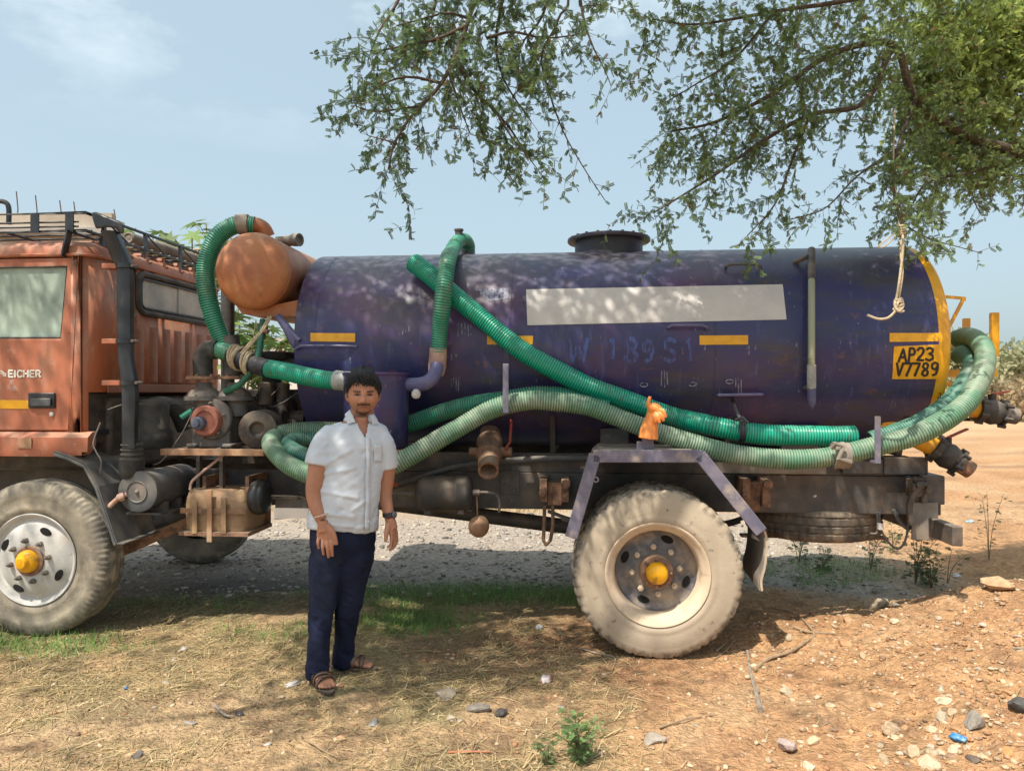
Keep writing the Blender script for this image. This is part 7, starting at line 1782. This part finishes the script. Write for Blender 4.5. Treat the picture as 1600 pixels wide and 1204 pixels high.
# ------------------------------------------------------------------ the man standing beside the truck
MD = 3.93
MB0 = Vector(((536 - CX) / FPX * MD, MD, 0.0)); MB0.z = gz(MB0.x, MB0.y)
MAN = empty('person', MB0); tag(MAN, 'man in pale shirt, navy trousers and brown sandals standing beside the blue drum', 'person')
def H(x, y, dy=0.0): return AT(x, y, MD + dy) - MB0
MSC = MD / FPX
YAW = math.radians(20)
def ering(c, a, b, yaw=YAW, n=36, tilt=0.0, e=1.0):
    ux = Vector((math.cos(yaw), math.sin(yaw), 0)); uy = Vector((-math.sin(yaw), math.cos(yaw), 0)); o = []
    for i in range(n):
        t = 2 * PI * i / n; cs, sn_ = math.cos(t), math.sin(t)
        o.append(c + ux * (a * math.copysign(abs(cs) ** e, cs)) + uy * (b * math.copysign(abs(sn_) ** e, sn_)) + Vector((0, 0, -tilt * sn_)))
    return o
def loftc(mb, rows):
    n = len(rows[0])
    for a, b in zip(rows, rows[1:]): mb.add(a + b, [(i, (i + 1) % n, n + (i + 1) % n, n + i) for i in range(n)])
    for r, rev in ((rows[0], True), (rows[-1], False)):
        c = sum(r, Vector()) / n; k = len(mb.v); mb.add(r + [c], [((i + 1) % n, i, n) if rev else (i, (i + 1) % n, n) for i in range(n)])
def limb(mb, pts, radii, per=6, n=16):
    c, r = catmull(pts, per, radii); mb.tube(c, r, n)
def fused(name, mb, voxel, smooth=4, parent=None):
    """one continuous surface grown over the overlapping shapes"""
    me = bpy.data.meshes.new(name + '_src'); me.from_pydata([tuple(p) for p in mb.v], [], mb.f); me.update()
    import bmesh
    bm = bmesh.new(); bm.from_mesh(me); bmesh.ops.recalc_face_normals(bm, faces=bm.faces); bm.to_mesh(me); bm.free()
    o = bpy.data.objects.new(name + '_src', me); COL.objects.link(o)
    r = o.modifiers.new('r', 'REMESH'); r.mode = 'VOXEL'; r.voxel_size = voxel
    s_ = o.modifiers.new('s', 'SMOOTH'); s_.factor = .5; s_.iterations = smooth
    dg = bpy.context.evaluated_depsgraph_get(); dg.update()
    m2 = bpy.data.meshes.new_from_object(o.evaluated_get(dg)); m2.name = name
    bpy.data.objects.remove(o); bpy.data.meshes.remove(me)
    return m2
def verts(me):
    a = np.empty(len(me.vertices) * 3, np.float32); me.vertices.foreach_get('co', a); return a.reshape(-1, 3).astype(float)
def norms(me):
    a = np.empty(len(me.vertices) * 3, np.float32); me.vertex_normals.foreach_get('vector', a); return a.reshape(-1, 3).astype(float)
def setv(me, V): me.vertices.foreach_set('co', np.asarray(V, np.float32).ravel()); me.update()

# ---- skin: head, neck, chest, arms, hands, feet in one surface
sk = MB()
HC = H(567.5, 616, 0.0); HYAW = math.radians(13); HPIT = math.radians(4)
Rz = Matrix.Rotation(HYAW, 3, 'Z') @ Matrix.Rotation(HPIT, 3, 'X')
HS = 1.0
def head_pt(u, v):
    th = u * 2 * PI; ph = (v - .5) * PI
    x = math.cos(ph) * math.sin(th); y = -math.cos(ph) * math.cos(th); z = math.sin(ph)      # y < 0 is the face
    X = x * .080; Yv = y * .098; Zv = z * .121
    if z < 0:
        X *= 1 - .17 * (-z) ** 2.0
        if y > 0: Yv *= 1 - .45 * (-z)
        else: Yv *= 1 - .10 * (-z)
    f = max(0.0, -y); X *= 1 + .04 * math.exp(-((z + .1) / .3) ** 2)
    d = 0.0; ax = abs(X); g = lambda a, s: math.exp(-(a / s) ** 2)
    if y < 0:
        Yv *= .95
        d += .011 * g(X, .010) * (1 / (1 + math.exp((Zv - .012) / .006))) * (1 / (1 + math.exp(-(Zv + .040) / .003)))
        d += .016 * g(X, .012) * g(Zv + .028, .012) + .007 * (g(X - .014, .007) + g(X + .014, .007)) * g(Zv + .032, .007)
        d += .006 * g(ax - .028, .022) * g(Zv - .022, .008)
        d -= .011 * g(ax - .031, .015) * g(Zv - .005, .010)
        d += .005 * g(ax - .048, .018) * g(Zv + .022, .02)
        d += .006 * g(X, .024) * (g(Zv + .056, .006) + g(Zv + .068, .006)) - .004 * g(X, .022) * g(Zv + .062, .003)
        d += .009 * g(X, .022) * g(Zv + .100, .016)
        Yv -= d * min(1, f * 1.6)
    return HC + Rz @ Vector((X, Yv, Zv))
nu, nv = 120, 96
sk.add([head_pt(i / nu, j / nv) for j in range(nv + 1) for i in range(nu)], [(j * nu + i, j * nu + (i + 1) % nu, (j + 1) * nu + (i + 1) % nu, (j + 1) * nu + i) for j in range(nv) for i in range(nu)])
for s_ in (-1, 1):
    c = HC + Rz @ Vector((s_ * .079, .006, -.010)); sk.lathe([(.0005, -.012), (.022, -.008), (.030, 0), (.024, .008), (.0005, .010)], c, Rz @ Vector((s_, -.35, .0)), 14)
limb(sk, [HC + Rz @ Vector((0, .022, -.06)), H(565, 648, .02), H(562, 664, .02), H(560, 684, .02)], [.060, .062, .066, .088], n=24)
loftc(sk, [ering(H(560, 658, .015), .085, .06), ering(H(557, 670, .01), .125, .085), ering(H(553, 690, .0), .150, .098), ering(H(550, 720, 0), .150, .105)])
# arms
def hand(w, kn, tips, mids, thumb, rf=.0088):
    sk.tube([w, (w + kn[0] + kn[3]) / 3 * 1.0], [.028, .030], 12)
    for k in range(4): limb(sk, [w.lerp(kn[k], .15), w.lerp(kn[k], .65), kn[k]], [.020, .0165, .0118], 4, 12)
    for k in range(4): limb(sk, [kn[k], mids[k], tips[k]], [rf * 1.12, rf, rf * .82], 5, 10)
    limb(sk, thumb, [.018, .0135, .0095], 5, 10)
limb(sk, [H(508, 690, -.07), H(500, 720, -.10), H(494, 748, -.12), H(491, 772, -.13), H(496, 795, -.15), H(503, 812, -.165)], [.056, .054, .050, .043, .037, .030], n=18)
w = H(504, 813, -.165)
kn = [H(498, 838, -.165), H(504.5, 841, -.175), H(511, 842, -.18), H(517.5, 840, -.175)]
md = [H(497, 847, -.178), H(504, 854, -.190), H(511.5, 857, -.194), H(518.5, 855, -.190)]
tp = [H(498.5, 857, -.170), H(506, 867, -.180), H(513.5, 871, -.184), H(519.5, 869, -.180)]
hand(w, kn, tp, md, [H(512, 820, -.165), H(521.5, 835, -.18), H(526, 851, -.185)])
limb(sk, [H(601, 695, .03), H(605, 722, .04), H(604, 748, .045), H(602, 772, .04), H(605, 792, .02), H(608.5, 808, .005)], [.050, .047, .041, .036, .032, .027], n=18)
w = H(609, 809, .005)
kn = [H(619, 834, .035), H(617.5, 836, .015), H(615, 837, -.006), H(611.5, 835, -.026)]
md = [H(620, 846, .025), H(618, 850, .004), H(615, 852, -.018), H(611, 849, -.040)]
tp = [H(614, 853, .012), H(611.5, 858.5, -.008), H(608, 859.5, -.030), H(605, 855.5, -.050)]
hand(w, kn, tp, md, [H(607, 818, -.015), H(604, 832, -.045), H(602.5, 846, -.060)])
# feet
FEET = []
def foot(ank, yaw, L_=.245):
    g0 = gz(MB0.x + ank.x, MB0.y + ank.y) - MB0.z + .022
    f = Vector((math.sin(yaw), -math.cos(yaw), 0)); sd = Vector((math.cos(yaw), math.sin(yaw), 0)); heel = Vector((ank.x, ank.y, g0)) - f * .055
    rows = []
    for u, hw, hh in ((0, .022, .03), (.06, .031, .05), (.20, .034, .075), (.35, .036, .078), (.5, .040, .058), (.68, .046, .040), (.80, .045, .026), (.86, .040, .02)):
        c = heel + f * (L_ * u); rows.append([c + sd * (hw * math.cos(2 * PI * i / 16)) + Vector((0, 0, max(0, hh * .5 + hh * .5 * math.sin(2 * PI * i / 16)))) for i in range(16)])
    loftc(sk, rows)
    for k, (o, ln, r) in enumerate(((-.030, .045, .0125), (-.008, .046, .0095), (.009, .040, .009), (.024, .033, .0085), (.037, .024, .008))):
        sgn = 1 if ank.y > 0.05 else -1
        b = heel + f * (L_ * .78) + sd * (o * (-sgn)) * -1; sk.tube([b + Vector((0, 0, .014)), b + f * ln * .6 + Vector((0, 0, .015)), b + f * ln + Vector((0, 0, .010))], [r, r, r * .75], 10)
    limb(sk, [Vector((ank.x, ank.y, g0 + .04)), Vector((ank.x, ank.y, g0 + .11)), Vector((ank.x, ank.y, g0 + .19))], [.040, .036, .045], 4)
    FEET.append((heel, f, sd, g0, L_))
RA = H(497, 1050, -.05); LA = H(534, 1035, .13)
foot(Vector((RA.x, RA.y, 0)), math.radians(32)); foot(Vector((LA.x, LA.y, 0)), math.radians(80))
sme = fused('skin', sk, .0036, 3)
V = verts(sme)
M_skin = mat_attr('skin', rough=0.55, spec=0.35, bump=0.08, bscale=400, bdist=.002, mult=(60, .93, 1.06), sss=.06)
body = link_mesh('body', sme, M_skin, MAN, sharp=None)
hv = (V - np.array(HC[:])) @ np.array(Rz)                          # into the head's own frame
X, Yh, Zh = hv[:, 0], hv[:, 1], hv[:, 2]; ax = np.abs(X)
ish = (V[:, 2] > (H(560, 655).z)) & (np.abs(Zh) < .14); fr = ish & (Yh < .0)
C = np.tile(np.array([[0.41, 0.19, 0.115]]), (len(V), 1))
def paint(mask, col): 
    global C
    m = np.clip(mask, 0, 1)[:, None]; C = C * (1 - m) + np.array(col)[None] * m
G_ = lambda a, s: np.exp(-(a / s) ** 2)
paint(ish * 1.0 * .85, (0.50, 0.235, 0.145))
paint(ish * sstep(-.018, -.060, Zh) * sstep(-.128, -.112, Zh) * sstep(.03, .0, Yh) * .30, (0.13, 0.08, 0.06))        # stubble on jaw and cheeks
paint(fr * sstep(-.080, -.094, Zh) * sstep(-.124, -.112, Zh) * sstep(.060, .040, ax) * sstep(-.03, -.05, Yh) * .85, (0.030, 0.022, 0.020))                            # chin beard
paint(fr * G_(Zh + .0475, .0070) * sstep(.040, .028, ax) * 1.0, (0.014, 0.011, 0.010))                             # moustache
paint(fr * G_(ax - .033, .0055) * sstep(-.045, -.052, Zh) * sstep(-.098, -.088, Zh) * .45, (0.035, 0.025, 0.022))
paint(fr * G_(X, .022) * (Zh < -.052) * (Zh > -.0735) * .8, (0.33, 0.13, 0.105))                                     # lips
paint(fr * G_(Zh + .0615, .0022) * sstep(.026, .02, ax) * .9, (0.06, 0.025, 0.02))
paint(fr * G_(Zh - (.0215 + .10 * np.minimum(.0, ax - .030) - .0), .0052) * sstep(.012, .018, ax) * sstep(.058, .048, ax) * 1.0, (0.014, 0.010, 0.009))   # eyebrows
paint(fr * G_(Zh - .0045, .0070) * G_(ax - .032, .018) * .55, (0.16, 0.065, 0.045))
paint(fr * np.clip(1.9 * G_(Zh - .0045, .0046) * G_(ax - .032, .0135), 0, 1), (0.012, 0.008, 0.007))                                  # narrowed eyes
paint(fr * G_(Zh - .0048, .0016) * (G_(ax - .024, .003) + G_(ax - .041, .003)) * .5, (0.50, 0.42, 0.38))
paint(ish * G_(ax - .078, .016) * sstep(.035, .02, np.abs(Zh - .008)) * sstep(.03, .012, np.abs(Yh + .008)) * .8, (0.03, 0.022, 0.02))                                     # under-eye
paint(fr * G_(Zh + .0385, .0035) * G_(ax - .010, .004) * .8, (0.10, 0.045, 0.03))                                      # nostrils
low = V[:, 2] < .25
paint(low * .5, (0.24, 0.125, 0.08))
set_tint(body, C)

# ---- hair
hm = MB(); rh = random.Random(4)
nu, nv = 96, 48; rows = []
for j in range(nv + 1):
    row = []
    for i in range(nu):
        u = i / nu; v = .5 + .5 * j / nv * 1.0
        th = u * 2 * PI; front = max(0.0, math.cos(th)); sidew = abs(math.sin(th)); back = max(0.0, -math.cos(th))
        adeg = abs(math.degrees((th + PI) % (2 * PI) - PI))
        lo = float(np.interp(adeg, [0, 25, 42, 58, 72, 88, 105, 130, 180], [.66, .675, .665, .61, .54, .49, .46, .37, .34]))      # hairline height per bearing
        fringe = .085 * max(0, math.sin(th)) * front ** .5 - .03 * max(0, -math.sin(th)) * front + .012 * math.sin(th * 23) + .008 * math.sin(th * 41 + 1)
        vv = (lo - fringe) + (1 - (lo - fringe)) * (j / nv)
        p = head_pt(u, vv); d = (p - HC).normalized(); loc = Rz.transposed() @ (p - HC)
        t = j / nv; thick = .013 * min(1, t * 4) + .017 * front * math.exp(-((t - .36) / .26) ** 2) * min(1, t * 5) + .010 * t + .008 * max(0, -math.sin(th)) * math.exp(-((t - .7) / .3) ** 2)
        thick += .0085 * (mnoise.noise(Vector((th * 3.0 + t * 2.5, t * 3, 1.3))) + .6 * mnoise.noise(Vector((th * 9 + t * 6, t * 5, 4)))) * min(1, t * 8 + .2)
        row.append(p + d * thick)
    rows.append(row)
for a, b in zip(rows, rows[1:]): hm.add(a + b, [(i, (i + 1) % nu, nu + (i + 1) % nu, nu + i) for i in range(nu)])
M_hair = mat('black_hair', (0.010, 0.009, 0.010), rough=0.5, c2=(0.024, 0.021, 0.020), scale=60.0, stretch=(1, 1, .3), bump=0.8, bscale=160, bdist=.006, spec=.35)
hair = hm.build('hair', M_hair, MAN, sharp=None)
so = hair.modifiers.new('t', 'SOLIDIFY'); so.thickness = .012; so.offset = -1
# loose tufts over the forehead
tf = MB()
for k in range(520):
    u = rh.uniform(-.15, .13); base = head_pt((u + 1) % 1, rh.uniform(.74, .90)); d = (base - HC).normalized(); end = head_pt(((u + .075 + rh.uniform(-.03, .05)) + 1) % 1, rh.uniform(.665, .75) - .05 * max(0, min(1, (u + .02) / .08)) + (.04 if abs(u + .05) > .17 else 0)); de = (end - HC).normalized()
    tf.tube(catmull([base + d * .012, (base + end) / 2 + d * .024, end + de * rh.uniform(.006, .016)], 4), [.0034, .0036, .0036, .0034, .0030, .0026, .0022, .0016, .0006], 4, caps=False)
for k in range(420):
    u = rh.uniform(0, 1); vb = rh.uniform(.60, .985); base = head_pt(u, vb); d = (base - HC).normalized(); end = head_pt((u + rh.uniform(-.03, .05)) % 1, max(.66 if (u < .16 or u > .84) else .50, vb - rh.uniform(.05, .12))); de = (end - HC).normalized()
    tf.tube([base + d * .018, (base + end) / 2 + d * .024, end + de * rh.uniform(.014, .022)], [.0030, .0036, .0006], 4, caps=False)
tf.build('hair_tufts', M_hair, hair, sharp=None, fix=False)

# ---- shirt
sh = MB()
T = [(657, 562, 20, .070, .02), (661, 560, 33, .082, .02), (667, 557, 46, .092, .015), (676, 554, 53, .102, .01), (690, 552, 54, .112, .0), (712, 549, 52, .120, -.005), (735, 547, 51.5, .126, -.01), (765, 542, 50.5, .136, -.015), (795, 538, 52, .140, -.015), (815, 536, 53, .140, -.01), (829, 535.5, 53, .139, -.005)]
loftc(sh, [ering(H(cx_, y, dy), hw * MSC / math.cos(YAW) * .95, b, tilt=.02 if y > 800 else 0, e=.88) for y, cx_, hw, b, dy in T])
def sleeve(pts, radii, flat=.9): limb(sh, pts, radii, 5, 24)
sleeve([H(522, 672, -.03), H(509, 690, -.065), H(502, 710, -.088), H(498, 727, -.10)], [.055, .066, .070, .072])
sleeve([H(586, 676, .02), H(599, 694, .03), H(604, 714, .035), H(606.5, 732, .038)], [.055, .058, .054, .050])
shme = fused('shirt', sh, .006, 6)
V = verts(shme); N_ = norms(shme)
x, y, z = V[:, 0], V[:, 1], V[:, 2]
f = np.array([mnoise.noise(Vector((p[0] * 9 + p[2] * 5, p[1] * 9, p[2] * 13 - p[0] * 6))) + .5 * mnoise.noise(Vector((p[0] * 22 - p[2] * 16, p[1] * 22, p[2] * 30))) for p in V])
ridge = 1 - np.abs(f) * 2.2
zb = sstep(H(0, 660).z, H(0, 700).z, z)
amp = .0045 + .0060 * sstep(H(540, 745).z, H(540, 820).z, z) + .003 * np.exp(-((z - H(0, 705).z) / .05) ** 2)
V = V + N_ * (f * amp * .9 + np.clip(ridge, 0, 1) * amp * .55)[:, None]
# drawn folds from the armpits and the belly
for (a, b, wd, hgt) in (((520, 720), (556, 700), .010, .007), ((518, 735), (560, 728), .011, .006), ((512, 760), (566, 772), .010, .006), ((500, 790), (560, 800), .012, .006), ((590, 715), (572, 740), .010, .005), ((588, 770), (560, 790), .010, .006), ((515, 812), (572, 816), .010, .005), ((505, 705), (520, 690), .009, .005)):
    A = np.array(H(*a)[:]); B = np.array(H(*b)[:]); ab = (B - A)[[0, 2]]; L2 = ab @ ab
    t = np.clip(((V[:, [0, 2]] - A[[0, 2]]) @ ab) / L2, 0, 1); dd = np.linalg.norm(V[:, [0, 2]] - (A[[0, 2]] + t[:, None] * ab), axis=1)
    V = V + N_ * (hgt * np.exp(-(dd / wd) ** 2) * (N_[:, 1] < .2))[:, None]
hz_ = sstep(H(0, 790).z, H(0, 832).z, V[:, 2]); V[:, 2] += hz_ * np.clip((H(560, 0).x - V[:, 0]) / .26, 0, 1) * .030 - hz_ * .012 * np.exp(-((V[:, 0] - H(572, 0).x) / .06) ** 2)
setv(shme, V)
# open the neck in a V
import bmesh
tri = [(H(547, 650).x, H(547, 650).z + .05), (H(575.5, 683).x, H(575.5, 683).z), (H(581.5, 650).x, H(581.5, 650).z + .05)]
def intri(px_, pz):
    s1 = lambda a, b: (b[0] - a[0]) * (pz - a[1]) - (b[1] - a[1]) * (px_ - a[0]); d = [s1(tri[0], tri[1]), s1(tri[1], tri[2]), s1(tri[2], tri[0])]
    return all(q >= 0 for q in d) or all(q <= 0 for q in d)
bm = bmesh.new(); bm.from_mesh(shme)
dele = [fc for fc in bm.faces if (fc.calc_center_median().y < .03 and intri(fc.calc_center_median().x, fc.calc_center_median().z)) or fc.calc_center_median().z > H(0, 659).z]
bmesh.ops.delete(bm, geom=dele, context='FACES'); bm.to_mesh(shme); bm.free()
M_shirt = mat('pale_cotton_shirt', (0.58, 0.615, 0.67), rough=0.9, c2=(0.53, 0.565, 0.615), scale=7.0, bump=0.25, bscale=26, bdist=.006, spec=.2)
shirt = link_mesh('shirt', shme, M_shirt, MAN, sharp=None)
so = shirt.modifiers.new('t', 'SOLIDIFY'); so.thickness = .003; so.offset = -1
SV = verts(shme)
def front_y(px_, pz, r=.012):
    m = (np.abs(SV[:, 0] - px_) < r) & (np.abs(SV[:, 2] - pz) < r)
    return float(SV[m, 1].min()) if m.any() else -.1
def onS(x, y, off=.002, r=.012):
    p = H(x, y, 0)
    for _ in range(3): fy = front_y(p.x, p.z, r) - off; p = H(x, y, fy)
    return p
m_ = MB(); A = []; B = []
for i in range(24): y = 684 + (828 - 684) * i / 23; xc = 575.5 - .01 * (y - 684) + .5 * math.sin(y * .09); A.append(onS(xc - 3.6, y, .0035)); B.append(onS(xc + 3.6, y, .0035))
m_.strip(A, B); pk = m_.build('placket', M_shirt, shirt); so = pk.modifiers.new('t', 'SOLIDIFY'); so.thickness = .0025; so.offset = 1
for y in (700, 728, 757, 786, 814):
    c = onS(575.2, y, .007); m_ = MB(); m_.lathe([(.0055, 0), (.0055, .002), (.0005, .0022)], c, (.2, -1, 0), 12); m_.build('button', M_panel, shirt)
m_ = MB(); rows = [[onS(584 + 13 * i / 6, 694 + 27 * j / 8, .0005, .006) for i in range(7)] for j in range(9)]
for a, b in zip(rows, rows[1:]): m_.strip(a, b)
pc_ = m_.build('chest_pocket', M_shirt, shirt); so = pc_.modifiers.new('t', 'SOLIDIFY'); so.thickness = .0012; so.offset = 1
# collar: a stand round the neck and two turned-down points
cl = MB(); ncx = H(563.5, 655, .02); rows = [[], [], []]
for i in range(25):
    a = math.radians(-58 + 296 * i / 24) + YAW * .6
    d = Vector((math.cos(a), math.sin(a), 0)); back = (math.sin(a - YAW * .6) + 1) / 2
    rows[0].append(ncx + Vector((d.x * .074, d.y * .070, -.012 + .010 * back))); rows[1].append(ncx + Vector((d.x * .070, d.y * .066, .022 + .022 * back))); rows[2].append(ncx + Vector((d.x * .092, d.y * .090, -.012 + .014 * back)))
cl.strip(rows[0], rows[1]); cl.strip(rows[1], rows[2])
def flap(pts):
    q = [H(x, y, dy) for x, y, dy in pts]; cl.prism(q, Vector((.001, .007, .001)))
def flap2(top, bot):
    q = [H(x, y, dy) for x, y, dy in top] + [onS(x, y, .010) for x, y in bot]; cl.prism(q, Vector((.001, .006, .001)))
flap2([(538.5, 647, -.045), (546, 640, -.062)], [(555, 659), (543, 662)])
flap2([(578.5, 648, -.062), (584, 650, -.045)], [(592, 661), (582, 663)])
co_ = cl.build('collar', M_shirt, shirt, sharp=50); so = co_.modifiers.new('t', 'SOLIDIFY'); so.thickness = .003
# ---- trousers
tr_ = MB()
loftc(tr_, [ering(H(536, y, dy), hw * MSC, b, e=.9) for y, hw, b, dy in ((808, 48, .118, -.005), (825, 50, .126, -.005), (845, 50.5, .130, 0), (862, 49, .120, .008), (874, 42, .095, .01))])
for pts in ([(512, 868, -.01, 27, .112), (510, 890, -.01, 26, .108), (507, 915, -.015, 23.5, .096), (504.5, 944, -.02, 20.0, .082), (500.5, 972, -.03, 17.3, .074), (498, 1000, -.04, 16.8, .070), (497, 1027, -.045, 16.6, .068), (496.5, 1045, -.05, 17.2, .067), (496.5, 1056, -.055, 17.2, .068)],
            [(557, 868, .02, 27, .112), (553, 890, .03, 25.5, .106), (549, 915, .045, 23, .094), (545, 944, .065, 20, .082), (541.5, 972, .085, 17.8, .074), (538.5, 1000, .105, 16.5, .070), (537, 1020, .12, 15.8, .068), (536, 1032, .125, 16.2, .067), (536, 1040, .13, 16.2, .067)]):
    pts = [(pts[0][0] + (4 if pts[0][0] < 536 else -4), 838, pts[0][2], 20, .075), (pts[0][0], 854, pts[0][2], 24.5, .100)] + pts
    loftc(tr_, [ering(H(x, y, dy), hw * MSC, b, yaw=YAW * .7, n=28, e=.92) for x, y, dy, hw, b in pts])
tme = fused('trousers', tr_, .006, 11)
V = verts(tme); N_ = norms(tme)
f = np.array([mnoise.noise(Vector((p[0] * 10 + p[2] * 3, p[1] * 10, p[2] * 12 + p[0] * 7))) + .5 * mnoise.noise(Vector((p[0] * 24, p[1] * 24, p[2] * 30 + p[0] * 20))) for p in V])
kn_ = np.exp(-((V[:, 2] - H(0, 955).z) / .07) ** 2) + np.exp(-((V[:, 2] - H(0, 1040).z) / .06) ** 2) + .6 * np.exp(-((V[:, 2] - H(0, 880).z) / .06) ** 2)
rd = np.clip(1 - np.abs(f) * 2.6, 0, 1); V = V + N_ * (f * (.004 + .008 * kn_) + rd * (.002 + .006 * kn_))[:, None]; setv(tme, V)
M_denim = mat('navy_denim', (0.0085, 0.012, 0.030), rough=0.85, c2=(0.016, 0.021, 0.052), scale=6.0, layers=[((0.035, 0.042, 0.075), 4.0, .55, .72, .5, (1, 1, .6))], bump=0.2, bscale=300, bdist=.002, spec=.2)
trs = link_mesh('trousers', tme, M_denim, MAN, sharp=None)
# ---- sandals
M_leather = mat('brown_leather', (0.075, 0.036, 0.025), rough=0.5, c2=(0.12, 0.06, 0.042), scale=20, dust=(DUST, .35))
M_sole = mat('sandal_sole', (0.05, 0.035, 0.028), rough=0.8, dust=(DUST, .6))
for (heel, fdir, sd, g0, L_) in FEET:
    m_ = MB(); o = []
    for i in range(28):
        a = 2 * PI * i / 28; u = .5 - .56 * math.cos(a); w_ = (.038 + .012 * u) * math.sin(a); o.append(heel + fdir * (L_ * (u * 1.02)) + sd * w_ - Vector((0, 0, heel.z - g0 + .022)))
    m_.prism(o, Vector((0, 0, .022))); sdl = m_.build('sandal', M_sole, MAN, bevel=.004)
    for (u0, u1, hh, tw) in ((.42, .36, .066, .0), (.60, .52, .054, .06), (.70, .66, .044, -.05)):
        m_ = MB(); A = []; B = []
        for i in range(15):
            a = PI * i / 14; c = heel + fdir * (L_ * (u0 + tw * math.cos(a))) + sd * (.047 * math.cos(a)) + Vector((0, 0, hh * math.sin(a) ** .7 + .004 - (heel.z - g0)))
            A.append(c - fdir * .011); B.append(c + fdir * .011)
        m_.strip(A, B); st_ = m_.build('strap', M_leather, sdl); so = st_.modifiers.new('t', 'SOLIDIFY'); so.thickness = .004; so.offset = 1
# ---- wrist band and watch
m_ = MB(); c = H(502.5, 804, -.163); ax_, u_, v_ = frame_from((.15, 0, -1))
m_.tube([c + (u_ * math.cos(a) + v_ * math.sin(a)) * .0365 + ax_ * .006 * math.sin(a) for a in [i * PI / 12 for i in range(24)]], .0035, 6, closed=True); tag_ = m_.build('thread_bracelet', mat('pale_thread', (.62, .50, .42), rough=.8), MAN)
m_ = MB(); c = H(607.5, 803, .008); ax_, u_, v_ = frame_from((.15, 0, -1)); m_.lathe([(.0315, -.012), (.034, -.010), (.034, .010), (.0315, .012)], c, ax_, 24); wt = m_.build('wrist_watch', M_black, MAN)
m_ = MB(); m_.lathe([(.017, 0), (.017, .008), (.014, .010), (.0005, .010)], c + Vector((.030, -.014, 0)), (1, -.45, 0), 20); m_.build('watch_case', M_bluesteel, wt)
